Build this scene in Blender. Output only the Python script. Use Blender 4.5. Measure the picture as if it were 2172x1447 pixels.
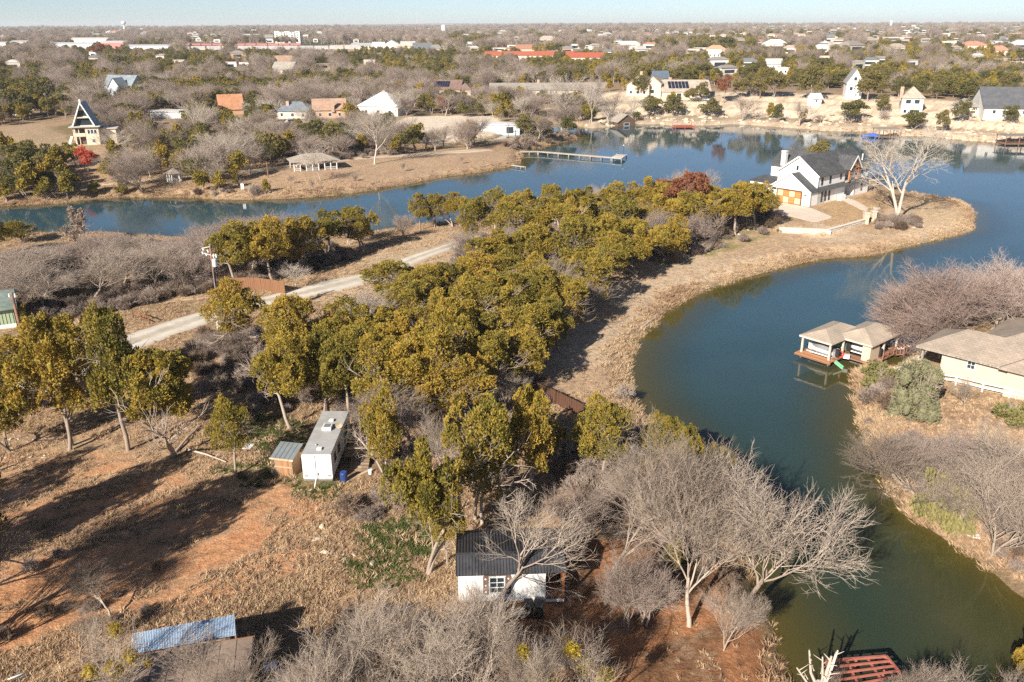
import bpy, math, random
import numpy as np
from mathutils import Vector, Matrix

for o in list(bpy.data.objects):
    bpy.data.objects.remove(o)
SC = bpy.context.scene
COL = SC.collection
R = math.radians

# ------------------------------------------------------------------ camera
FPX = 1774.0                      # focal length in pixels of the 2172 px wide photograph
PITCH = R(20.78)
CAMZ = 38.0
ROLL = R(0.21)
cam = bpy.data.cameras.new('camera')
cam_o = bpy.data.objects.new('camera', cam)
COL.objects.link(cam_o)
cam.sensor_width = 36.0
cam.lens = 36.0 * FPX / 2172.0
cam.clip_start = 0.5
cam.clip_end = 60000
cam_o.matrix_world = (Matrix.Translation((0, 0, CAMZ)) @ Matrix.Rotation(math.pi / 2 - PITCH, 4, 'X')
                      @ Matrix.Rotation(-ROLL, 4, 'Z'))
SC.camera = cam_o

# ------------------------------------------------------------------ sky, sun, exposure
SUN_EL = R(29)
SUN_AZ = R(58)                    # shadows fall this many degrees from +X towards +Y
world = bpy.data.worlds.new('World')
SC.world = world
world.use_nodes = True
wn = world.node_tree
wn.nodes.clear()
wo = wn.nodes.new('ShaderNodeOutputWorld')
wb = wn.nodes.new('ShaderNodeBackground')
sk = wn.nodes.new('ShaderNodeTexSky')
sk.sky_type = 'NISHITA'
sk.sun_disc = False
sk.sun_elevation = SUN_EL
# direction to the sun is (-cos az, -sin az); the sky's rotation is measured clockwise from +Y
sk.sun_rotation = math.atan2(-math.cos(SUN_AZ), -math.sin(SUN_AZ))
sk.altitude = 200
sk.air_density = 0.52
sk.dust_density = 0.36
sk.ozone_density = 0.9
wn.links.new(sk.outputs[0], wb.inputs[0])
wb.inputs[1].default_value = 0.06
wn.links.new(wb.outputs[0], wo.inputs[0])

sun = bpy.data.lights.new('sun', 'SUN')
sun_o = bpy.data.objects.new('sun', sun)
COL.objects.link(sun_o)
sun.energy = 5.0
sun.angle = R(0.53)
sun.color = (1.0, 0.915, 0.79)
ldir = Vector((math.cos(SUN_AZ) * math.cos(SUN_EL), math.sin(SUN_AZ) * math.cos(SUN_EL), -math.sin(SUN_EL)))
sun_o.rotation_euler = ldir.to_track_quat('-Z', 'Y').to_euler()

SC.view_settings.view_transform = 'Standard'
SC.view_settings.look = 'None'
SC.view_settings.exposure = 0.95
SC.view_settings.gamma = 1
SC.view_settings.use_curve_mapping = False
SC.render.engine = 'CYCLES'
SC.cycles.max_bounces = 6
SC.cycles.diffuse_bounces = 2
SC.cycles.glossy_bounces = 2
SC.cycles.transmission_bounces = 3
SC.cycles.transparent_max_bounces = 8
SC.cycles.volume_bounces = 0
SC.cycles.use_denoising = False
SC.cycles.sample_clamp_indirect = 2.5
SC.cycles.sample_clamp_direct = 12

# ------------------------------------------------------------------ helpers: photograph pixels <-> place
SP, CP = math.sin(PITCH), math.cos(PITCH)
CR, SR = math.cos(ROLL), math.sin(ROLL)

def ray(px, py):
    dx, dy = px - 1086.0, py - 723.5
    x = dx * CR - dy * SR
    y = dx * SR + dy * CR
    x /= FPX; y /= FPX
    return np.array([x, CP - y * SP, -(SP + y * CP)])

def P(px, py, z=0.0):
    """The point of the plane of height z seen at this pixel."""
    r = ray(px, py)
    t = (z - CAMZ) / r[2]
    return np.array([r[0] * t, r[1] * t, z])

def proj(x, y, z):
    h = CAMZ - z
    d = y * CP + h * SP
    a = x / d * FPX
    b = (h * CP - y * SP) / d * FPX
    return 1086 + a * CR + b * SR, 723.5 - a * SR + b * CR, d

def pxpoly(pts, z=0.0):
    return np.array([P(a, b, z)[:2] for a, b in pts])

# value noise
class VNoise:
    def __init__(self, seed):
        self.t = np.random.RandomState(seed).rand(256, 256)
    def __call__(self, x, y):
        x = np.asarray(x, float); y = np.asarray(y, float)
        xi = np.floor(x).astype(int); yi = np.floor(y).astype(int)
        fx = x - xi; fy = y - yi
        fx = fx * fx * (3 - 2 * fx); fy = fy * fy * (3 - 2 * fy)
        t = self.t
        a = t[xi & 255, yi & 255]; b = t[(xi + 1) & 255, yi & 255]
        c = t[xi & 255, (yi + 1) & 255]; d = t[(xi + 1) & 255, (yi + 1) & 255]
        return (a * (1 - fx) + b * fx) * (1 - fy) + (c * (1 - fx) + d * fx) * fy
    def fbm(self, x, y, o=4):
        s = 0; a = .5; n = 0
        for i in range(o):
            s = s + a * self(x * 2 ** i + 17 * i, y * 2 ** i + 5 * i); n += a; a *= .5
        return s / n
VN = VNoise(3)

def sdist(pts, poly, closed=True):
    """Signed distance, positive inside the closed polygon."""
    pts = np.asarray(pts, float)
    x, y = pts[:, 0], pts[:, 1]
    best = np.full(len(pts), 1e18)
    inside = np.zeros(len(pts), bool)
    n = len(poly)
    for i in range(n if closed else n - 1):
        ax, ay = poly[i]; bx, by = poly[(i + 1) % n]
        ex, ey = bx - ax, by - ay
        L = ex * ex + ey * ey + 1e-12
        t = np.clip(((x - ax) * ex + (y - ay) * ey) / L, 0, 1)
        d = (x - ax - t * ex) ** 2 + (y - ay - t * ey) ** 2
        best = np.minimum(best, d)
        if closed:
            c = (ay > y) != (by > y)
            with np.errstate(divide='ignore', invalid='ignore'):
                xx = ex * (y - ay) / (ey if ey != 0 else 1e-12) + ax
            inside ^= c & (x < xx)
    best = np.sqrt(best)
    return np.where(inside, best, -best) if closed else best

def sstep(a, b, x):
    t = np.clip((x - a) / (b - a), 0, 1)
    return t * t * (3 - 2 * t)

# ------------------------------------------------------------------ the lake shore
LAKE = pxpoly([(-500, 440), (0, 437), (60, 434), (130, 431), (200, 421), (270, 418), (400, 419), (480, 423), (560, 423), (640, 419),
    (720, 413), (790, 403), (860, 391), (950, 374), (1030, 363), (1080, 354), (1100, 346), (1103, 332), (1112, 320),
    (1135, 314), (1165, 308), (1218, 297), (1226, 287), (1195, 284), (1120, 292), (1055, 301), (960, 314), (868, 326),
    (866, 320), (960, 305), (1050, 291), (1082, 280), (1090, 268), (1140, 261), (1180, 262), (1232, 268), (1255, 273), (1330, 264),
    (1400, 263), (1430, 267), (1500, 266), (1560, 263), (1640, 269), (1700, 273), (1760, 278), (1840, 279), (1880, 286),
    (1960, 289), (2060, 299), (2130, 302), (2200, 304), (2700, 330), (2900, 560), (2400, 620), (2172, 650), (2110, 662), (2060, 668),
    (2010, 684), (1985, 712), (1950, 742), (1915, 768), (1880, 792), (1840, 782), (1818, 800), (1822, 850), (1836, 880),
    (1832, 905), (1850, 940), (1866, 962), (1872, 995), (1885, 1030), (1920, 1072), (1950, 1100), (2000, 1132), (2040, 1158),
    (2090, 1192), (2130, 1226), (2172, 1258), (2300, 1345), (2500, 1460), (2700, 1750), (1720, 1750), (1665, 1500), (1645, 1420),
    (1632, 1372), (1622, 1335), (1606, 1290), (1585, 1240), (1560, 1180), (1530, 1100), (1480, 1030), (1430, 960), (1385, 912),
    (1350, 872), (1332, 840), (1325, 800), (1327, 762), (1346, 722), (1380, 688), (1412, 657), (1470, 622), (1560, 592),
    (1650, 567), (1740, 548), (1850, 541), (1900, 526), (1970, 511), (2030, 496), (2058, 485), (2060, 452), (2040, 433),
    (2000, 426), (1940, 416), (1893, 408), (1866, 398), (1850, 378), (1800, 366), (1700, 366), (1660, 384), (1610, 398),
    (1560, 418), (1500, 432), (1400, 444), (1300, 452), (1150, 458), (1040, 464), (960, 478), (880, 486), (850, 490),
    (790, 500), (740, 507), (700, 512), (655, 528), (610, 540), (560, 530), (480, 526), (420, 520), (383, 514), (300, 507),
    (233, 503), (150, 502), (87, 502), (30, 508), (-60, 512), (-500, 530)])
CREEK = pxpoly([(92, 652), (120, 628), (175, 604), (262, 606), (300, 622), (262, 640), (200, 652), (140, 664)])
YARD = pxpoly([(1600, 420), (1640, 486), (1753, 497), (1836, 472), (1852, 447), (1880, 432), (1902, 416), (1846, 401), (1700, 370), (1630, 388)], 1.8)
BLUFF = pxpoly([(1232, 262), (1330, 256), (1440, 256), (1560, 256), (1640, 260), (1700, 263), (1760, 268), (1840, 270), (1960, 279), (2130, 292), (2700, 322)], 0)
ROAD = [(60, 830, 6.5), (100, 812, 6.5), (170, 772, 6.5), (250, 737, 6.5), (330, 706, 6.8), (400, 684, 6.8), (450, 664, 6.0), (560, 640, 5.0), (640, 622, 6.0), (705, 606, 7.4), (790, 588, 5.2),
        (850, 560, 4.2), (910, 537, 4.0), (958, 521, 3.6), (1010, 500, 2.6)]

def H(x, y):
    """Height of the ground."""
    x = np.atleast_1d(np.asarray(x, float)); y = np.atleast_1d(np.asarray(y, float))
    pts = np.stack([x, y], 1)
    d = -sdist(pts, LAKE)                       # distance to water, negative in the lake
    d = np.minimum(d, -sdist(pts, CREEK))
    wob = (VN.fbm(x * .35, y * .35, 3) - .5)
    db = d + wob * 1.6 * sstep(40, 300, y) + wob * .9
    land = .25 + 1.15 * sstep(-.3, 3.0, db) + .9 * sstep(3, 26, d)
    z = np.where(db > 0, land, np.maximum(-1.4, .25 + db * .55))
    # the peninsula and the park lie lower than the near land
    z = z + (VN.fbm(x * .03, y * .03, 3) - .5) * 1.0 * sstep(6, 30, d)
    # the north shore rises in limestone ledges
    bl = sdist(pts, BLUFF, False)
    north = y > np.interp(x, BLUFF[:, 0], BLUFF[:, 1])
    eb = sstep(BLUFF[0, 0] - 25, BLUFF[0, 0] + 30, x)
    k = np.where(north, bl + (VN.fbm(x * .09, y * .02, 3) - .5) * 9, 0)
    led = 2.0 * sstep(1.5, 4, k) + 1.8 * sstep(10, 13, k) + 1.4 * sstep(20, 23, k) + .8 * sstep(30, 34, k)
    z = z + led * eb
    # rising country behind
    far = np.maximum(y - 250, 0)
    z = z + np.minimum(far * .010, 5.5) * sstep(5, 60, d) * (1 - sstep(BLUFF[0, 0] - 5, BLUFF[0, 0] + 40, x) * .5)
    hills = (VN.fbm(x * .0009 + 3, y * .0012 + 9, 3) - .45)
    z = z + hills * 26 * sstep(900, 3500, y) + (VN.fbm(x * .0002 + 1, y * .0004 + 2, 2) - .2) * 55 * sstep(6000, 12500, y)
    # banked-up yard of the white house
    yd = sdist(pts, YARD)
    z = np.where(y < 300, z + sstep(-.5, .4, yd) * (2.5 - z) * sstep(0, 1.2, d), z)
    return z

def H1(x, y):
    return float(H(x, y)[0])

def G(px, py, lift=0.0):
    """The ground point seen at this pixel."""
    z = 2.0
    for _ in range(7):
        p = P(px, py, z)
        z = .3 * z + .7 * max(H1(p[0], p[1]), 0.0)
    p = P(px, py, z)
    if 150 < p[1] < 700:                # stepped ground: march down the line of sight to the first hit
        zs = np.linspace(16, -.2, 110)
        r = ray(px, py)
        t = (zs - CAMZ) / r[2]
        hit = np.where(zs <= np.maximum(H(r[0] * t, r[1] * t), 0))[0]
        if len(hit):
            z = float(zs[hit[0]]); p = P(px, py, z)
    return Vector((p[0], p[1], z + lift))

# ------------------------------------------------------------------ objects
def tag(o, label=None, cat=None, group=None, kind=None):
    if label: o['label'] = label
    if cat: o['category'] = cat
    if group: o['group'] = group
    if kind: o['kind'] = kind
    return o

def empty(name, loc=(0, 0, 0), rz=0.0, label=None, cat=None, group=None):
    o = bpy.data.objects.new(name, None)
    o.empty_display_size = .3
    COL.objects.link(o)
    o.location = loc
    o.rotation_euler = (0, 0, rz)
    return tag(o, label, cat, group)

def link_mesh(name, me, parent=None):
    o = bpy.data.objects.new(name, me)
    COL.objects.link(o)
    o.parent = parent
    return o

class MB:
    """Collects faces; build() links them as one mesh object."""
    def __init__(s):
        s.v = []; s.f = []; s.m = []
    def add(s, vs, fs, m=0):
        b = len(s.v)
        s.v.extend([tuple(map(float, p)) for p in vs])
        s.f.extend([tuple(b + i for i in f) for f in fs])
        s.m.extend([m] * len(fs))
        return s
    def box(s, x0, x1, y0, y1, z0, z1, m=0):
        vs = [(x, y, z) for z in (z0, z1) for y in (y0, y1) for x in (x0, x1)]
        return s.add(vs, [(0, 2, 3, 1), (4, 5, 7, 6), (0, 1, 5, 4), (2, 6, 7, 3), (0, 4, 6, 2), (1, 3, 7, 5)], m)
    def bar(s, a, b, w, h=None, m=0, up=(0, 0, 1)):
        a = Vector(a); b = Vector(b); h = h or w
        d = (b - a).normalized()
        u = Vector(up)
        if abs(d.dot(u)) > .97: u = Vector((0, 1, 0))
        sx = d.cross(u).normalized() * w / 2
        sz = sx.cross(d).normalized() * h / 2
        vs = [a - sx - sz, a + sx - sz, a + sx + sz, a - sx + sz, b - sx - sz, b + sx - sz, b + sx + sz, b - sx + sz]
        return s.add(vs, [(0, 3, 2, 1), (4, 5, 6, 7), (0, 1, 5, 4), (1, 2, 6, 5), (2, 3, 7, 6), (3, 0, 4, 7)], m)
    def tube(s, pts, rad, k=8, m=0, cap=True):
        pts = [Vector(p) for p in pts]
        if not hasattr(rad, '__len__'): rad = [rad] * len(pts)
        vs = []; fs = []
        d0 = (pts[1] - pts[0]).normalized()
        u = d0.orthogonal().normalized()
        for i, p in enumerate(pts):
            d = (pts[min(i + 1, len(pts) - 1)] - pts[max(i - 1, 0)]).normalized()
            u = (u - d * u.dot(d)).normalized()
            w = d.cross(u)
            for j in range(k):
                a = 2 * math.pi * j / k
                vs.append(p + (u * math.cos(a) + w * math.sin(a)) * rad[i])
        for i in range(len(pts) - 1):
            for j in range(k):
                fs.append((i * k + j, i * k + (j + 1) % k, (i + 1) * k + (j + 1) % k, (i + 1) * k + j))
        if cap:
            fs.append(tuple(range(k))[::-1])
            fs.append(tuple((len(pts) - 1) * k + j for j in range(k)))
        return s.add(vs, fs, m)
    def prism(s, poly, z0, z1, m=0):
        n = len(poly)
        vs = [(p[0], p[1], z0) for p in poly] + [(p[0], p[1], z1) for p in poly]
        fs = [tuple(range(n))[::-1], tuple(range(n, 2 * n))] + [(i, (i + 1) % n, n + (i + 1) % n, n + i) for i in range(n)]
        return s.add(vs, fs, m)
    def slab(s, quad, t, m=0):
        """A sheet of thickness t below the given upper corners."""
        q = [Vector(p) for p in quad]
        n = (q[1] - q[0]).cross(q[-1] - q[0]).normalized()
        if n.z < 0: n = -n
        k = len(q)
        vs = q + [p - n * t for p in q]
        fs = [tuple(range(k)), tuple(range(k, 2 * k))[::-1]] + [(i, k + i, k + (i + 1) % k, (i + 1) % k) for i in range(k)]
        return s.add(vs, fs, m)
    def build(s, name, mat, parent=None, smooth=False):
        me = bpy.data.meshes.new(name)
        me.from_pydata(s.v, [], s.f)
        mats = mat if isinstance(mat, (list, tuple)) else [mat]
        for mm in mats: me.materials.append(mm)
        if len(mats) > 1: me.polygons.foreach_set('material_index', s.m)
        if smooth: me.polygons.foreach_set('use_smooth', [True] * len(me.polygons))
        me.update()
        return link_mesh(name, me, parent)

def box_part(name, m, parent, x0, x1, y0, y1, z0, z1, label=None):
    o = MB().box(x0, x1, y0, y1, z0, z1).build(name, m, parent)
    if label: o['label'] = label
    return o

def np_mesh(name, v, f, mats, attrs=None, smooth=False):
    """Fast mesh from numpy arrays; f is (n,3) or (n,4)."""
    me = bpy.data.meshes.new(name)
    v = np.asarray(v, np.float32); f = np.asarray(f, np.int32)
    k = f.shape[1]
    me.vertices.add(len(v)); me.vertices.foreach_set('co', v.ravel())
    me.loops.add(f.size); me.loops.foreach_set('vertex_index', f.ravel())
    me.polygons.add(len(f))
    me.polygons.foreach_set('loop_start', np.arange(0, f.size, k, dtype=np.int32))
    me.polygons.foreach_set('loop_total', np.full(len(f), k, np.int32))
    if smooth: me.polygons.foreach_set('use_smooth', np.ones(len(f), bool))
    for mm in mats: me.materials.append(mm)
    me.update(calc_edges=True)
    for an, (typ, arr) in (attrs or {}).items():
        a = me.attributes.new(an, typ, 'POINT')
        arr = np.asarray(arr, np.float32)
        if typ == 'FLOAT_COLOR':
            if arr.shape[1] == 3: arr = np.concatenate([arr, np.ones((len(arr), 1), np.float32)], 1)
            a.data.foreach_set('color', arr.ravel())
        elif typ == 'FLOAT':
            a.data.foreach_set('value', arr.ravel())
    return me

# ------------------------------------------------------------------ materials
def nmat(name):
    m = bpy.data.materials.new(name)
    m.use_nodes = True
    nt = m.node_tree
    b = nt.nodes['Principled BSDF']
    return m, nt, b

def N(nt, typ, **kw):
    n = nt.nodes.new(typ)
    for k, v in kw.items():
        if k in ('operation', 'blend_type', 'data_type', 'noise_dimensions', 'attribute_name', 'feature', 'wave_type', 'bands_direction', 'attribute_type', 'interpolation_type'):
            setattr(n, k, v)
        else:
            n.inputs[k].default_value = v
    return n

def ramp(nt, fac, stops):
    r = nt.nodes.new('ShaderNodeValToRGB')
    el = r.color_ramp.elements
    while len(el) < len(stops): el.new(.5)
    for e, (p, c) in zip(el, stops):
        e.position = p
        e.color = (*c, 1) if len(c) == 3 else c
    nt.links.new(fac, r.inputs[0])
    return r.outputs[0]

def mixc(nt, fac, a, b, mode='MIX'):
    n = nt.nodes.new('ShaderNodeMix')
    n.data_type = 'RGBA'; n.blend_type = mode
    for i, x in ((0, fac), (6, a), (7, b)):
        if isinstance(x, (int, float)): n.inputs[i].default_value = x
        elif isinstance(x, (tuple, list)): n.inputs[i].default_value = (*x, 1) if len(x) == 3 else x
        else: nt.links.new(x, n.inputs[i])
    return n.outputs[2]

def mathn(nt, op, a, b=None, clamp=False):
    n = nt.nodes.new('ShaderNodeMath'); n.operation = op; n.use_clamp = clamp
    for i, x in ((0, a), (1, b)):
        if x is None: continue
        if isinstance(x, (int, float)): n.inputs[i].default_value = x
        else: nt.links.new(x, n.inputs[i])
    return n.outputs[0]

def bumpn(nt, b, h, strength=.3, dist=.05):
    bp = nt.nodes.new('ShaderNodeBump')
    bp.inputs['Strength'].default_value = strength
    bp.inputs['Distance'].default_value = dist
    nt.links.new(h, bp.inputs['Height'])
    nt.links.new(bp.outputs[0], b.inputs['Normal'])

_mats = {}
def paint(col, rough=.6, var=.12, scale=1.5, metal=0.0, bump=0.0, dirt=None, name=None, spec=None):
    """Plain surface with uneven wear."""
    key = (tuple(col), rough, var, scale, metal, bump, dirt, name)
    if key in _mats: return _mats[key]
    m, nt, b = nmat(name or 'surface')
    tc = nt.nodes.new('ShaderNodeTexCoord')
    n = N(nt, 'ShaderNodeTexNoise', Scale=scale, Detail=6.0, Roughness=.65)
    nt.links.new(tc.outputs['Object'], n.inputs['Vector'])
    d = tuple(max(0, c * (1 - var * 1.6)) for c in col); l = tuple(min(1, c * (1 + var)) for c in col)
    c = ramp(nt, n.outputs[0], [(.3, d), (.7, l)])
    if dirt:
        n2 = N(nt, 'ShaderNodeTexNoise', Scale=scale * .35, Detail=8.0, Roughness=.75)
        nt.links.new(tc.outputs['Object'], n2.inputs['Vector'])
        f = ramp(nt, n2.outputs[0], [(.52, (0, 0, 0)), (.68, (.7, .7, .7))])
        c = mixc(nt, f, c, dirt)
    nt.links.new(c, b.inputs['Base Color'])
    b.inputs['Roughness'].default_value = rough
    b.inputs['Metallic'].default_value = metal
    if spec is not None: b.inputs['Specular IOR Level'].default_value = spec
    if bump:
        n3 = N(nt, 'ShaderNodeTexNoise', Scale=scale * 9, Detail=4.0)
        nt.links.new(tc.outputs['Object'], n3.inputs['Vector'])
        bumpn(nt, b, n3.outputs[0], bump, .03)
    _mats[key] = m
    return m

def shingle(col, var=.12, name='roof_shingle', sc=1.0):
    """Courses of asphalt shingles: real tabs a few centimetres high, tone differs tab by tab."""
    m, nt, b = nmat(name)
    tc = nt.nodes.new('ShaderNodeTexCoord')
    br = nt.nodes.new('ShaderNodeTexBrick')
    br.inputs['Scale'].default_value = 1.0
    br.inputs['Brick Width'].default_value = .6 / sc
    br.inputs['Row Height'].default_value = .28 / sc
    br.inputs['Mortar Size'].default_value = .012
    br.inputs['Color1'].default_value = (*[c * (1 - var) for c in col], 1)
    br.inputs['Color2'].default_value = (*[min(1, c * (1 + var)) for c in col], 1)
    br.inputs['Mortar'].default_value = (*[c * .5 for c in col], 1)
    nt.links.new(tc.outputs['Object'], br.inputs['Vector'])
    n = N(nt, 'ShaderNodeTexNoise', Scale=.5, Detail=5.0, Roughness=.6)
    nt.links.new(tc.outputs['Object'], n.inputs['Vector'])
    f = ramp(nt, n.outputs[0], [(.3, (.78, .78, .78)), (.7, (1.15, 1.13, 1.1))])
    c = mixc(nt, 1.0, br.outputs[0], f, 'MULTIPLY')
    nt.links.new(c, b.inputs['Base Color'])
    b.inputs['Roughness'].default_value = .9
    bumpn(nt, b, br.outputs[1], .25, .02)
    return m

def wood(col, name='wood', planks=.15, rough=.75, axis=0):
    m, nt, b = nmat(name)
    tc = nt.nodes.new('ShaderNodeTexCoord')
    mp = nt.nodes.new('ShaderNodeMapping')
    mp.inputs['Scale'].default_value = [(1 / planks, .15, .15), (.15, 1 / planks, .15), (.15, .15, 1 / planks)][axis]
    nt.links.new(tc.outputs['Object'], mp.inputs[0])
    wn_ = N(nt, 'ShaderNodeTexWhiteNoise'); wn_.noise_dimensions = '3D'
    fl = nt.nodes.new('ShaderNodeVectorMath'); fl.operation = 'FLOOR'
    nt.links.new(mp.outputs[0], fl.inputs[0]); nt.links.new(fl.outputs[0], wn_.inputs[0])
    n = N(nt, 'ShaderNodeTexNoise', Scale=4.0, Detail=6.0)
    nt.links.new(mp.outputs[0], n.inputs['Vector'])
    a = mathn(nt, 'ADD', mathn(nt, 'MULTIPLY', wn_.outputs[0], .6), mathn(nt, 'MULTIPLY', n.outputs[0], .6))
    c = ramp(nt, a, [(.2, tuple(x * .6 for x in col)), (.9, tuple(min(1, x * 1.35) for x in col))])
    nt.links.new(c, b.inputs['Base Color'])
    b.inputs['Roughness'].default_value = rough
    return m

WHITE = paint((.78, .78, .76), .5, .05, 1.2, dirt=(.55, .52, .47), name='white_paint')
WHITE2 = paint((.80, .79, .77), .6, .03, .8, name='white_siding')
GLASS = paint((.03, .045, .06), .08, .2, .6, name='window_glass')
DARKWOOD = wood((.16, .07, .03), 'stained_timber')
CEDAR = wood((.34, .12, .035), 'cedar', .14)
GREYWOOD = wood((.30, .27, .23), 'weathered_wood')
PALEWOOD = wood((.52, .47, .40), 'pale_deck_wood')
BLACK = paint((.02, .02, .022), .5, .2, 2, name='black_plastic')
CONC = paint((.45, .41, .36), .85, .12, .8, bump=.1, name='concrete')
PALECONC = paint((.62, .52, .42), .85, .07, .5, name='pale_concrete')
METAL = paint((.45, .48, .5), .35, .12, 1.0, metal=.6, name='galvanised_metal')
DMETAL = paint((.045, .045, .05), .42, .2, 1.0, metal=.2, name='charcoal_metal')
LIME = paint((.58, .48, .36), .9, .3, .35, bump=.5, dirt=(.3, .23, .16), name='limestone')
# ------------------------------------------------------------------ ground sheet
def grid_mesh(ys, ncol, wfun):
    u = np.linspace(-1, 1, ncol)
    Y = np.repeat(ys, ncol)
    X = np.tile(u, len(ys)) * wfun(Y)
    nr = len(ys)
    i = np.arange(nr - 1)[:, None] * ncol + np.arange(ncol - 1)[None, :]
    i = i.ravel()
    f = np.stack([i, i + 1, i + 1 + ncol, i + ncol], 1)
    return X, Y, f

ys = [-70.0]
while ys[-1] < 26: ys.append(ys[-1] + 3)
while ys[-1] < 15500: ys.append(ys[-1] + max(.5, .0078 * ys[-1]))
ys = np.array(ys)
NC = 380
GX, GY, GF = grid_mesh(ys, NC, lambda y: .72 * np.maximum(y, 0) + 55)
GZ = H(GX, GY)
PXX, PYY, PD = proj(GX, GY, np.maximum(GZ, 0))
ok = PD > 1
PXX = np.where(ok, PXX, 1086); PYY = np.where(ok, PYY, 5000)

def zone(poly, soft=12, wob=26):
    """0..1 mask of a ground region given by its outline as seen in the photograph, with a ragged edge."""
    w = np.asarray([P(a, b, 1.5)[:2] for a, b in poly])
    scale = np.sqrt(abs(np.sum(w[:, 0] * np.roll(w[:, 1], -1) - w[:, 1] * np.roll(w[:, 0], -1))) / 2) / 12
    d = sdist(np.stack([GX, GY], 1), w)
    n = (VN.fbm(GX / scale * .6, GY / scale * .6, 4) - .5) * scale * wob / 12
    return sstep(-scale * soft / 24, scale * soft / 24, d + n)

def c_(*a): return np.array(a, float)
def lay(col, m, c):
    return col * (1 - m[:, None]) + np.asarray(c)[None, :] * m[:, None]

n1 = VN.fbm(GX * .12, GY * .12, 5); n2 = VN.fbm(GX * .45 + 40, GY * .45, 4); n3 = VN.fbm(GX * 1.3 + 9, GY * 1.3, 3)
# noise streaks slanting up to the right across the near slope
sx, sy = math.cos(R(33)), math.sin(R(33))
n4 = VN.fbm((GX * sx + GY * sy) * .12, (-GX * sy + GY * sx) * .55, 4)
GC = np.tile(c_(.45, .31, .20), (len(GX), 1))
GC = lay(GC, sstep(.42, .62, n1), (.34, .23, .145))
GC = lay(GC, sstep(.5, .66, n2) * .7, (.47, .35, .21))
GC = lay(GC, sstep(.55, .72, n3) * .5, (.25, .165, .10))
# orange clay where the grass is worn through
clay = zone([(-200, 985), (60, 960), (330, 985), (470, 1030), (660, 1040), (680, 1120), (620, 1220), (520, 1270), (400, 1320), (280, 1370), (120, 1420), (-300, 1500)], 14, 20)
cm = clay * sstep(.46, .60, n4 * .6 + n2 * .4)
GC = lay(GC, clay * .45, (.44, .25, .14))
GC = lay(GC, clay * sstep(.4, .6, n2) * .6, (.56, .38, .25))
GC = lay(GC, cm * .85, (.56, .28, .14))
GC = lay(GC, cm * sstep(.5, .66, n3) * .6, (.60, .37, .22))
small = sstep(.66, .72, n2) * zone([(300, 900), (800, 880), (900, 1160), (600, 1250), (250, 1300)], 12, 20)
GC = lay(GC, small * .7, (.55, .26, .13))
# fallen leaves and red earth under the bare trees
lit = zone([(1120, 1180), (1330, 1120), (1480, 1110), (1590, 1240), (1640, 1360), (1660, 1560), (1000, 1560), (1060, 1300)], 14, 22)
GC = lay(GC, lit * .9, (.21, .105, .055))
GC = lay(GC, lit * sstep(.5, .62, n2), (.42, .20, .10))
GC = lay(GC, lit * sstep(.60, .7, n3) * .6, (.36, .25, .17))
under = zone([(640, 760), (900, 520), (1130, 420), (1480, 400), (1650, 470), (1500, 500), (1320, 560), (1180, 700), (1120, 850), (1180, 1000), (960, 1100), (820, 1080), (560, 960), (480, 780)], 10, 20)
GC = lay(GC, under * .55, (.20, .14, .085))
# lawn strip round the peninsula, the yard, the point
strip = zone([(1120, 860), (1130, 740), (1230, 640), (1400, 540), (1640, 480), (1850, 480), (2055, 440), (2060, 490), (1850, 545), (1560, 592), (1410, 660), (1330, 760), (1335, 850), (1220, 860)], 8, 12)
GC = lay(GC, strip * .85, (.50, .36, .24))
GC = lay(GC, strip * sstep(.46, .6, n1) * .7, (.60, .47, .34))
grn = zone([(1420, 520), (1560, 490), (1640, 498), (1560, 530), (1440, 560), (1390, 560)], 14, 22)
GC = lay(GC, grn * sstep(.3, .6, n2) * .8, (.24, .23, .08))
yard = zone([(1720, 440), (1762, 430), (1850, 410), (1895, 420), (1850, 450), (1835, 470), (1760, 492), (1730, 480), (1765, 462)], 4, 5)
GC = lay(GC, yard, (.50, .34, .20))
point = zone([(1880, 435), (1960, 425), (2040, 440), (2045, 470), (1950, 480), (1880, 470)], 14, 16)
GC = lay(GC, point * .8, (.60, .45, .29))
# turning place and track verges
verge = zone([(640, 640), (760, 560), (900, 500), (980, 490), (970, 560), (800, 620), (700, 660)], 12, 16)
GC = lay(GC, verge * .85, (.54, .42, .29))
# weeds that stay green through the winter
for poly, s in (([(470, 1000), (560, 985), (640, 1015), (730, 1030), (720, 1060), (600, 1040), (500, 1030)], .8),
                ([(770, 1130), (850, 1105), (930, 1130), (920, 1180), (840, 1185), (780, 1170)], 1.0),
                ([(740, 1200), (860, 1190), (880, 1240), (780, 1250)], .5),
                ([(520, 880), (640, 900), (660, 960), (600, 990), (530, 930)], .5),
                ([(1380, 560), (1500, 540), (1440, 575)], .3), ([(290, 650), (400, 640), (430, 655), (320, 690)], .35),
                ([(60, 290), (160, 270), (160, 300), (60, 320)], .7)):
    GC = lay(GC, zone(poly, 16, 26) * s * sstep(.35, .6, n2), (.09, .13, .035))
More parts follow.
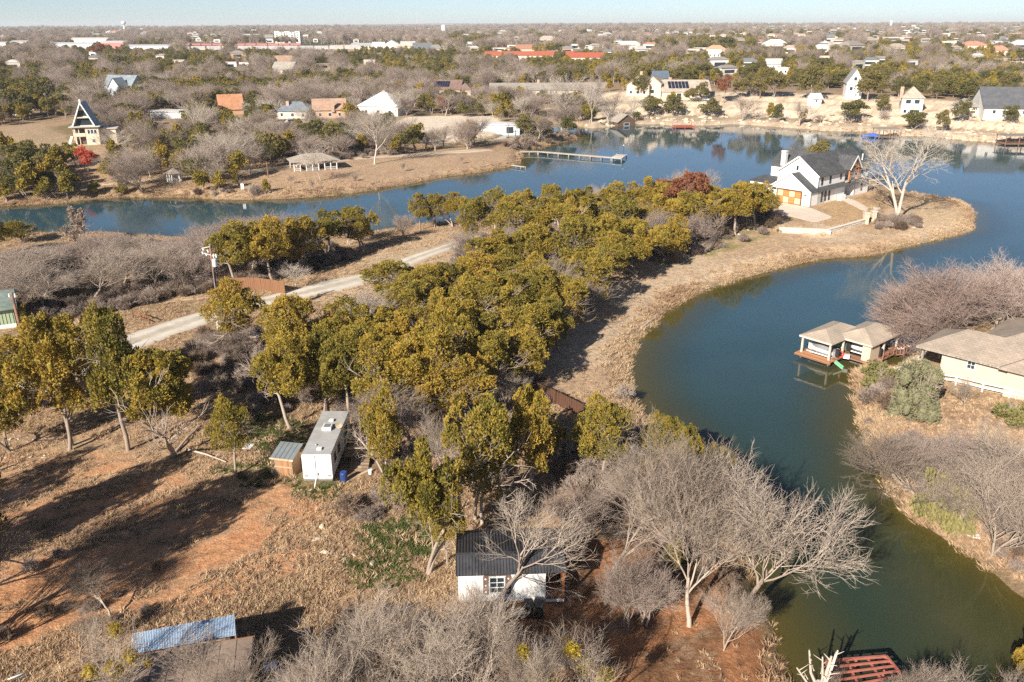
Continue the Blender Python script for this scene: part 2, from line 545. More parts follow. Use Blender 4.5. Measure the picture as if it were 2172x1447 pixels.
# the park across the channel
park = zone([(420, 400), (560, 365), (800, 330), (1060, 315), (1110, 340), (1060, 355), (860, 392), (640, 418), (430, 415)], 10, 14)
GC = lay(GC, park * .9, (.46, .33, .22))
GC = lay(GC, park * sstep(.5, .62, n2) * .5, (.40, .25, .17))
lot = zone([(870, 255), (1040, 250), (1090, 262), (1060, 288), (960, 302), (880, 300), (820, 275)], 6, 8)
GC = lay(GC, lot, (.72, .62, .50))
lot2 = zone([(-60, 238), (40, 228), (70, 246), (20, 256), (-60, 262)], 6, 8)
GC = lay(GC, lot2, (.55, .50, .44))
dirt = zone([(-100, 290), (90, 270), (150, 305), (120, 335), (0, 345), (-100, 340)], 10, 16)
GC = lay(GC, dirt * .7, (.46, .34, .23))
# right bank
rb = zone([(1840, 900), (1900, 870), (2300, 900), (2400, 1300), (2172, 1250), (2000, 1130), (1880, 1000)], 10, 16)
GC = lay(GC, rb * .8, (.42, .28, .19))
GC = lay(GC, rb * sstep(.5, .65, n2) * .7, (.50, .37, .27))
rl = zone([(1900, 800), (2172, 850), (2400, 900), (2400, 660), (2150, 660), (2000, 700)], 8, 10)
GC = lay(GC, rl * .7, (.46, .34, .19))
# wet, dark earth and exposed rock
dl = -sdist(np.stack([GX, GY], 1), LAKE)
near = GY < 460
GC = lay(GC, np.where(near, (1 - sstep(.1, .8, GZ)) * .7, 0), (.14, .11, .06))
dzy = np.abs(np.gradient(GZ.reshape(len(ys), NC), axis=0) / np.gradient(ys)[:, None]).ravel()
rock = np.where((GY > 200) & (GY < 480) & (GX > 25), sstep(.16, .4, dzy), 0)
beach = np.where((GY > 230) & (GX > 30) & near, (1 - sstep(7, 17, dl + (n1 - .5) * 14)), 0)
GC = lay(GC, beach * .85, (.64, .52, .40))
GC = lay(GC, rock, (.68, .56, .43))
GC = lay(GC, np.where(near, rock * sstep(.5, .7, n3), 0) * .7, (.33, .24, .16))
# country behind
back = sstep(260, 420, GY) * (1 - lot) * (1 - lot2)
nb = VN.fbm(GX * .012 + 5, GY * .006, 4)
GC = lay(GC, back * .75, (.235, .175, .125))
GC = lay(GC, back * sstep(.5, .6, nb) * .8, (.37, .29, .20))
kb = sdist(np.stack([GX, GY], 1), BLUFF, False) + (VN.fbm(GX * .09, GY * .02, 3) - .5) * 9
cliff = np.where((GY > np.interp(GX, BLUFF[:, 0], BLUFF[:, 1])) & (GX > BLUFF[0, 0]) & near, 1, 0)
kk = kb
for a0, a1 in ((.5, 7), (9, 15), (19, 25), (29, 35)):
    GC = lay(GC, cliff * sstep(a0 - 1, a0 + .5, kk) * (1 - sstep(a1, a1 + 2, kk)) * sstep(.34, .44, n2) * .95, (.74, .62, .49))
GC = lay(GC, cliff * sstep(-2, 3, kk) * (1 - sstep(60, 90, kk)) * .4 * sstep(.3, .6, n1), (.50, .38, .26))
GC = lay(GC, cliff * sstep(-1, 1, kk) * (1 - sstep(32, 42, kk)) * (.30 + .45 * sstep(.4, .55, n2)), (.66, .545, .42))
farm = sstep(700, 1500, GY)
nf = VN.fbm(GX * .004, GY * .0012 + 3, 5)
GC = lay(GC, farm * .8, (.17, .135, .11))
GC = lay(GC, farm * sstep(.52, .62, nf), (.075, .085, .045))
GC = lay(GC, farm * sstep(.60, .64, VN.fbm(GX * .008 + 50, GY * .003 + 8, 4)), (.40, .31, .22))
for poly, c in (([(700, 105), (830, 100), (960, 116), (900, 122), (760, 116)], (.52, .38, .24)),
                ([(470, 104), (700, 108), (780, 112), (760, 120), (560, 116), (470, 112)], (.48, .36, .25)),
                ([(1620, 88), (1800, 92), (1960, 96), (1860, 102), (1640, 96)], (.55, .43, .32)),
                ([(1290, 90), (1480, 92), (1480, 98), (1290, 96)], (.5, .40, .30)),
                ([(2040, 150), (2240, 145), (2240, 185), (2110, 180)], (.68, .56, .44)),
                ([(1030, 128), (1220, 130), (1200, 140), (1050, 138)], (.5, .4, .31))):
    GC = lay(GC, zone(poly, 4, 6), c)
GC = GC * (0.86 + .28 * VN.fbm(GX * 3.1, GY * 3.1, 2))[:, None]
rough_m = np.clip(1 - strip * .3, 0, 1)

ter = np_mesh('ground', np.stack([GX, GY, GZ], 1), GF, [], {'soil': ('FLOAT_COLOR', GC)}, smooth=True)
m, nt, b = nmat('dry_ground')
at = N(nt, 'ShaderNodeAttribute', attribute_name='soil')
geo = nt.nodes.new('ShaderNodeNewGeometry')
na = N(nt, 'ShaderNodeTexNoise', Scale=1.7, Detail=9.0, Roughness=.72)
nbb = N(nt, 'ShaderNodeTexNoise', Scale=7.5, Detail=5.0, Roughness=.7)
for q in (na, nbb): nt.links.new(geo.outputs['Position'], q.inputs['Vector'])
f1 = ramp(nt, na.outputs[0], [(.32, (.62, .60, .58)), (.5, (.95, .95, .95)), (.68, (1.30, 1.27, 1.2))])
f2 = ramp(nt, nbb.outputs[0], [(.34, (.70, .67, .65)), (.47, (.95, .95, .95)), (.66, (1.2, 1.18, 1.15))])
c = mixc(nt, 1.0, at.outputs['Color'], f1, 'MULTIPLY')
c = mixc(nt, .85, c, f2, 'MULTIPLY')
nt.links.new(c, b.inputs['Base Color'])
b.inputs['Roughness'].default_value = 1.0
b.inputs['Specular IOR Level'].default_value = .1
hh = mathn(nt, 'ADD', mathn(nt, 'MULTIPLY', na.outputs[0], .8), mathn(nt, 'MULTIPLY', nbb.outputs[0], .25))
bumpn(nt, b, hh, .9, .35)
ter.materials.append(m)
GROUND = link_mesh('ground', ter)
GROUND['kind'] = 'structure'
GROUND['label'] = 'dry tawny ground with worn orange clay, running back to wooded flats'

# ------------------------------------------------------------------ water
wy = np.concatenate([np.arange(-70, 20, 6.), np.arange(20, 200, 1.2), np.arange(200, 470, 3.)])
WX, WY, WF = grid_mesh(wy, 260, lambda y: .74 * np.maximum(y, 0) + 55)
wd = sdist(np.stack([WX, WY], 1), LAKE)
wd = np.maximum(wd, sdist(np.stack([WX, WY], 1), CREEK))
shal = np.clip(1 - wd / np.where(WY < 150, 8., 5.), 0, 1) ** 1.5
# the muddy shelf by the near right bank and below the near trees
lowr = sdist(np.stack([WX, WY], 1), pxpoly([(1850, 1120), (1960, 1110), (2300, 1330), (2300, 1460), (1960, 1460), (1880, 1250)]))
shal = np.maximum(shal, sstep(-4, 5, lowr) * .38)
wat = np_mesh('lake_water', np.stack([WX, WY, np.zeros_like(WX)], 1), WF, [], {'shallow': ('FLOAT', shal), 'sky_tint': ('FLOAT', sstep(45, 130, WY + WX * .25) * sstep(0, 10, wd))}, smooth=True)
m, nt, b = nmat('lake_water')
at = N(nt, 'ShaderNodeAttribute', attribute_name='shallow')
geo = nt.nodes.new('ShaderNodeNewGeometry')
mp = nt.nodes.new('ShaderNodeMapping'); mp.inputs['Scale'].default_value = (.9, 1.6, 1)
nt.links.new(geo.outputs['Position'], mp.inputs[0])
w1 = N(nt, 'ShaderNodeTexNoise', Scale=1.6, Detail=3.0, Roughness=.55)
w2 = N(nt, 'ShaderNodeTexNoise', Scale=.05, Detail=3.0, Roughness=.5)
w3 = N(nt, 'ShaderNodeTexNoise', Scale=.22, Detail=2.0, Roughness=.5)
nt.links.new(mp.outputs[0], w1.inputs['Vector']); nt.links.new(geo.outputs['Position'], w2.inputs['Vector'])
nt.links.new(mp.outputs[0], w3.inputs['Vector'])
ao = N(nt, 'ShaderNodeAttribute', attribute_name='sky_tint')
deep = mixc(nt, ao.outputs['Fac'], ramp(nt, w2.outputs[0], [(.3, (.018, .032, .020)), (.7, (.026, .042, .026))]), ramp(nt, w2.outputs[0], [(.3, (.030, .070, .092)), (.7, (.040, .090, .118))]))  # farther water gets a bluer base colour that imitates reflected sky
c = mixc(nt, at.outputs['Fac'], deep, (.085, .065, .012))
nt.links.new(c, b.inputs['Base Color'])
b.inputs['IOR'].default_value = 1.34
b.inputs['Specular IOR Level'].default_value = .5
rr = ramp(nt, w3.outputs[0], [(.35, (.015, .015, .015)), (.7, (.06, .06, .06))])
nt.links.new(rr, b.inputs['Roughness'])
amp = ramp(nt, w2.outputs[0], [(.4, (.25, .25, .25)), (.62, (1, 1, 1))])
bp = nt.nodes.new('ShaderNodeBump'); bp.inputs['Strength'].default_value = .055; bp.inputs['Distance'].default_value = .10
nt.links.new(mathn(nt, 'MULTIPLY', w1.outputs[0], amp), bp.inputs['Height'])
nt.links.new(bp.outputs[0], b.inputs['Normal'])
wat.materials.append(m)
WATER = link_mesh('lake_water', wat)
WATER['kind'] = 'structure'
WATER['label'] = 'calm blue-green lake water curling round the peninsula'

# ------------------------------------------------------------------ tracks, drive, walk: sheets laid on the ground
def ribbon(name, line, mat, label, lift=.05, step=1.5, wob=.25):
    pts = [(G(a, b), w) for a, b, w in line]
    cs, ws = [], []
    for (p, w), (q, w2) in zip(pts[:-1], pts[1:]):
        n = max(1, int((q - p).length / step))
        for i in range(n):
            cs.append(p.lerp(q, i / n)); ws.append(w + (w2 - w) * i / n)
    cs.append(pts[-1][0]); ws.append(pts[-1][1])
    cs = np.array(cs)[:, :2]; ws = np.array(ws)
    for _ in range(6):
        cs[1:-1] = .25 * cs[:-2] + .5 * cs[1:-1] + .25 * cs[2:]
    t = np.gradient(cs, axis=0); t /= np.linalg.norm(t, axis=1)[:, None]
    nn = np.stack([-t[:, 1], t[:, 0]], 1)
    k = 9
    V = []
    for j in range(k):
        s = j / (k - 1) - .5
        w = ws * s
        if j in (0, k - 1): w = w + np.sign(s) * (VN.fbm(cs[:, 0] * .5, cs[:, 1] * .5 + 7 * j, 3) - .5) * wob * 6
        V.append(cs + nn * w[:, None])
    V = np.stack(V, 1).reshape(-1, 2)
    z = H(V[:, 0], V[:, 1]) + lift
    e = np.tile(np.arange(k), len(cs))
    z = z - np.where((e == 0) | (e == k - 1), lift + .12, 0)
    i = (np.arange(len(cs) - 1)[:, None] * k + np.arange(k - 1)[None, :]).ravel()
    f = np.stack([i, i + k, i + k + 1, i + 1], 1)
    me = np_mesh(name, np.stack([V[:, 0], V[:, 1], z], 1), f, [mat], {'across': ('FLOAT', np.abs(e / (k - 1) - .5))}, smooth=True)
    o = link_mesh(name, me)
    o['kind'] = 'structure'; o['label'] = label
    return o

def gravel(name, c1, c2, sc=1.0):
    m, nt, b = nmat(name)
    geo = nt.nodes.new('ShaderNodeNewGeometry')
    a = N(nt, 'ShaderNodeTexNoise', Scale=.5 * sc, Detail=9.0, Roughness=.75)
    d = N(nt, 'ShaderNodeTexNoise', Scale=11.0 * sc, Detail=3.0, Roughness=.7)
    for q in (a, d): nt.links.new(geo.outputs['Position'], q.inputs['Vector'])
    c = ramp(nt, a.outputs[0], [(.36, c1), (.6, c2)])
    f = ramp(nt, d.outputs[0], [(.3, (.75, .74, .72)), (.7, (1.18, 1.18, 1.16))])
    ac = N(nt, 'ShaderNodeAttribute', attribute_name='across')
    wob_ = mathn(nt, 'ADD', ac.outputs['Fac'], mathn(nt, 'MULTIPLY', mathn(nt, 'SUBTRACT', a.outputs[0], .5), .22))
    tr = ramp(nt, wob_, [(.0, (.80, .77, .70)), (.09, (.86, .83, .77)), (.17, (1.12, 1.11, 1.1)), (.27, (1.1, 1.1, 1.08)), (.36, (.92, .9, .86)), (.5, (.82, .74, .62))])
    c = mixc(nt, 1.0, c, tr, 'MULTIPLY')
    nt.links.new(mixc(nt, 1.0, c, f, 'MULTIPLY'), b.inputs['Base Color'])
    b.inputs['Roughness'].default_value = .95
    bumpn(nt, b, d.outputs[0], .4, .05)
    return m
GRAVEL = gravel('grey_gravel', (.48, .44, .39), (.60, .55, .49))
GRAVEL2 = gravel('pale_gravel', (.46, .38, .29), (.62, .53, .43))
ribbon('gravel_road', ROAD, GRAVEL, 'pale gravel road climbing to the turning place by the lake')
ribbon('park_path', [(170, 396, 3), (230, 392, 3), (330, 382, 3.0), (420, 374, 3), (540, 362, 3.5), (610, 352, 4), (700, 342, 4.5), (790, 334, 5), (880, 329, 8), (980, 322, 8), (1040, 319, 3)],
       GRAVEL2, 'pale gravel park road past the picnic shelter', wob=.5)
ribbon('side_path', [(280, 652, 2.2), (350, 636, 2.2), (440, 630, 2.4), (540, 622, 2.2)], gravel('worn_earth', (.40, .28, .18), (.48, .36, .25)), 'worn earth path beside the gravel road')
ribbon('lot_drive', [(-80, 246, 6), (0, 243, 8), (50, 238, 6), (70, 232, 4)], GRAVEL2, 'pale gravel drive at the hill on the left')

def pad(name, outline, mat, label, lift=.05, z=None, thick=.12):
    """A paved surface inside an outline, lying on the ground."""
    pts = [G(a, b) for a, b in outline]
    mb = MB()
    zz = z if z is not None else None
    n = len(pts)
    top = [(p.x, p.y, (zz if zz is not None else p.z) + lift) for p in pts]
    mb.add(top + [(x, y, q - thick) for x, y, q in top], [tuple(range(n)), tuple(range(n, 2 * n))[::-1]] + [(i, n + i, n + (i + 1) % n, (i + 1) % n) for i in range(n)])
    o = mb.build(name, mat)
    o['kind'] = 'structure'; o['label'] = label
    return o
pad('driveway', [(1655, 429), (1721, 442), (1764, 460), (1762, 464), (1736, 471), (1722, 471), (1690, 463), (1650, 452)], PALECONC, 'pale concrete driveway before the white house garage', .06)
pad('footpath', [(1786, 424), (1798, 420), (1818, 428), (1840, 441), (1852, 441), (1870, 438), (1868, 444), (1851, 449), (1845, 470), (1834, 471), (1836, 449), (1822, 443), (1800, 432)],
    PALECONC, 'pale stone walk from the white house door to the yard steps', .09)
# ------------------------------------------------------------------ tree prototypes (mesh data only; copies share it)
def unit(a):
    return a / (np.linalg.norm(a, axis=-1, keepdims=True) + 1e-9)

def frusta(p0, p1, r0, r1, k):
    """All segments at once as open k-sided frusta."""
    n = len(p0)
    d = unit(p1 - p0)
    ref = np.where(np.abs(d[:, 2:3]) > .9, np.array([[1., 0, 0]]), np.array([[0, 0, 1.]]))
    u = unit(np.cross(d, ref)); w = np.cross(d, u)
    a = np.arange(k) * 2 * math.pi / k
    ring = u[:, None, :] * np.cos(a)[None, :, None] + w[:, None, :] * np.sin(a)[None, :, None]
    v0 = p0[:, None, :] + ring * r0[:, None, None]
    v1 = p1[:, None, :] + ring * r1[:, None, None]
    V = np.concatenate([v0, v1], 1).reshape(-1, 3)
    j = np.arange(k); jn = (j + 1) % k
    q = np.stack([j, jn, k + jn, k + j], 1)[None] + (np.arange(n) * 2 * k)[:, None, None]
    return V, q.reshape(-1, 4)

def grow(seed, height, spec, trunk_h, rad, env, lean=(0, 0), stems=1, split=2, droop=0.0, up=.10):
    """Branching skeleton. spec: per level (children, length, angle, segments, jitter). Returns per level segment arrays."""
    rs = np.random.RandomState(seed)
    P0 = np.zeros((stems, 3)); P0[:, :2] = rs.randn(stems, 2) * rad * (1.3 if stems > 1 else 0)
    D = np.tile([lean[0], lean[1], 1.0], (stems, 1)) + rs.randn(stems, 3) * (.28 if stems > 1 else .03)
    D = unit(D); L = np.full(stems, trunk_h) * rs.uniform(.8, 1.1, stems); RR = np.full(stems, rad / stems ** .4)
    out = []
    (ex, ez, erx, erz) = env
    for li, (nc, lr, ang, ns, jit) in enumerate(spec):
        p = P0; d = D
        pts = [p]; dirs = [d]; rads = [RR]
        for s in range(ns):
            d = unit(d + rs.randn(*d.shape) * jit + np.array([0, 0, up if li else .02]) - np.array([0, 0, droop * li]))
            p = p + d * (L / ns)[:, None]
            pts.append(p); dirs.append(d); rads.append(RR * (1 - (.45 if li < 1 else .7) * (s + 1) / ns))
        p0 = np.concatenate(pts[:-1]); p1 = np.concatenate(pts[1:])
        out.append((p0, p1 + unit(p1 - p0) * np.concatenate(rads[1:])[:, None] * .4, np.concatenate(rads[:-1]), np.concatenate(rads[1:])))
        if nc == 0: break
        pts = np.array(pts); dirs = np.array(dirs); rads = np.array(rads)
        nb = len(P0)
        cp, cd, cl, cr = [], [], [], []
        lo = (.62 if stems == 1 else .35) if li == 0 else .22
        for c in range(nc):
            t = lo + (1 - lo) * (c + rs.rand(nb)) / nc
            t = np.minimum(t, .999)
            x = t * ns; i = x.astype(int); f = (x - i)[:, None]
            b = np.arange(nb)
            q = pts[i, b] * (1 - f) + pts[i + 1, b] * f
            dd = dirs[i + 1, b]
            rr = rads[i, b] * (1 - f[:, 0]) + rads[i + 1, b] * f[:, 0]
            az = rs.rand(nb) * 2 * math.pi if li else (c + rs.rand(nb) * .7) * 2 * math.pi / nc * 1.0 + seed
            ref = np.where(np.abs(dd[:, 2:3]) > .9, np.array([[1., 0, 0]]), np.array([[0, 0, 1.]]))
            u = unit(np.cross(dd, ref)); w = np.cross(dd, u)
            a = (ang * (.7 + .6 * rs.rand(nb)) * (1.15 - .45 * t))[:, None]
            nd = dd * np.cos(a) + (u * np.cos(az)[:, None] + w * np.sin(az)[:, None]) * np.sin(a)
            ln = lr * height * (.65 + .6 * rs.rand(nb)) * (1.1 - .35 * t)
            # stay inside a domed crown
            e = q + nd * ln[:, None]
            rho = np.sqrt(((e[:, 0] - lean[0] * ez) / erx) ** 2 + ((e[:, 1] - lean[1] * ez) / erx) ** 2 + ((e[:, 2] - ez) / erz) ** 2)
            ln = np.where(rho > 1, ln / np.maximum(rho, 1) ** 1.6, ln)
            cp.append(q); cd.append(unit(nd)); cl.append(ln); cr.append(np.minimum(rr * .62, rad * .5))
        P0 = np.concatenate(cp); D = np.concatenate(cd); L = np.concatenate(cl); RR = np.maximum(np.concatenate(cr), [.045, .026, .016, .011, .008, .007][min(li, 5)])
    return out

def bark_mat(name, c1, c2, rnd=.5):
    m, nt, b = nmat(name)
    tc = nt.nodes.new('ShaderNodeTexCoord')
    n = N(nt, 'ShaderNodeTexNoise', Scale=1.4, Detail=5.0)
    nt.links.new(tc.outputs['Object'], n.inputs['Vector'])
    oi = nt.nodes.new('ShaderNodeObjectInfo')
    f = mathn(nt, 'ADD', mathn(nt, 'MULTIPLY', n.outputs[0], 1 - rnd), mathn(nt, 'MULTIPLY', oi.outputs['Random'], rnd))
    nt.links.new(ramp(nt, f, [(.25, c1), (.75, c2)]), b.inputs['Base Color'])
    b.inputs['Roughness'].default_value = .9
    b.inputs['Specular IOR Level'].default_value = .2
    return m

BARK_PALE = bark_mat('pale_bark', (.255, .20, .16), (.44, .365, .30))
BARK_GREY = bark_mat('grey_bark', (.25, .195, .16), (.42, .345, .29))
BARK_DARK = bark_mat('brown_bark', (.15, .105, .075), (.28, .20, .15))
BARK_MAUVE = bark_mat('mauve_twigs', (.25, .195, .165), (.40, .32, .275))
BARK_WHITE = bark_mat('white_bark', (.42, .36, .30), (.56, .49, .42))

def leaf_mat(name, stops, trans=.25, rnd=.45):
    m, nt, b = nmat(name)
    at = N(nt, 'ShaderNodeAttribute', attribute_name='tone')
    oi = nt.nodes.new('ShaderNodeObjectInfo')
    f = mathn(nt, 'ADD', mathn(nt, 'MULTIPLY', at.outputs['Fac'], 1 - rnd), mathn(nt, 'MULTIPLY', oi.outputs['Random'], rnd))
    c = ramp(nt, f, stops)
    nt.links.new(c, b.inputs['Base Color'])
    b.inputs['Roughness'].default_value = .75
    b.inputs['Specular IOR Level'].default_value = .25
    tr = nt.nodes.new('ShaderNodeBsdfTranslucent')
    nt.links.new(c, tr.inputs[0])
    mx = nt.nodes.new('ShaderNodeMixShader'); mx.inputs[0].default_value = trans
    out = nt.nodes['Material Output']
    nt.links.new(b.outputs[0], mx.inputs[1]); nt.links.new(tr.outputs[0], mx.inputs[2])
    nt.links.new(mx.outputs[0], out.inputs[0])
    return m

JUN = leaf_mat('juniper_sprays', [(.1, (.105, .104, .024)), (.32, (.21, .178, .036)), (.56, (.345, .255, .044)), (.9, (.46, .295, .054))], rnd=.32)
OAKL = leaf_mat('live_oak_leaves', [(.1, (.075, .082, .028)), (.45, (.145, .130, .042)), (.75, (.205, .165, .058)), (.95, (.28, .195, .08))])
RUST = leaf_mat('rust_leaves', [(.1, (.20, .075, .04)), (.9, (.36, .15, .08))])
REDL = leaf_mat('red_leaves', [(.1, (.45, .06, .04)), (.9, (.62, .14, .08))])
MIST = leaf_mat('mistletoe_leaves', [(.1, (.30, .22, .02)), (.9, (.55, .40, .03))])
SAGE = leaf_mat('grey_green_leaves', [(.1, (.15, .155, .085)), (.9, (.30, .28, .17))])
YGRN = leaf_mat('yellow_green_leaves', [(.1, (.19, .18, .07)), (.9, (.34, .30, .12))])

def sprays(rs, lobes, n, size, upb=.35, cover=-.55, bumps=26, jit=.5, bump_h=.2, narrow=.55, gap=0.):
    """Leaf sprays over lumpy lobes. lobes: (x, y, z, rx, rz)."""
    lob = np.array(lobes, float)
    area = lob[:, 3] ** 2 + lob[:, 3] * lob[:, 4]
    li = rs.choice(len(lob), n, p=area / area.sum())
    d = unit(rs.randn(n, 3)); low = d[:, 2] < cover
    d[low, 2] *= -1
    BD = unit(rs.randn(len(lob), bumps, 3)); BT = rs.rand(len(lob), bumps)
    dots = np.einsum('nk,nbk->nb', d, BD[li])
    bi = dots.argmax(1); cl = dots.max(1)
    ang = np.arccos(np.clip(cl, -1, 1))
    rr = 1 + bump_h * (np.exp(-(ang / .28) ** 2) - .55) + rs.randn(n) * .06
    L = lob[li]
    nrm = unit(d / np.stack([L[:, 3], L[:, 3], L[:, 4]], 1))
    p = L[:, :3] + d * np.stack([L[:, 3], L[:, 3], L[:, 4]], 1) * rr[:, None]
    # drop what lies deep inside another lobe
    keep = np.ones(n, bool)
    for q in lob:
        e = ((p[:, 0] - q[0]) / q[3]) ** 2 + ((p[:, 1] - q[1]) / q[3]) ** 2 + ((p[:, 2] - q[2]) / q[4]) ** 2
        keep &= e > .5
    if gap:
        g1 = VN.fbm(p[:, 0] * 1.1 + 30, p[:, 1] * 1.1 + p[:, 2] * .9, 3); g2 = VN.fbm(p[:, 2] * 1.2 + 9, p[:, 0] * .7 - p[:, 1] * 1.1 + 60, 3)
        keep &= (g1 + g2) * .5 > np.quantile((g1 + g2) * .5, gap) - .04 * rs.rand(n)
    p, nrm, bt, li = p[keep], nrm[keep], BT[li, bi][keep], li[keep]
    n = len(p)
    ax = unit(nrm * .8 + np.array([0, 0, upb]) + rs.randn(n, 3) * jit)
    sd = unit(np.cross(ax, unit(rs.randn(n, 3) + nrm * .2)))
    s = size * rs.uniform(.6, 1.35, n)[:, None]
    b0 = p - ax * s * .35
    v = np.stack([b0, p + sd * s * narrow * .5 + ax * s * .1, p + ax * s * .65, p - sd * s * narrow * .5 + ax * s * .1], 1).reshape(-1, 3)
    f = np.arange(4 * n).reshape(n, 4)
    lt = rs.rand(len(lob))
    tone = np.clip(.45 * bt + .25 * lt[li] + .3 * rs.rand(n), 0, 1)
    return v, f, np.repeat(tone, 4)

def hull(rs, lobes, k=.72):
    V = []; F = []; b = 0
    for (x, y, z, rx, rz) in lobes:
        nu, nv = 9, 6
        vs = [(x, y, z - rz * k)]
        for i in range(1, nv):
            ph = math.pi * i / nv
            for j in range(nu):
                th = 2 * math.pi * j / nu
                q = k * (.85 + .3 * rs.rand())
                vs.append((x + rx * q * math.sin(ph) * math.cos(th), y + rx * q * math.sin(ph) * math.sin(th), z - rz * q * math.cos(ph)))
        vs.append((x, y, z + rz * k))
        top = len(vs) - 1
        fs = []
        for j in range(nu):
            fs.append((0, 1 + (j + 1) % nu, 1 + j, 0))
            fs.append((top, 1 + (nv - 2) * nu + j, 1 + (nv - 2) * nu + (j + 1) % nu, top))
            for i in range(nv - 2):
                a = 1 + i * nu + j; c = 1 + i * nu + (j + 1) % nu
                fs.append((a, c, c + nu, a + nu))
        V += vs; F += [tuple(b + q for q in f) for f in fs]; b += len(vs)
    return np.array(V), F

def crown_mesh(name, rs, lobes, n, size, mat, hk=.72, **kw):
    v, f, tone = sprays(rs, lobes, n, size, **kw)
    me_v = v; 
    if hk:  # inner blobs added to stop light passing; darker tones deepen the recesses
        hv, hf = hull(rs, lobes, hk)
        hq = []
        for q in hf:
            a, b_, c, d = q
            if a == d: hq.append((a, b_, c, c))
            else: hq.append(q)
        # degenerate quads become proper ones by a tiny extra vertex
        hv = list(map(tuple, hv)); out = []
        for a, b_, c, d in hq:
            if c == d:
                mid = tuple((hv[c][i] + hv[a][i]) / 2 for i in range(3)); hv.append(mid); d = len(hv) - 1
            out.append((a, b_, c, d))
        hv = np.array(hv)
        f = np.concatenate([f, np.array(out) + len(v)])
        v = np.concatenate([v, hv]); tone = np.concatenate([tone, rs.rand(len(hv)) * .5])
    return np_mesh(name, v, f, [mat], {'tone': ('FLOAT', tone)})

def seg_mesh(name, levels, ks, mat):
    Vs, Fs, b = [], [], 0
    for (p0, p1, r0, r1), k in zip(levels, ks):
        V, F = frusta(p0, p1, r0, r1, k)
        Vs.append(V); Fs.append(F + b); b += len(V)
    return np_mesh(name, np.concatenate(Vs), np.concatenate(Fs), [mat])

PROTO = {}   # kind -> list of [(part name, mesh), ...], nominal height, nominal width
def add_proto(kind, parts, h, w):
    PROTO.setdefault(kind, []).append((parts, h, w))

def lumpy(rs, cx, cz, rx, rz, n, flat=.0):
    """Plumes scattered inside an uneven, upward-tapering crown."""
    L = [(cx, 0, cz - rz * .1, rx * .42, rz * .55)]
    n = int(n * 1.7)
    sq = rs.uniform(.75, 1.1, 5)
    for i in range(n):
        a = 2.4 * i + rs.rand() * .8
        zz = (rs.rand() * 1.8 - .85)
        r_ = math.sqrt(max(.05, 1 - (zz * .85) ** 2)) * rs.uniform(.30, .86) * (1 - .30 * max(0, zz)) * sq[int(a * 5 / 6.2832) % 5]
        s = rs.uniform(.16, .33)
        L.append((cx + rx * r_ * math.cos(a), rx * r_ * math.sin(a), cz + rz * zz * .74, rx * s, rz * s * rs.uniform(.9, 1.7)))
    return L

def make_juniper(seed, n, size, kind, mat=JUN, hgt=7.0, wid=5.2, nl=11, base=.32, hk=.40, gap=.0, nar=.55, trunk_k=(7, 5, 4, 3)):
    rs = np.random.RandomState(seed)
    cz = hgt * (1 + base) / 2; rz = hgt * (1 - base) / 2
    sk = grow(seed, hgt, [(5, .42, .75, 5, .12), (5, .25, .8, 3, .2), (3, .14, .8, 2, .25), (0, 0, 0, 2, .25)], hgt * .58, .15, (0, cz, wid * .50, rz * .95), stems=1 + (seed % 2))
    tm = seg_mesh(kind + '_trunk', sk, trunk_k, BARK_GREY)
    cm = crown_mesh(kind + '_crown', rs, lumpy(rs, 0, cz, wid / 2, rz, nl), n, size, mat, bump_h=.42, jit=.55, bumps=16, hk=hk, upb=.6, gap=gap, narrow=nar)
    add_proto(kind, [('trunk', tm), ('crown', cm)], hgt, wid)

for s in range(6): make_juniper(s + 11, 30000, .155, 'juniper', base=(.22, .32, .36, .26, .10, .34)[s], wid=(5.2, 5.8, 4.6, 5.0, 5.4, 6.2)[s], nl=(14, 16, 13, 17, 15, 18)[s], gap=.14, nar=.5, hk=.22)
for s in range(4): make_juniper(s + 41, 2600, .42, 'juniper_far', base=.12, nl=8, trunk_k=(4, 3, 3, 3))
for s in range(4): make_juniper(s + 61, 3200, .48, 'oak_far', OAKL, 7.5, 9.0, 12, base=.2, trunk_k=(5, 3, 3, 3))
for s in range(2): make_juniper(s + 81, 5200, .30, 'rust_tree', RUST, 7.0, 6.2, 10, base=.3)
make_juniper(91, 5000, .3, 'red_tree', REDL, 6.0, 7.5, 9, base=.25)
for s in range(2): make_juniper(s + 95, 12000, .17, 'leafy_bush', SAGE, 4.0, 5.2, 14, base=-.30, hk=.7)
make_juniper(99, 5200, .2, 'yellow_bush', YGRN, 2.4, 4.0, 9, base=-.3)

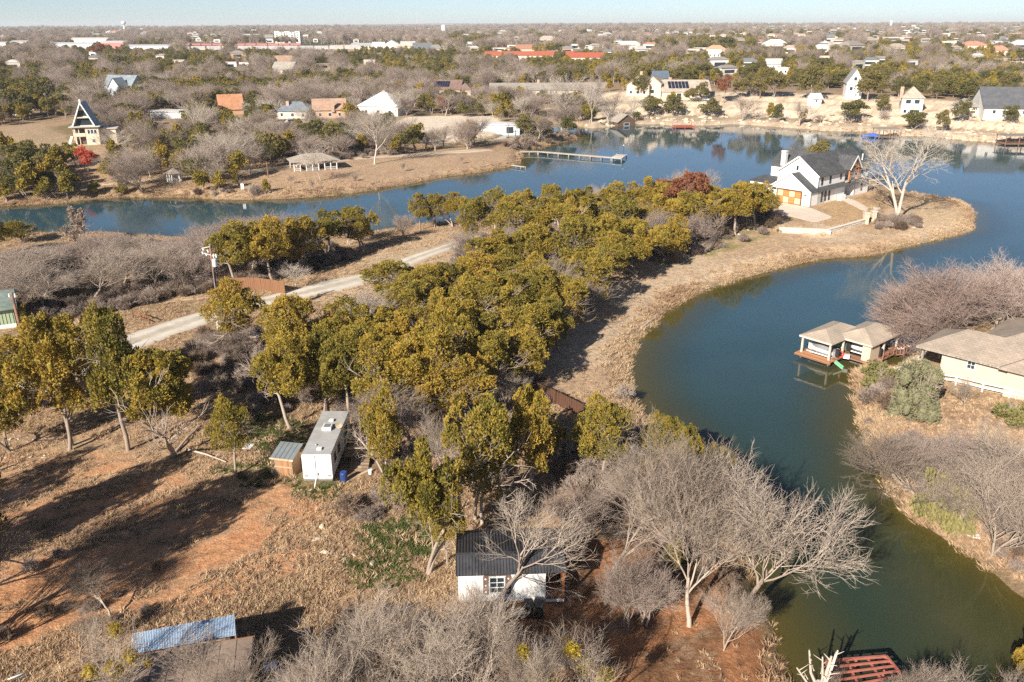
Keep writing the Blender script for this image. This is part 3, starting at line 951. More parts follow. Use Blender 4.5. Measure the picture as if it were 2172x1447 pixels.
def make_bare(seed, kind, hgt, wid, spec, trunk_h, rad, mats, stems=1, lean=(0, 0), mist=0, ks=(8, 6, 5, 3, 3, 3), split=2, droop=0., up=.10, cz=.60, rz=.42, mistmat=None):
    sk = grow(seed, hgt, spec, trunk_h, rad, (0, hgt * cz, wid / 2, hgt * rz), lean=lean, stems=stems, droop=droop, up=up)
    tm = seg_mesh(kind + '_trunk', sk[:split], ks, mats[0])
    cm = seg_mesh(kind + '_crown', sk[split:], ks[split:], mats[1])
    top = max(l[1][:, 2].max() for l in sk); w = np.percentile(np.abs(sk[-1][1][:, 0] - lean[0] * hgt * cz), 96) * 2
    parts = [('trunk', tm), ('crown', cm)]
    if mist:
        rs = np.random.RandomState(seed + 5)
        tips = sk[3][1] if len(sk) > 3 else sk[-1][1]
        pk = tips[rs.choice(len(tips), mist, replace=False)]
        for q in pk:
            r_ = rs.uniform(.28, .62)
            me = crown_mesh('mistletoe', rs, [(q[0], q[1], q[2] - r_ * .3, r_, r_ * 1.1), (q[0] + .2, q[1], q[2], r_ * .7, r_ * .7)], 420, .13, mistmat or MIST, hk=.5)
            parts.append(('mistletoe', me))
    add_proto(kind, parts, top, w)

HI = [(5, .44, .62, 6, .11), (5, .31, .60, 5, .14), (6, .20, .60, 4, .17), (5, .125, .60, 3, .2), (3, .075, .65, 2, .22), (0, 0, 0, 2, .25)]
FAN = [(7, .46, .60, 5, .10), (6, .30, .55, 4, .13), (6, .19, .55, 3, .16), (5, .115, .6, 3, .2), (2, .07, .65, 2, .22), (0, 0, 0, 2, .25)]
TH = [(5, .44, .62, 5, .12), (5, .30, .62, 4, .15), (5, .20, .62, 3, .18), (5, .12, .62, 3, .2), (2, .075, .65, 2, .22), (0, 0, 0, 2, .25)]
for s in range(4):
    make_bare(200 + s, 'bare', 9.0, 9.0, HI, 2.9 + .3 * s, .15, (BARK_PALE, BARK_PALE), stems=1 + (s == 2), rz=.46, split=2)
for s in range(3):
    make_bare(220 + s, 'bare_brown', 7.0, 8.0, TH, 2.0, .16, (BARK_GREY, BARK_MAUVE), stems=3, cz=.55, rz=.48)
for s in range(2):
    make_bare(245 + s, 'fan_tree', 8.0, 11.0, FAN, 1.5, .17, (BARK_PALE, bark_mat('rosy_twigs', (.32, .235, .20), (.48, .38, .33))), stems=4, cz=.50, rz=.52, up=.05)
for s in range(2):
    make_bare(230 + s, 'bare_mist', 8.5, 8.5, TH, 2.6, .14, (BARK_PALE, BARK_PALE), mist=3 + 5 * s)
make_bare(240, 'bare_lean', 8.5, 8.0, TH, 3.6, .17, (BARK_GREY, BARK_PALE), lean=(.62, -.05), cz=.6)
for s in range(2):
    make_bare(250 + s, 'white_tree', 15.0, 10.0, [(5, .34, .5, 6, .10), (5, .20, .6, 5, .16), (5, .11, .65, 3, .2), (5, .06, .7, 2, .2), (3, .035, .7, 2, .25), (0, 0, 0, 1, .2)],
              7.5, .25, (BARK_WHITE, BARK_WHITE), stems=2, up=.06, cz=.60, rz=.44)
MID = [(6, .42, .62, 4, .10), (6, .30, .60, 3, .13), (6, .19, .60, 3, .18), (5, .11, .65, 2, .2), (0, 0, 0, 1, .2)]
for s in range(5):
    make_bare(260 + s, 'bare_far', 8.5, 9.0, MID, 2.2 + .5 * (s % 2), .20, (BARK_GREY, (BARK_PALE, BARK_MAUVE, BARK_MAUVE, BARK_GREY, BARK_MAUVE)[s]), stems=1 + (s % 2), ks=(4, 3, 3, 3, 3))
for s in range(2):
    make_bare(270 + s, 'white_far', 11.0, 10.0, MID, 4.0, .15, (BARK_WHITE, BARK_WHITE), ks=(5, 4, 3, 3, 3))
BR = [(7, .45, .7, 3, .2), (7, .28, .8, 2, .25), (5, .16, .8, 2, .25), (0, 0, 0, 1, .25)]
for s in range(4):
    make_bare(280 + s, 'brush', 2.2, 3.2, BR, .5, .035, (BARK_DARK, (BARK_DARK, BARK_MAUVE, BARK_GREY, BARK_MAUVE)[s]), stems=5, split=1, ks=(4, 3, 3, 3), cz=.45, rz=.55)
# thicken far twigs so a crown still reads as a mass of twigs a few hundred metres off
# (built in the prototypes' radii, real twig bundles)

def tree(name, kind, p, h=None, w=None, rot=None, var=None, label=None, cat='tree', group=None, rs=random.Random(7)):
    parts, nh, nw = PROTO[kind][(var if var is not None else rs.randrange(len(PROTO[kind]))) % len(PROTO[kind])]
    h = h or nh; w = w or nw * h / nh
    e = empty(name, (p[0], p[1], p[2] - .08), rs.random() * 6.28 if rot is None else rot, label, cat, group)
    e.scale = (w / nw, w / nw, h / nh)
    for pn, me in parts:
        link_mesh(pn, me, e)
    return e

# ------------------------------------------------------------------ scattering of uncountable stuff
def scatter(name, pts, rots, scales, which, protos, label, base_mat=None):
    """One object whose geometry nodes put small meshes on its points."""
    me = bpy.data.meshes.new(name)
    pts = np.asarray(pts, np.float32)
    me.vertices.add(len(pts)); me.vertices.foreach_set('co', pts.ravel())
    for an, arr, typ in (('spin', rots, 'FLOAT'), ('size', scales, 'FLOAT'), ('pick', which, 'INT')):
        a = me.attributes.new(an, typ, 'POINT')
        a.data.foreach_set('value', np.asarray(arr, np.float32 if typ == 'FLOAT' else np.int32))
    o = bpy.data.objects.new(name, me); COL.objects.link(o)
    o['kind'] = 'stuff'; o['label'] = label
    ng = bpy.data.node_groups.new(name + '_nodes', 'GeometryNodeTree')
    ng.interface.new_socket('Geometry', in_out='INPUT', socket_type='NodeSocketGeometry')
    ng.interface.new_socket('Geometry', in_out='OUTPUT', socket_type='NodeSocketGeometry')
    gi = ng.nodes.new('NodeGroupInput'); go = ng.nodes.new('NodeGroupOutput')
    jn = ng.nodes.new('GeometryNodeJoinGeometry')
    def attr(n_, t):
        q = ng.nodes.new('GeometryNodeInputNamedAttribute'); q.data_type = t; q.inputs[0].default_value = n_; return q.outputs[0]
    sp, sz, pk = attr('spin', 'FLOAT'), attr('size', 'FLOAT'), attr('pick', 'INT')
    cx = ng.nodes.new('ShaderNodeCombineXYZ'); ng.links.new(sp, cx.inputs[2])
    for i, pme in enumerate(protos):
        po = bpy.data.objects.new(name + '_piece', pme)      # never linked to the scene: only the nodes use it
        oi = ng.nodes.new('GeometryNodeObjectInfo'); oi.inputs[0].default_value = po
        oi.inputs['As Instance'].default_value = True
        cmp_ = ng.nodes.new('FunctionNodeCompare'); cmp_.data_type = 'INT'; cmp_.operation = 'EQUAL'
        ng.links.new(pk, cmp_.inputs['A'] if 'A' in cmp_.inputs else cmp_.inputs[2])
        for s_ in cmp_.inputs:
            if s_.type == 'INT' and s_.name == 'A': ng.links.new(pk, s_)
            if s_.type == 'INT' and s_.name == 'B': s_.default_value = i
        ip = ng.nodes.new('GeometryNodeInstanceOnPoints')
        ng.links.new(gi.outputs[0], ip.inputs['Points'])
        ng.links.new(cmp_.outputs[0], ip.inputs['Selection'])
        ng.links.new(oi.outputs['Geometry'], ip.inputs['Instance'])
        ng.links.new(cx.outputs[0], ip.inputs['Rotation'])
        ng.links.new(sz, ip.inputs['Scale'])
        ng.links.new(ip.outputs[0], jn.inputs[0])
    ng.links.new(jn.outputs[0], go.inputs[0])
    md = o.modifiers.new('scatter', 'NODES'); md.node_group = ng
    return o

def joined(name, parts, h, s=1.0):
    """Trunk and crown of a prototype as one mesh for the scattered mass."""
    vs, fs, mi, mats, tn, b = [], [], [], [], [], 0
    for pn, me in parts:
        n = len(me.vertices); v = np.empty(n * 3, np.float32); me.vertices.foreach_get('co', v); v = v.reshape(-1, 3)
        f = np.empty(len(me.loops), np.int32); me.loops.foreach_get('vertex_index', f); f = f.reshape(-1, 4)
        t = np.zeros(n, np.float32)
        if 'tone' in me.attributes: me.attributes['tone'].data.foreach_get('value', t)
        mt = me.materials[0]
        if mt not in mats: mats.append(mt)
        vs.append(v); fs.append(f + b); mi += [mats.index(mt)] * len(f); tn.append(t); b += n
    me = np_mesh(name, np.concatenate(vs) / h * s, np.concatenate(fs), mats, {'tone': ('FLOAT', np.concatenate(tn))})
    me.polygons.foreach_set('material_index', mi)
    return me

def tuft(seed, n, h, spread, w, stops, name='dry_tuft'):
    rs = np.random.RandomState(seed)
    m = leaf_mat(name, stops, trans=.15, rnd=.6)
    b0 = np.stack([rs.randn(n) * spread * .4, rs.randn(n) * spread * .4, np.full(n, -.05)], 1)
    d = unit(np.stack([rs.randn(n) * .5, rs.randn(n) * .5, np.ones(n)], 1) + b0 * [1.4, 1.4, 0])
    L = h * rs.uniform(.5, 1.2, n)[:, None]
    sd = unit(np.cross(d, rs.randn(n, 3))) * w * rs.uniform(.6, 1.4, n)[:, None]
    mid = b0 + d * L * .55; tip = b0 + d * L + np.stack([rs.randn(n), rs.randn(n), -np.ones(n) * .5], 1) * .18 * L
    v = np.stack([b0 - sd, b0 + sd, mid + sd * .8, mid - sd * .8, tip], 1).reshape(-1, 3)
    i = np.arange(n)[:, None] * 5
    f = np.concatenate([i + np.array([[0, 1, 2, 3]]), i + np.array([[3, 2, 4, 4]])])
    # last faces as quads with a real fourth corner
    v2 = list(map(tuple, v)); extra = []
    for k in range(n):
        c = (v[k * 5 + 4] + v[k * 5 + 3]) / 2 + sd[k] * .01
        extra.append(c)
    f[n:, 3] = len(v) + np.arange(n)
    v = np.concatenate([v, np.array(extra)])
    tone = np.concatenate([np.repeat(rs.rand(n), 5), rs.rand(n)])
    return np_mesh(name, v, f, [m], {'tone': ('FLOAT', tone)})

STRAW = [(.1, (.38, .26, .16)), (.5, (.53, .38, .24)), (.9, (.64, .48, .31))]
BROWN = [(.1, (.22, .14, .09)), (.5, (.34, .23, .15)), (.9, (.44, .31, .20))]
PINKB = [(.1, (.30, .19, .12)), (.5, (.43, .29, .18)), (.9, (.56, .40, .26))]
GREENW = [(.1, (.055, .07, .02)), (.5, (.10, .125, .035)), (.9, (.17, .185, .06))]
# ------------------------------------------------------------------ buildings and other built things
KEEP = []       # (x0, x1, y0, y1, distance): parts of the view a building fills; trees in front stay out of it
FOOT = []       # (x, y, radius): ground a building stands on
MARKS = []      # (words, px, py): things a label can refer to

def keep(x0, x1, y0, y1, dist, foot=None, mark=None, slack=0.0):
    KEEP.append((x0, x1, y0, y1, dist, slack))
    if foot: FOOT.append(foot)
    if mark: MARKS.append((mark, (x0 + x1) / 2, (y0 + y1) / 2))

def z_at(py, y, px=1086):
    """Height of the thing seen at row py when it stands at distance y."""
    b = (py - 723.5) * CR + (px - 1086) * SR
    t = b / FPX
    return CAMZ - y * (SP + t * CP) / (CP - t * SP)

def window(parent, side, x, z, w, h, W=0, D=0, frame=WHITE, glass=GLASS, nx=1, ny=1, dx=0, dy=0, fw=.09):
    """A framed window on one wall of a box that spans x -W/2..W/2, y 0..D (plus dx, dy)."""
    mb = MB(); pb = MB()
    def put(b, u0, u1, z0, z1, n0, n1):
        if side == 'F': b.box(dx + u0, dx + u1, dy - n1, dy - n0, z0, z1)
        elif side == 'B': b.box(dx + u0, dx + u1, dy + D + n0, dy + D + n1, z0, z1)
        elif side == 'L': b.box(dx - W / 2 - n1, dx - W / 2 - n0, dy + u0, dy + u1, z0, z1)
        else: b.box(dx + W / 2 + n0, dx + W / 2 + n1, dy + u0, dy + u1, z0, z1)
    a, c = x - w / 2, x + w / 2
    put(mb, a - fw, a, z - fw, z + h + fw, -.02, .06); put(mb, c, c + fw, z - fw, z + h + fw, -.02, .06)
    put(mb, a, c, z - fw, z, -.02, .06); put(mb, a, c, z + h, z + h + fw, -.02, .06)
    for i in range(1, nx): put(mb, a + w * i / nx - .02, a + w * i / nx + .02, z, z + h, .01, .045)
    for i in range(1, ny): put(mb, a, c, z + h * i / ny - .02, z + h * i / ny + .02, .012, .047)
    put(pb, a, c, z, z + h, -.02, .012)
    f = mb.build('window', frame, parent)
    pb.build('pane', glass, f)
    return f

def gable_walls(mb, x0, x1, y0, y1, z0, z1, rh, along='x', m=0):
    if along == 'x':
        c = (y0 + y1) / 2
        vs = [(x0, y0, z0), (x1, y0, z0), (x1, y1, z0), (x0, y1, z0), (x0, y0, z1), (x1, y0, z1), (x1, y1, z1), (x0, y1, z1), (x0, c, z1 + rh), (x1, c, z1 + rh)]
        fs = [(0, 1, 5, 4), (2, 3, 7, 6), (1, 2, 6, 9, 5), (3, 0, 4, 8, 7), (4, 5, 9, 8), (6, 7, 8, 9)]
    else:
        c = (x0 + x1) / 2
        vs = [(x0, y0, z0), (x1, y0, z0), (x1, y1, z0), (x0, y1, z0), (x0, y0, z1), (x1, y0, z1), (x1, y1, z1), (x0, y1, z1), (c, y0, z1 + rh), (c, y1, z1 + rh)]
        fs = [(0, 1, 5, 8, 4), (2, 3, 7, 9, 6), (1, 2, 6, 5), (3, 0, 4, 7), (5, 6, 9, 8), (7, 4, 8, 9)]
    mb.add(vs, fs, m)

def gable_roof(mb, x0, x1, y0, y1, z, rh, oh=.4, t=.16, along='x', lift=.03, m=0):
    z += lift
    if along == 'x':
        c = (y0 + y1) / 2; s = rh / (c - y0)
        a = (x0 - oh, y0 - oh, z - oh * s); b = (x1 + oh, y0 - oh, z - oh * s)
        r0 = (x0 - oh, c, z + rh); r1 = (x1 + oh, c, z + rh)
        d = (x0 - oh, y1 + oh, z - oh * s); e = (x1 + oh, y1 + oh, z - oh * s)
    else:
        c = (x0 + x1) / 2; s = rh / (c - x0)
        a = (x0 - oh, y0 - oh, z - oh * s); b = (x0 - oh, y1 + oh, z - oh * s)
        r0 = (c, y0 - oh, z + rh); r1 = (c, y1 + oh, z + rh)
        d = (x1 + oh, y0 - oh, z - oh * s); e = (x1 + oh, y1 + oh, z - oh * s)
    up = lambda p, k=t: (p[0], p[1], p[2] + k)
    vs = [a, b, r1, r0, d, e, up(a), up(b), up(r1), up(r0), up(d), up(e)]
    fs = [(0, 1, 2, 3), (3, 2, 5, 4), (6, 9, 8, 7), (9, 10, 11, 8), (0, 6, 7, 1), (4, 5, 11, 10), (0, 3, 9, 6), (3, 4, 10, 9), (1, 7, 8, 2), (2, 8, 11, 5)]
    mb.add(vs, fs, m)

def hip_roof(mb, x0, x1, y0, y1, z, rh, oh=.5, t=.14, m=0, ridge=None):
    x0 -= oh; x1 += oh; y0 -= oh; y1 += oh
    w, d = x1 - x0, y1 - y0
    if w >= d: r0 = (x0 + d / 2, (y0 + y1) / 2); r1 = (x1 - d / 2 + .01, (y0 + y1) / 2)
    else: r0 = ((x0 + x1) / 2, y0 + w / 2); r1 = ((x0 + x1) / 2, y1 - w / 2 + .01)
    if ridge: r0, r1 = ridge
    c = [(x0, y0), (x1, y0), (x1, y1), (x0, y1)]
    vs = [(*p, z) for p in c] + [(*p, z + t) for p in c] + [(*r0, z + t + rh), (*r1, z + t + rh)]
    fs = [(3, 2, 1, 0)] + [(i, (i + 1) % 4, 4 + (i + 1) % 4, 4 + i) for i in range(4)]
    if w >= d: fs += [(4, 5, 9, 8), (5, 6, 9), (6, 7, 8, 9), (7, 4, 8)]
    else: fs += [(4, 5, 8), (5, 6, 9, 8), (6, 7, 9), (7, 4, 8, 9)]
    mb.add(vs, fs, m)

def frame_px(a, b, z=None):
    """Origin and turn of a thing whose front foot line runs between two pixels."""
    A = G(*a) if z is None else Vector(P(*a, z)); B = G(*b) if z is None else Vector(P(*b, z))
    c = (A + B) / 2
    return c, math.atan2(B.y - A.y, B.x - A.x), (B - A).xy.length

ROOFS = {}
def rshingle(c):
    c = tuple(c)
    if c not in ROOFS: ROOFS[c] = shingle(c)
    return ROOFS[c]

def house(xl, xr, yb, wall_h, roof, rh, D, wall, roofc, label, ytop=None, turn=0.0, win=(), oh=.5, chimney=None, name='house', cat='house', extra=None, mark=None, metal=False, group=None, depth_k=.6, dist=None):
    """A house whose front spans xl..xr and stands at row yb of the photograph."""
    if dist:
        c = Vector(((0.5 * (xl + xr) - 1086) / FPX * (dist * CP + 30 * SP), dist, 0)); c.z = H1(c.x, c.y)
        pw = (xr - xl) * (dist * CP + 34 * SP) / FPX
        c.z = max(c.z, 0)
    else:
        A = G(xl, yb); B = G(xr, yb); c = (A + B) / 2; pw = (B - A).xy.length
    th = R(turn)
    W = pw / (math.cos(th) + abs(math.sin(th)) * depth_k)
    D = D or W * depth_k
    z = H1(c.x, c.y)
    e = empty(name, (c.x, c.y, z), th, label, cat, group)
    wm = wall if isinstance(wall, bpy.types.Material) else paint(wall, .8, .08, .5)
    rm = roofc if isinstance(roofc, bpy.types.Material) else (paint(roofc, .4, .08, .4, metal=.2) if metal else rshingle(roofc))
    mb = MB(); rb = MB()
    if roof == 'hip':
        mb.box(-W / 2, W / 2, 0, D, -1.5, wall_h); hip_roof(rb, -W / 2, W / 2, 0, D, wall_h + .01, rh, oh)
    elif roof == 'flat':
        mb.box(-W / 2, W / 2, 0, D, -1.5, wall_h); rb.box(-W / 2 - oh, W / 2 + oh, -oh, D + oh, wall_h + .01, wall_h + .3)
    elif roof == 'low':
        gable_walls(mb, -W / 2, W / 2, 0, D, -1.5, wall_h, rh); gable_roof(rb, -W / 2, W / 2, 0, D, wall_h, rh, oh * .5)
    else:
        al = 'x' if roof == 'gable' else 'y'
        gable_walls(mb, -W / 2, W / 2, 0, D, -1.5, wall_h, rh, al); gable_roof(rb, -W / 2, W / 2, 0, D, wall_h, rh, oh, along=al)
    mb.build('wall', wm, e); rb.build('roof', rm, e)
    for (s, fx, zz, w, h) in win:
        L = W if s in 'FB' else D
        window(e, s, (fx - .5) * W if s in 'FB' else fx * D, zz, w, h, W, D)
    if chimney:
        x, y, h = chimney
        o = MB().box(x * W - .6, x * W + .6, y * D - .5, y * D + .5, wall_h - 1, h).build('chimney', paint((.42, .30, .22), .9, .2, 2), e)
    if extra: extra(e, W, D)
    r = max(W, D) * .55 + 2
    FOOT.append((c.x - math.sin(th) * D / 2, c.y + math.cos(th) * D / 2, r))
    yt = ytop if ytop is not None else proj(c.x, c.y + D * .5, z + wall_h + rh)[1]
    KEEP.append((xl, xr, yt, yb - (yb - yt) * .12, c.y, .35))
    if mark: MARKS.append((mark, (xl + xr) / 2, (yt + yb) / 2))
    return e

# ---- the white lake house
def white_house():
    rz = math.atan2(.658, .753)
    e = empty('lake_house', (61.3, 170.9, 2.5), rz, 'large white two-storey house with slate roof on the peninsula point', 'house')
    MARKS.append(('white lake house', 1740, 380)); KEEP.append((1606, 1852, 318, 440, 172, 0.0)); FOOT.append((66, 183, 15)); FOOT.append((73, 190, 11))
    slate = shingle((.075, .078, .085), .2, 'slate_shingle')
    trim = paint((.80, .79, .76), .5, .03, 1, name='white_trim')
    lower = MB()
    gable_walls(lower, 0, 6, 0, 9.6, -1, 2.9, 3.2, 'x')
    lower.build('garage_wall', WHITE2, e)
    g = MB(); gable_roof(g, .0, 3.2, 0, 9.6, 2.9, 3.2, .3); g.build('garage_roof', slate, e)
    # white rake boards
    for s in (0, 9.6): MB().bar((-.33, s + (-.3 if s == 0 else .3), 2.9 - .2 + .1), (-.33, 4.8, 6.12 + .1), .06, .26).build('rake_board', trim, e)
    up = MB()
    gable_walls(up, 3, 14, .3, 9.7, -1, 5.9, 3.4, 'x')
    up.box(18, 24.2, .3, 9.7, -1, 5.9)
    up.box(14.003, 17.997, 2.4, 9.7, -1, 5.9)
    # right gable end
    up.add([(14.01, .3, 5.9), (14.01, 9.7, 5.9), (14.01, 5, 9.3), (24.2, .3, 5.9), (24.2, 9.7, 5.9), (24.2, 5, 9.3)], [(3, 4, 5), (0, 2, 1)])
    up.box(3.003, 14, .0, .297, -1, 2.9); up.box(18, 24.2, .0, .297, -1, 2.9)
    up.build('house_wall', WHITE2, e)
    r = MB(); s = 3.4 / 4.7; z = 5.93; oh = .4
    def slope(u0, u1, w0, w1):
        f = lambda w: z + (w - .3) * s if w <= 5 else z + (9.7 - w) * s
        a = [(u0, w0, f(w0)), (u1, w0, f(w0)), (u1, w1, f(w1)), (u0, w1, f(w1))]
        r.add([(x, y, q + .14) for x, y, q in a] + a, [(0, 1, 2, 3), (7, 6, 5, 4), (0, 4, 5, 1), (1, 5, 6, 2), (2, 6, 7, 3), (3, 7, 4, 0)])
    slope(2.6, 13.9, -.1, 5); slope(18.1, 24.6, -.1, 5); slope(13.9, 18.1, 2.6, 5); slope(2.6, 24.6, 5.0001, 10.1)
    r.build('main_roof', slate, e)
    for w0 in (-.1, 10.1):
        MB().bar((2.55, w0, 5.93 + (-.4) * s + .08), (2.55, 5, 9.33 + .08), .07, .28).build('rake_board', trim, e)
    k = MB()
    q = [(2.9, -.7, 2.95), (24.6, -.7, 2.95), (24.6, .3, 3.55), (2.9, .3, 3.55)]
    k.slab(q, .12); k.build('skirt_roof', slate, e)
    # rear wing and low left wing
    bw = MB(); gable_walls(bw, 9.5, 18.5, 9.7, 15.5, -1, 5.9, 2.8, 'y'); bw.build('wing_wall', WHITE2, e)
    br = MB(); gable_roof(br, 9.5, 18.5, 6.0, 15.5, 5.9, 2.8, .35, along='y'); br.build('wing_roof', slate, e)
    lw = MB(); lw.box(3.2, 9, 9.703, 16.5, -1, 3.0); lw.build('side_wing', WHITE2, e)
    lr = MB(); lr.slab([(2.9, 9.72, 3.1), (2.9, 16.8, 3.1), (9.3, 16.8, 3.5), (9.3, 9.72, 3.5)], .14); lr.build('side_wing_roof', slate, e)
    ch = MB(); ch.box(9.3, 10.3, 12.2, 13.2, 5.2, 9.0); ch.box(9.2, 10.4, 12.1, 13.3, 9.0, 9.15); ch.build('chimney', WHITE2, e)
    v = MB(); v.tube([(23.2, 1.6, 7), (23.2, 1.6, 8.4)], .12, 8); v.build('flue', trim, e)
    # garage door of eight boarded squares
    door = MB(); door.box(-.06, .0, 2.0, 7.6, 0, 2.75); dr = door.build('garage_door', DARKWOOD, e)
    orange = wood((.46, .17, .05), 'orange_boards', .12, axis=2); pale = wood((.62, .42, .25), 'pale_boards', .12, axis=2)
    for i in range(4):
        for j in range(2):
            y0 = 2.12 + i * 1.36
            MB().box(-.10, -.06, y0, y0 + 1.26, .12 + j * 1.3, 1.32 + j * 1.3).build('door_panel', orange if (i + j) % 2 == (1) else pale, dr)
    frame = MB(); frame.box(-.09, 0, 1.8, 1.997, 0, 2.95); frame.box(-.09, 0, 7.603, 7.8, 0, 2.95); frame.box(-.09, 0, 2, 7.6, 2.753, 2.95); frame.build('door_frame', DARKWOOD, e)
    for y in (1.1, 8.6):
        MB().box(-.22, 0, y - .12, y + .12, 2.0, 2.4).build('wall_lamp', BLACK, e)
    dk = paint((.10, .10, .09), .5, .1, 1, name='bronze_frame')
    def win(u, w, z0, ww, h, face='S'):
        mb = MB(); pb = MB()
        if face == 'S':
            mb.box(u - ww / 2 - .08, u + ww / 2 + .08, w - .06, w, z0 - .08, z0 + h + .08); pb.box(u - ww / 2, u + ww / 2, w - .075, w - .06, z0, z0 + h)
        else:
            mb.box(u - .06, u, w - ww / 2 - .08, w + ww / 2 + .08, z0 - .08, z0 + h + .08); pb.box(u - .075, u - .06, w - ww / 2, w + ww / 2, z0, z0 + h)
        o = mb.build('window', dk, e); pb.build('pane', GLASS, o)
    for u in (4.6, 6.1, 7.6): win(u, 0, .5, .55, 1.9)
    for u in (4.6, 7.9): win(u, .3, 3.9, .6, 1.75)
    win(19.2, .3, 4.2, .6, 1.6); win(21.3, .3, 4.6, .45, .6); win(23.2, .3, 4.6, .45, .6); win(21.4, 0, .8, .5, 1.8); win(12.2, .3, 4.3, .5, 1.2)
    win(3, 5.3, 6.6, .35, .8, 'E'); win(0, 8.4, 2.6, .8, .3, 'E')
    # timbered entry with a balcony
    t = MB()
    for u in (14.15, 17.85): t.bar((u, -.55, 3.6), (u, -.55, 6.4), .26)
    t.bar((13.9, -.55, 6.35), (18.1, -.55, 6.35), .26); t.bar((16, -.55, 6.35), (16, -.55, 8.3), .2)
    t.bar((14.3, -.55, 6.4), (15.5, -.55, 7.3), .16); t.bar((17.7, -.55, 6.4), (16.5, -.55, 7.3), .16)
    t.bar((14.2, -.55, 6.5), (16, -.55, 8.5), .22); t.bar((17.8, -.55, 6.5), (16, -.55, 8.5), .22)
    t.bar((14.15, -.5, 5.0), (15.4, -.5, 6.3), .14); t.bar((17.85, -.5, 5.0), (16.6, -.5, 6.3), .14)
    t.build('entry_truss', CEDAR, e)
    d = MB()
    for s_ in (-1, 1): d.slab([(16 + s_ * 2.5, -1.0, 6.1), (16 + s_ * 2.5, 3.2, 6.1), (16, 3.2, 8.85), (16, -1.0, 8.85)], .14)
    d.build('entry_roof', slate, e)
    for s_ in (-1, 1): MB().bar((16 + s_ * 2.5, -1.03, 6.08), (16, -1.03, 8.84), .07, .3).build('rake_board', trim, e)
    MB().box(14.003, 17.997, -.1, 2.397, 3.3, 3.5).build('balcony_floor', PALEWOOD, e)
    rl = MB(); rl.bar((14.2, -.5, 4.5), (17.8, -.5, 4.5), .08)
    for i in range(9): rl.bar((14.3 + i * .43, -.5, 3.6), (14.3 + i * .43, -.5, 4.45), .03)
    rl.build('balcony_rail', BLACK, e)
    bk = MB(); bk.box(14.4, 16.6, 2.34, 2.397, 3.6, 5.7); o = bk.build('balcony_door', dk, e)
    MB().box(14.5, 15.45, 2.32, 2.337, 3.65, 5.6).build('pane', GLASS, o); MB().box(15.55, 16.5, 2.32, 2.337, 3.65, 5.6).build('pane', GLASS, o)
    MB().box(14.1, 17.9, 2.3, 2.333, 5.75, 6.6).build('soffit_boards', CEDAR, e)
    MB().box(15.2, 16.6, 2.33, 2.397, .1, 2.4).build('front_door', CEDAR, e)
    MB().box(13.85, 18.1, -.6, 2.39, -.5, .12).build('porch_floor', CONC, e)
    MB().box(10.7, 12.6, -1.2, -.3, -.5, 1.1).build('meter_wall', WHITE2, e)
    for p, z0, z1 in (((2.95, .22), 3.6, 5.8), ((18.1, -.06), 0, 2.9), ((24.1, -.06), 0, 2.9), ((.1, -.05), 0, 2.9)): MB().bar((p[0], p[1] - .06, z0), (p[0], p[1] - .06, z1), .09).build('downpipe', METAL, e)
    for a, b_ in (((2.6, -.16, 5.66), (13.8, -.16, 5.66)), ((18.2, -.16, 5.66), (24.5, -.16, 5.66)), ((2.9, -.76, 2.9), (24.6, -.76, 2.9))): MB().bar(a, b_, .12).build('gutter', dk, e)
white_house()

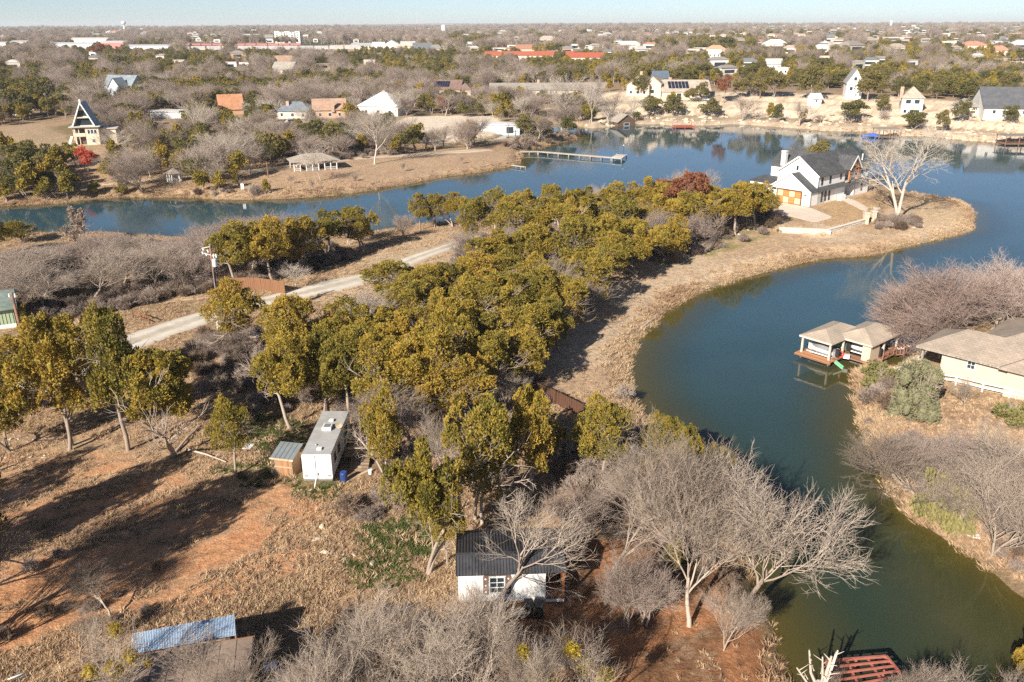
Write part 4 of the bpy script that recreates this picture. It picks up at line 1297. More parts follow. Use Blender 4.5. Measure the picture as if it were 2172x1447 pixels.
def stone_wall():
    """Retaining wall of squared limestone in four courses."""
    a = G(1651, 494); b_ = G(1754, 497); c = G(1835, 474)
    e = empty('retaining_wall', (a.x, a.y, 1.3), 0, 'pale limestone retaining wall below the white house yard', 'wall')
    rs = random.Random(4); cell = 0; mats = [paint(q, .9, .12, 2, name='wall_stone') for q in ((.60, .53, .44), (.52, .45, .37), (.66, .60, .51))]
    protos = []
    for m_ in mats:
        for _ in range(2):
            mb = MB(); j = lambda: rs.uniform(-.03, .03)
            x, y, z = .5, .22, .5
            vs = [(sx * x + j(), sy * y + j(), sz * z + j()) for sz in (-1, 1) for sy in (-1, 1) for sx in (-1, 1)]
            mb.add(vs, [(0, 2, 3, 1), (4, 5, 7, 6), (0, 1, 5, 4), (2, 6, 7, 3), (0, 4, 6, 2), (1, 3, 7, 5)])
            me = mb.build('stone', m_, None).data
            protos.append(me)
    for o in [o for o in COL.objects if o.name.startswith('stone')]: bpy.data.objects.remove(o)
    core = MB()
    for p, q in ((a, b_), (b_, c)):
        L = (q - p).xy.length; d = (q - p).xy.normalized(); ang = math.atan2(d.y, d.x)
        core.bar((p.x - a.x, p.y - a.y, .45), (q.x - a.x, q.y - a.y, .45), .34, 1.5)
        for k in range(4):
            s = rs.uniform(0, .3)
            while s < L:
                w = rs.uniform(.5, 1.0)
                o = link_mesh('stone', rs.choice(protos), e)
                o.location = (p.x - a.x + d.x * (s + w / 2), p.y - a.y + d.y * (s + w / 2), -.05 + k * .34)
                o.rotation_euler = (0, 0, ang); o.scale = (w * .97, .95, .33)
                s += w
    core.build('core', CONC, e)
    cp = MB()
    for p, q in ((a, b_), (b_, c)):
        cp.bar((p.x - a.x, p.y - a.y, 1.28), (q.x - a.x, q.y - a.y, 1.28), .56, .12)
    cp.build('coping', paint((.68, .62, .53), .9, .08, 1), e)
    for px, py in ((1835, 474), (1851, 470)):
        g = G(px, py)
        t = empty('stone_pier', (g.x, g.y, H1(g.x, g.y)), 0, 'square pale stone pier %s the yard steps' % ('left of' if px < 1840 else 'right of'), 'pier')
        MB().box(-.45, .45, -.45, .45, -.5, 1.9).build('shaft', LIME, t); MB().box(-.55, .55, -.55, .55, 1.9, 2.05).build('cap', PALECONC, t)
    g = G(1843, 466)
    t = empty('stone_steps', (g.x, g.y, 1.4), R(10), 'pale stone steps between the piers below the yard', 'steps')
    for i in range(6): MB().box(-.8, .8, i * .36 - 1.2, i * .36 - .84, -.8, .1 + i * .2).build('step', PALECONC, t)
stone_wall()

# ---- boathouse on the near inlet
def boat(p, rz, L, Wd, hullc, coverc, label, lift=0.0):
    e = empty('boat', p, rz, label, 'boat')
    mb = MB(); n = 9; V = []
    for i in range(n):
        t = i / (n - 1); w = Wd / 2 * (1 - max(0, t - .5) ** 2 * 3.6); y = -L / 2 + L * t
        V.append([(0 - w * .35, y, -.05 + .25 * max(0, t - .6)), (-w * .9, y, .35), (-w, y, .72 + .12 * t), (w, y, .72 + .12 * t), (w * .9, y, .35), (w * .35, y, -.05 + .25 * max(0, t - .6))])
    vs = [q for r in V for q in r]; fs = []
    for i in range(n - 1):
        for j in range(6):
            fs.append((i * 6 + j, i * 6 + (j + 1) % 6, (i + 1) * 6 + (j + 1) % 6, (i + 1) * 6 + j))
    fs += [tuple(range(6))[::-1], tuple((n - 1) * 6 + j for j in range(6))]
    mb.add(vs, fs); mb.build('hull', paint(hullc, .3, .04, 1), e)
    cb = MB(); V = []
    for i in range(n):
        t = i / (n - 1); w = Wd / 2 * (1 - max(0, t - .5) ** 2 * 3.6) * 1.04; y = -L / 2 + L * t
        hgt = .75 + .12 * t + .75 * math.exp(-((t - .42) / .22) ** 2)
        V.append([(-w, y, .70 + .12 * t), (-w * .5, y, hgt * .93), (0, y, hgt), (w * .5, y, hgt * .93), (w, y, .70 + .12 * t)])
    vs = [q for r in V for q in r]
    fs = [(i * 5 + j, (i + 1) * 5 + j, (i + 1) * 5 + j + 1, i * 5 + j + 1) for i in range(n - 1) for j in range(4)]
    cb.add(vs, fs); cb.build('cover', paint(coverc, .8, .12, 2), e, True)
    ob = MB(); ob.box(-.2, .2, -L / 2 - .45, -L / 2 - .02, .1, .95); ob.build('outboard_motor', BLACK, e)
    return e

def boathouse():
    rz = math.atan2(-.764, .645)
    e = empty('boathouse', (34.6, 94.3, 0), rz, 'open boathouse with twin tan hip roofs standing in the inlet', 'boathouse')
    MARKS.append(('tan-roofed boathouse', 1795, 720)); KEEP.append((1690, 1912, 680, 790, 96, 0.0))
    tan = shingle((.42, .35, .28), .05, 'tan_shingle')
    mb = MB(); hip_roof(mb, .3, 3.9, .3, 7.4, 2.75, .85, .32, ridge=None); mb.build('front_roof', tan, e)
    mb = MB(); hip_roof(mb, 3.1, 7.3, 3.3, 10.3, 2.78, 1.05, .32); mb.build('rear_roof', tan, e)
    ceil = MB(); ceil.box(.4, 3.8, .4, 6.5, 2.66, 2.74); ceil.box(3.85, 7.2, 3.4, 10.2, 2.66, 2.74); ceil.build('ceiling', GREYWOOD, e)
    postm = paint((.62, .52, .42), .7, .08, 2)
    for x, y in ((.3, .4), (3.9, .4), (3.95, 3.3), (.3, 3.4), (.3, 6.4), (3.2, 6.9), (7.2, 10.1), (3.4, 10.1), (7.25, 6.7)):
        MB().box(x - .1, x + .1, y - .1, y + .1, -1.4, 2.74).build('post', postm, e)
    fb = MB()
    for a, b_ in (((0, 0), (4.2, 0)), ((4.2, 0), (4.2, 3)), ((4.2, 3), (7.6, 3)), ((7.6, 3), (7.6, 10.6)), ((0, 0), (0, 6.9))):
        fb.bar((*a, 2.79), (*b_, 2.79), .06, .2)
    fb.build('fascia', postm, e)
    deck = wood((.26, .13, .08), 'deck_boards', .14, axis=1); deck2 = wood((.50, .24, .11), 'new_deck_boards', .14, axis=0)
    dk = MB(); 
    for r_ in ((0, .9, .0, 7.0), (3.3, 4.4, .95, 3.0), (.9, 3.3, 3.2, 3.9), (3.0, 3.9, 3.9, 10.5), (7.0, 7.9, 5.4, 10.6), (3.9, 8.4, 3.0, 4.3), (3.9, 7.0, 9.7, 10.5)):
        dk.box(r_[0], r_[1], r_[2], r_[3], .5, .66)
    dk.build('deck', deck, e)
    # near walkway, board by board
    d2 = MB().box(-.2, 4.5, -.35, -.33, .4, .6).build('deck_edge', deck, e)
    me = MB().box(-.075, .075, -.62, .62, -.03, .03).build('plank', deck2, e)
    me.location = (.0 - .1, .28, .64); c0 = me
    for i in range(1, 28):
        o = c0.copy(); COL.objects.link(o); o.parent = e; o.location = (-.1 + i * .165, .28, .64 + .004 * (i % 3))
    joist = MB()
    for y in (-.2, .8): joist.bar((-.2, y, .53), (4.5, y, .53), .1, .16)
    for x in (.2, 1.6, 3.0, 4.2): MB
    joist.build('joist', deck, e)
    lk = MB(); lk.box(6.3, 7.3, 3.4, 5.6, .66, 2.65); lo = lk.build('storage_room', paint((.60, .47, .34), .8, .05, 1), e)
    MB().box(6.26, 6.3, 3.7, 4.5, .7, 2.4).build('door', paint((.55, .43, .31), .8, .05, 1), lo)
    rl = MB()
    for x in (8.3, ):
        for y in (5.4, 6.7, 8.0, 9.3, 10.5): rl.bar((x - .35, y, .66), (x - .35, y, 1.6), .09)
        for z in (1.1, 1.55): rl.bar((x - .35, 5.4, z), (x - .35, 10.5, z), .06, .09)
    rl.build('railing', deck, e)
    # boats and gear rest in it: things of their own
    def at(x, y, z): return e.matrix_basis @ Vector((x, y, z))
    M = Matrix.Translation(e.location) @ Matrix.Rotation(rz, 4, 'Z')
    boat(M @ Vector((2.1, 1.9, .75)), rz + R(90), 3.6, 1.7, (.75, .75, .73), (.22, .22, .23), 'boat under a grey cover on the lift at the boathouse front')
    boat(M @ Vector((1.9, 4.6, .9)), rz + R(90), 3.7, 1.8, (.45, .62, .50), (.50, .68, .52), 'boat under a pale green cover in the second boathouse slip')
    boat(M @ Vector((5.0, 5.8, .85)), rz + R(90), 4.2, 2.1, (.78, .78, .78), (.74, .75, .77), 'boat under a white cover beside the boathouse storage room')
    for k, (x, y) in enumerate(((2.1, 1.9), (5.0, 5.8))):
        q = empty('boat_lift', M @ Vector((x, y, 0)), rz, 'white cradle lift under the %s-covered boat in the boathouse' % ('grey', 'white')[k], 'lift')
        for s in (-1, 1):
            MB().bar((-1.7, s * .55, .68), (1.7, s * .55, .68), .12).build('bunk', WHITE, q)
            for t in (-1.2, 1.2): MB().bar((t, s * .55, -.9), (t, s * .55, .65), .08).build('leg', WHITE, q)
    q = M @ Vector((4.3, 2.2, .66))
    b = empty('life_ring', q, rz, 'red and white life ring leaning by the boathouse post', 'life ring')
    mb = MB(); mb.tube([(.38 * math.cos(t), 0, .45 + .38 * math.sin(t)) for t in [i * math.pi / 8 for i in range(17)]], .1, 8); mb.build('ring', paint((.6, .06, .04), .5, .1, 2), b, True)
    q = M @ Vector((4.9, 2.6, .66)); b = empty('cooler', q, rz + .4, 'white cooler box on the boathouse deck by the post', 'cooler')
    MB().box(-.35, .35, -.22, .22, 0, .38).build('body', WHITE, b); MB().box(-.37, .37, -.24, .24, .385, .46).build('lid', paint((.7, .7, .68), .4), b)
    q = M @ Vector((5.9, 2.1, .0)); b = empty('dock_slide', (0, 0, 0), 0, 'green slide running off the boathouse deck into the water', 'slide')
    A = Vector(P(1771, 768, .7)); B = Vector(P(1788, 782, .05)); b.location = A
    d = B - A; n = Vector((-d.y, d.x, 0)).normalized() * .3
    mb = MB(); mb.slab([-n, d - n, d + n, n], .06); mb.build('chute', paint((.16, .42, .25), .4, .1, 1), b)
    sd = MB(); sd.bar(-n + Vector((0, 0, .08)), d - n + Vector((0, 0, .08)), .05, .18); sd.bar(n + Vector((0, 0, .08)), d + n + Vector((0, 0, .08)), .05, .18); sd.build('side', paint((.16, .42, .25), .4, .1, 1), b)
    # gangway to the bank
    A = M @ Vector((8.2, 9.0, .62)); B = Vector(G(1921, 762)); B.z = 1.0
    w = empty('gangway', A, 0, 'brown wooden gangway with rope rails from boathouse to bank', 'gangway')
    d = B - A; n = Vector((-d.y, d.x, 0)).normalized()
    MB().slab([-n * .7, d - n * .7, d + n * .7, n * .7], .1).build('walkway', deck, w)
    for s in (-1, 1):
        for t in (0, .5, 1):
            p = d * t + n * .68 * s; MB().bar(p, p + Vector((0, 0, 1.05)), .1).build('post', deck, w)
        rp = [d * t + n * .68 * s + Vector((0, 0, 1.0 - .35 * (1 - ((t % .5) * 4 - 1) ** 2))) for t in [i / 16 for i in range(17)]]
        MB().tube(rp, .03, 5).build('rope', WHITE, w)
boathouse()

# ---- tan house on the right bank
def tan_house():
    rz = math.atan2(-.72, .69)
    gz = 2.2
    e = empty('bank_house', (44.3, 85.5, gz), rz, 'low cream house with broad grey-tan shingle roof on right bank', 'house')
    MARKS.append(('cream house', 2090, 740)); KEEP.append((1990, 2172, 690, 800, 84, 0.0))
    FOOT.append((52, 86, 8)); FOOT.append((60, 84, 12)); FOOT.append((66, 74, 10))
    sh = shingle((.33, .27, .22), .09, 'worn_shingle'); cream = paint((.50, .425, .345), .85, .06, .6)
    mb = MB(); mb.box(2.6, 9.2, .7, 6.5, -1, 2.5); mb.box(9.2, 11.2, .2, 6.5, -1, 2.5); mb.box(11.2, 24, .7, 6.5, -1, 2.5); mb.box(6, 24, 6.503, 17, -1, 2.5)
    mb.build('wall', cream, e)
    r1 = MB(); hip_roof(r1, .5, 24, .6, 7.0, 2.52, 1.9, .5); r1.build('front_roof', sh, e)
    r2 = MB(); hip_roof(r2, 4.5, 24, 3.0, 17, 2.50, 3.4, .5); r2.build('rear_roof', sh, e)
    r3 = MB(); hip_roof(r3, 8.9, 11.5, -.1, 5, 2.54, .9, .4); r3.build('bay_roof', sh, e)
    for x, y in ((.6, .8), (.6, 6.3)): MB().box(x - .12, x + .12, y - .12, y + .12, -.5, 2.5).build('porch_post', GREYWOOD, e)
    for x, w, z in ((5.6, .7, 1.4), (12.6, 1.3, .7), (16, 1.4, .8)):
        window(e, 'F', x, z, w, .8 if w < 1 else 1.4, dy=.7, nx=2, ny=2)
    gt = MB(); gt.bar((0, .05, 2.5), (8.6, .05, 2.5), .1, .14); gt.build('gutter', GREYWOOD, e)
    v = MB(); v.tube([(14, 5.5, 3.5), (14, 5.5, 5.2)], .09, 8); v.build('vent_pipe', WHITE, e)
tan_house()

def rail_fence(name, pts, label, m, hgt=1.1, nr=2, gap=2.6, pw=.13, rw=.13, cat='fence', sheet=None):
    g = [G(*p) for p in pts]
    e = empty(name, g[0], 0, label, cat)
    pos = []
    for a, b_ in zip(g[:-1], g[1:]):
        n = max(1, round((b_ - a).xy.length / gap))
        for i in range(n): pos.append(a.lerp(b_, i / n))
    pos.append(g[-1])
    for p in pos: p.z = H1(p.x, p.y)
    o0 = g[0].copy()
    o0.z = H1(o0.x, o0.y); e.location = o0
    for p in pos:
        q = p - o0
        MB().box(q.x - pw / 2, q.x + pw / 2, q.y - pw / 2, q.y + pw / 2, q.z - .4, q.z + hgt).build('post', m, e)
    for a, b_ in zip(pos[:-1], pos[1:]):
        for k in range(nr):
            z = Vector((0, 0, hgt * (.88 - .42 * k)))
            MB().bar(a - o0 + z, b_ - o0 + z, .045, rw).build('rail', m, e)
    return e
rail_fence('white_fence', [(1893, 800), (1935, 803), (2026, 818), (2082, 832), (2140, 845), (2230, 866)], 'white two-rail fence on the bank before the cream house', WHITE, 1.15)
rail_fence('white_fence', [(2108, 674), (2172, 682), (2260, 690)], 'white two-rail fence at the water behind the cream house', WHITE, 1.15)
rail_fence('dark_rail_fence', [(283, 676), (317, 688)], 'short dark wooden rail fence beside the gravel road', DARKWOOD, 1.2, 2, 2.2)

# ---- travel trailer
def trailer():
    W2, L, hb, ht = 1.23, 8.3, .55, 2.75
    x, y = -16.13, 60.9
    z = H1(x, y + 4)
    e = empty('travel_trailer', (x, y, z), 0, 'white box-shaped travel trailer with grey roof and red tail lights', 'trailer')
    MARKS.append(('white trailer', 690, 940)); KEEP.append((640, 742, 880, 1010, 60.9, 0.0)); FOOT.append((x, y + 4, 5))
    wm = paint((.80, .80, .79), .45, .04, .8, dirt=(.6, .58, .53), name='trailer_skin')
    mb = MB(); mb.box(-W2, W2, 0, L, hb, ht); bd = mb.build('body', wm, e)
    bv = bd.modifiers.new('bevel', 'BEVEL'); bv.width = .06; bv.segments = 2
    rm = paint((.40, .40, .40), .75, .12, .7, dirt=(.28, .27, .25), name='trailer_roof')
    r = MB(); r.box(-W2 + .03, W2 - .03, .04, L - .04, ht + .002, ht + .05); ro = r.build('roof', rm, e)
    for i in range(1, 7): MB().box(-W2 + .04, W2 - .04, i * 1.18 - .015, i * 1.18 + .015, ht + .052, ht + .062).build('roof_seam', paint((.33, .33, .33), .8), ro)
    def unit(name, x0, y0, w, d, h, m=WHITE):
        q = MB(); q.box(x0 - w / 2, x0 + w / 2, y0 - d / 2, y0 + d / 2, ht + .063, ht + .063 + h); o = q.build(name, m, e)
        b_ = o.modifiers.new('bevel', 'BEVEL'); b_.width = .04; b_.segments = 2
        return o
    ac = unit('air_conditioner', .0, 4.7, .8, .95, .3); MB().box(-.28, .28, 4.35, 5.05, ht + .364, ht + .38).build('grille', METAL, ac)
    unit('roof_vent', .05, 6.2, .42, .42, .16); unit('roof_vent', .1, .9, .42, .42, .14); unit('roof_cap', -.35, 1.6, .16, .16, .12, METAL)
    tl = paint((.55, .03, .02), .3, .1, 3, name='tail_light')
    for s in (-1, 1): MB().box(s * .95 - .13, s * .95 + .13, -.03, -.001, hb + .22, hb + .32).build('tail_light', tl, e)
    for s in (-1.05, -.28, 0, .28, 1.05): MB().box(s - .05, s + .05, -.025, -.001, ht - .12, ht - .07).build('marker_light', paint((.3, .16, .1), .3), e)
    MB().box(-.28, .02, -.12, -.001, hb + .35, hb + .62).build('hookup_box', paint((.5, .5, .48), .5), e)
    MB().bar((-.13, -.04, hb + .62), (-.13, -.04, ht - .05), .035).build('cable', METAL, e)
    MB().bar((-.1, -.08, hb + .3), (-.22, -.6, .05), .05).build('drain_pipe', WHITE, e)
    MB().box(-W2 + .03, W2 - .03, -.09, -.001, hb - .14, hb + .02).build('bumper', METAL, e)
    for yy, w in ((1.3, .5), (2.9, .6), (6.3, .6)):
        window(e, 'R', yy, 1.6, w, .6, 2 * W2, L, frame=paint((.12, .12, .12), .4), ny=2)
    MB().box(W2 + .001, W2 + .04, 4.3, 4.95, .7, 2.5).build('door', wm, e)
    MB().box(W2 + .002, W2 + .03, 5.3, 5.8, 1.0, 2.4).build('folded_awning', paint((.20, .30, .27), .7), e)
    for s in (-1, 1):
        for yy in (3.2, 4.1):
            t = MB(); t.tube([(s * (W2 - .12) - .1, yy, .36), (s * (W2 - .12) + .1, yy, .36)], .34, 14); w = t.build('wheel', BLACK, e)
            q = MB(); q.tube([(s * (W2 - .12) - .11, yy, .36), (s * (W2 - .12) + .11, yy, .36)], .17, 10); q.build('rim', METAL, w)
    d = MB(); n = 12; vs = [(0, 0, 0)] + [(.32 * math.cos(2 * math.pi * i / n), -.08 - .05, .32 * math.sin(2 * math.pi * i / n)) for i in range(n)]
    d.add([(v[0] + 1.05, v[1] + 4.6, v[2] + ht + .5) for v in vs], [(0, 1 + i, 1 + (i + 1) % n) for i in range(n)])
    do = d.build('satellite_dish', paint((.35, .28, .2), .7), e); MB().bar((1.05, 4.62, ht + .05), (1.05, 4.62, ht + .5), .04).build('mast', METAL, do)
    MB().box(-.5, .5, L - .02, L + 1.1, .42, .52).build('tow_frame', BLACK, e)
trailer()

def deck_clutter():
    z = H1(-12.9, 64.5)
    e = empty('timber_deck', (-13.0, 64.5, z), 0, 'weathered timber steps and deck in shade beside the trailer', 'deck')
    dw = wood((.26, .19, .13), 'old_boards', .14, axis=1)
    for i in range(14): MB().box(-1.6, 1.5, i * .17, i * .17 + .155, .55, .60).build('plank', dw, e)
    for i in range(4): MB().box(-1.0, .6, -.34 * (i + 1), -.34 * i - .02, .0, .5 - .13 * i).build('step', dw, e)
    for x, y in ((-1.55, 0), (1.45, 0), (1.45, 2.3), (-1.55, 2.3)): MB().box(x - .05, x + .05, y - .05, y + .05, -.2, 1.5).build('post', dw, e)
    for a, b_ in (((1.45, 0), (1.45, 2.3)), ((-1.55, 0), (1.45, 0))): MB().bar((*a, 1.45), (*b_, 1.45), .08, .06).build('rail', wood((.55, .42, .30), 'new_rail'), e)
    cg = paint((.42, .58, .44), .6, .06, 2, name='mint_paint')
    for k, (px, py, lab) in enumerate((((-12.3), 67.9, 'pale green garden chair nearest the trailer door'), (-11.2, 66.9, 'pale green garden chair on the deck by the leaning trunk'), (-11.6, 68.9, 'pale green garden chair farthest behind the trailer deck'))):
        c = empty('garden_chair', (px, py, H1(px, py)), R(200 + 60 * k), lab, 'chair', 'pale green chairs beside the trailer')
        MB().box(-.3, .3, -.28, .28, .38, .43).build('seat', cg, c)
        MB().add([(-.3, .26, .4), (.3, .26, .4), (.34, .5, 1.1), (-.34, .5, 1.1), (-.3, .31, .4), (.3, .31, .4), (.34, .55, 1.1), (-.34, .55, 1.1)], [(0, 1, 2, 3), (7, 6, 5, 4), (0, 4, 5, 1), (2, 6, 7, 3), (1, 5, 6, 2), (0, 3, 7, 4)]).build('backrest', cg, c)
        for sx in (-1, 1):
            for sy in (-1, 1): MB().box(sx * .27 - .03, sx * .27 + .03, sy * .25 - .03, sy * .25 + .03, 0, .58 if sy < 0 else .42).build('leg', cg, c)
            MB().box(sx * .32 - .06, sx * .32 + .06, -.3, .3, .58, .62).build('arm', cg, c)
    q = empty('tarp_barrel', (-14.1, 61.3, H1(-14.1, 61.3)), 0, 'blue barrel standing in for a tarp by the rear right corner of the trailer', 'barrel')  # barrel shape put in where a blue tarp lies
    MB().tube([(0, 0, 0), (0, 0, .1), (0, 0, .5), (0, 0, .85), (0, 0, .9)], [.26, .30, .32, .30, .26], 14).build('body', paint((.02, .05, .18), .5, .1, 2), q, False)
    MB().tube([(0, 0, .901), (0, 0, .95)], .27, 14).build('lid', paint((.03, .08, .33), .4), q)
    q = empty('white_bucket', (-12.1, 62.6, H1(-12.1, 62.6)), 0, 'small white bucket on the ground before the deck steps', 'bucket')
    MB().tube([(0, 0, 0), (0, 0, .4)], [.15, .2], 12).build('pail', WHITE, q); MB().tube([(.2 * math.cos(t), 0, .4 + .2 * math.sin(t)) for t in [i * math.pi / 8 for i in range(9)]], .012, 4).build('handle', METAL, q)
deck_clutter()

# ---- little shed
def shed():
    c, rz, W = frame_px((586, 1008), (622, 1012))
    e = empty('tool_shed', c, rz, 'tiny plywood shed with ribbed grey metal roof left of the trailer', 'shed')
    MARKS.append(('tiny plywood shed', 605, 980)); KEEP.append((574, 632, 938, 1008, c.y, 0.0)); FOOT.append((c.x, c.y + 1, 1.8))
    pm = wood((.33, .20, .11), 'plywood', .6, axis=0)
    D = 1.5
    mb = MB()
    vs = [(-.8, 0, -.1), (.8, 0, -.1), (.8, D, -.1), (-.8, D, -.1), (-.8, 0, 1.75), (.8, 0, 1.75), (.8, D, 2.1), (-.8, D, 2.1)]
    mb.add(vs, [(0, 1, 5, 4), (1, 2, 6, 5), (2, 3, 7, 6), (3, 0, 4, 7), (4, 5, 6, 7)]); mb.build('wall', pm, e)
    MB().box(-.3, .45, -.04, -.002, .05, 1.5).build('door', wood((.38, .2, .1), 'shed_door', .3), e)
    MB().bar((-.8, -.06, .9), (.8, -.06, .9), .05, .09).build('crosspiece', wood((.55, .38, .22), 'batten'), e)
    rm = paint((.36, .40, .41), .4, .1, 1.5, metal=.5, name='shed_roof')
    for i in range(5):
        x0 = -1.05 + i * .42
        p = MB(); p.slab([(x0, -.25, 1.78), (x0 + .41, -.25, 1.78), (x0 + .41, D + .3, 2.28), (x0, D + .3, 2.28)], .03)
        p.bar((x0 + .41, -.25, 1.80), (x0 + .41, D + .3, 2.30), .04, .05)
        p.build('roof_panel', rm, e)
    MB().box(-1.07, 1.07, -.3, -.255, 1.66, 1.80).build('fascia', wood((.55, .42, .28), 'fascia'), e)
shed()

# ---- cabin
def cabin():
    a = G(973, 1275); b_ = G(1157, 1277.5)
    rz = math.atan2(b_.y - a.y, b_.x - a.x); W = (b_ - a).xy.length
    z = H1(a.x + 3, a.y + 2)
    a.z = z
    e = empty('cabin', a, rz, 'small white cabin with ribbed charcoal roof and shuttered window', 'cabin')
    MARKS.append(('white cabin', 1080, 1210)); KEEP.append((972, 1200, 1125, 1275, a.y, .0)); FOOT.append((a.x + 3.4, a.y + 2.4, 4.2))
    D, Hh, PW = 4.6, 2.35, 1.25
    mb = MB()
    vs = [(0, 0, 0), (W, 0, 0), (W, D, 0), (0, D, 0), (0, 0, Hh), (W, 0, Hh), (W, D, Hh - .15), (0, D, Hh - .15), (0, 1.15, Hh + .48), (W, 1.15, Hh + .48)]
    mb.add(vs, [(0, 1, 5, 4), (2, 3, 7, 6), (1, 2, 6, 9, 5), (3, 0, 4, 8, 7), (4, 5, 9, 8), (8, 9, 6, 7)])
    mb.build('wall', paint((.80, .80, .79), .6, .05, .9, dirt=(.66, .64, .6), name='cabin_siding'), e)
    MB().box(-.03, W + .03, -.04, D + .03, -1.0, -.002).build('footing', paint((.50, .27, .14), .95, .2, 1), e)
    rr = MB()
    rr.slab([(-.15, -.28, Hh - .03), (W + PW + .1, -.28, Hh - .03), (W + PW + .1, 1.15, Hh + .62), (-.15, 1.15, Hh + .62)], .06)
    rr.slab([(-.15, 1.15, Hh + .622), (W + PW + .1, 1.15, Hh + .622), (W + PW + .1, D + .35, Hh - .03), (-.15, D + .35, Hh - .03)], .06)
    rm = paint((.085, .085, .095), .38, .25, 1.2, metal=.35, name='charcoal_ribbed_metal')
    ro = rr.build('roof', rm, e)
    rb = MB(); x = -.12
    while x < W + PW + .1:
        rb.bar((x, -.3, Hh - .01), (x, 1.15, Hh + .645), .045, .05); rb.bar((x, 1.15, Hh + .645), (x, D + .37, Hh - .01), .045, .05); x += .205
    rbo = rb.build('rib', rm, ro); rbo['kind'] = 'stuff'
    MB().bar((-.15, 1.15, Hh + .66), (W + PW + .1, 1.15, Hh + .66), .22, .05).build('ridge_cap', rm, ro)
    window(e, 'F', 2.55, .75, .9, 1.15, nx=2, ny=3, fw=.09)
    dk = wood((.12, .07, .05), 'shutter_wood', .3)
    for s in (-1, 1):
        q = MB(); q.box(2.55 + s * .75 - .17, 2.55 + s * .75 + .17, -.07, -.002, .62, 2.05); o = q.build('shutter', dk, e)
        for zz in (.85, 1.35, 1.85): MB().tube([(2.55 + s * .75, -.10, zz), (2.55 + s * .75, -.071, zz)], .06, 8).build('stud', WHITE, o)
    MB().box(1.7, 3.4, -.08, -.002, 2.06, 2.16).build('lintel_board', dk, e)
    # porch
    fl = wood((.30, .16, .10), 'porch_boards', .14, axis=0)
    MB().box(W + .003, W + PW, 0, D - .4, -.12, .0).build('porch_floor', fl, e)
    MB().box(W + .003, W + PW, -.06, -.003, -.14, .04).build('porch_edge', WHITE, e)
    MB().box(W + .003, W + PW, -.1, .02, Hh - .2, Hh - .06).build('porch_beam', WHITE, e)
    MB().box(W + PW - .14, W + PW, 0.03, .17, -.9, Hh - .21).build('porch_post', CEDAR, e)
    MB().box(W + PW - .14, W + PW, D - .6, D - .45, -.9, Hh - .11).build('porch_post', CEDAR, e)
    MB().box(W + PW - .06, W + PW, .18, D - .61, 0.0, .95).build('porch_side', CEDAR, e)
    MB().box(W + .003, W + .05, 1.4, 2.3, .02, 2.05).build('door', dk, e)
    M = Matrix.Translation(a) @ Matrix.Rotation(rz, 4, 'Z')
    st = empty('concrete_step', M @ Vector((2.75, -.8, -.35)), rz, 'grey concrete block step under the cabin window', 'step')
    MB().add([(-.55, -.5, -.5), (.55, -.5, -.5), (.55, .7, -.5), (-.55, .7, -.5), (-.35, -.2, .32), (.35, -.2, .32), (.42, .68, .36), (-.42, .68, .36)], [(0, 1, 5, 4), (1, 2, 6, 5), (2, 3, 7, 6), (3, 0, 4, 7), (4, 5, 6, 7)]).build('block', CONC, st)
    for k, x in enumerate((4.55, 5.2)):
        p = M @ Vector((x, -1.5, 0)); p.z = H1(p.x, p.y)
        t = empty('wheelie_bin', p, rz + .05 - .1 * k, ('left', 'right')[k] + ' one of the two black wheeled bins before the cabin', 'bin', 'black bins before the cabin')
        MB().add([(-.24, -.28, .08), (.24, -.28, .08), (.24, .26, .08), (-.24, .26, .08), (-.29, -.34, 1.05), (.29, -.34, 1.05), (.29, .34, 1.05), (-.29, .34, 1.05)], [(3, 2, 1, 0), (0, 1, 5, 4), (1, 2, 6, 5), (2, 3, 7, 6), (3, 0, 4, 7), (4, 5, 6, 7)]).build('body', BLACK, t)
        l = MB().add([(-.31, -.38, 1.06), (.31, -.38, 1.06), (.31, .37, 1.06), (-.31, .37, 1.06), (-.25, -.3, 1.15), (.25, -.3, 1.15), (.25, .33, 1.2), (-.25, .33, 1.2)], [(3, 2, 1, 0), (0, 1, 5, 4), (1, 2, 6, 5), (2, 3, 7, 6), (3, 0, 4, 7), (4, 5, 6, 7)]).build('lid', paint((.03, .03, .033), .45, .2, 3), t)
        MB().bar((-.25, .42, 1.02), (.25, .42, 1.02), .04).build('handle', BLACK, t)
        for s in (-1, 1): MB().tube([(s * .26 - .03, .26, .12), (s * .26 + .03, .26, .12)], .12, 10).build('wheel', BLACK, t)
cabin()

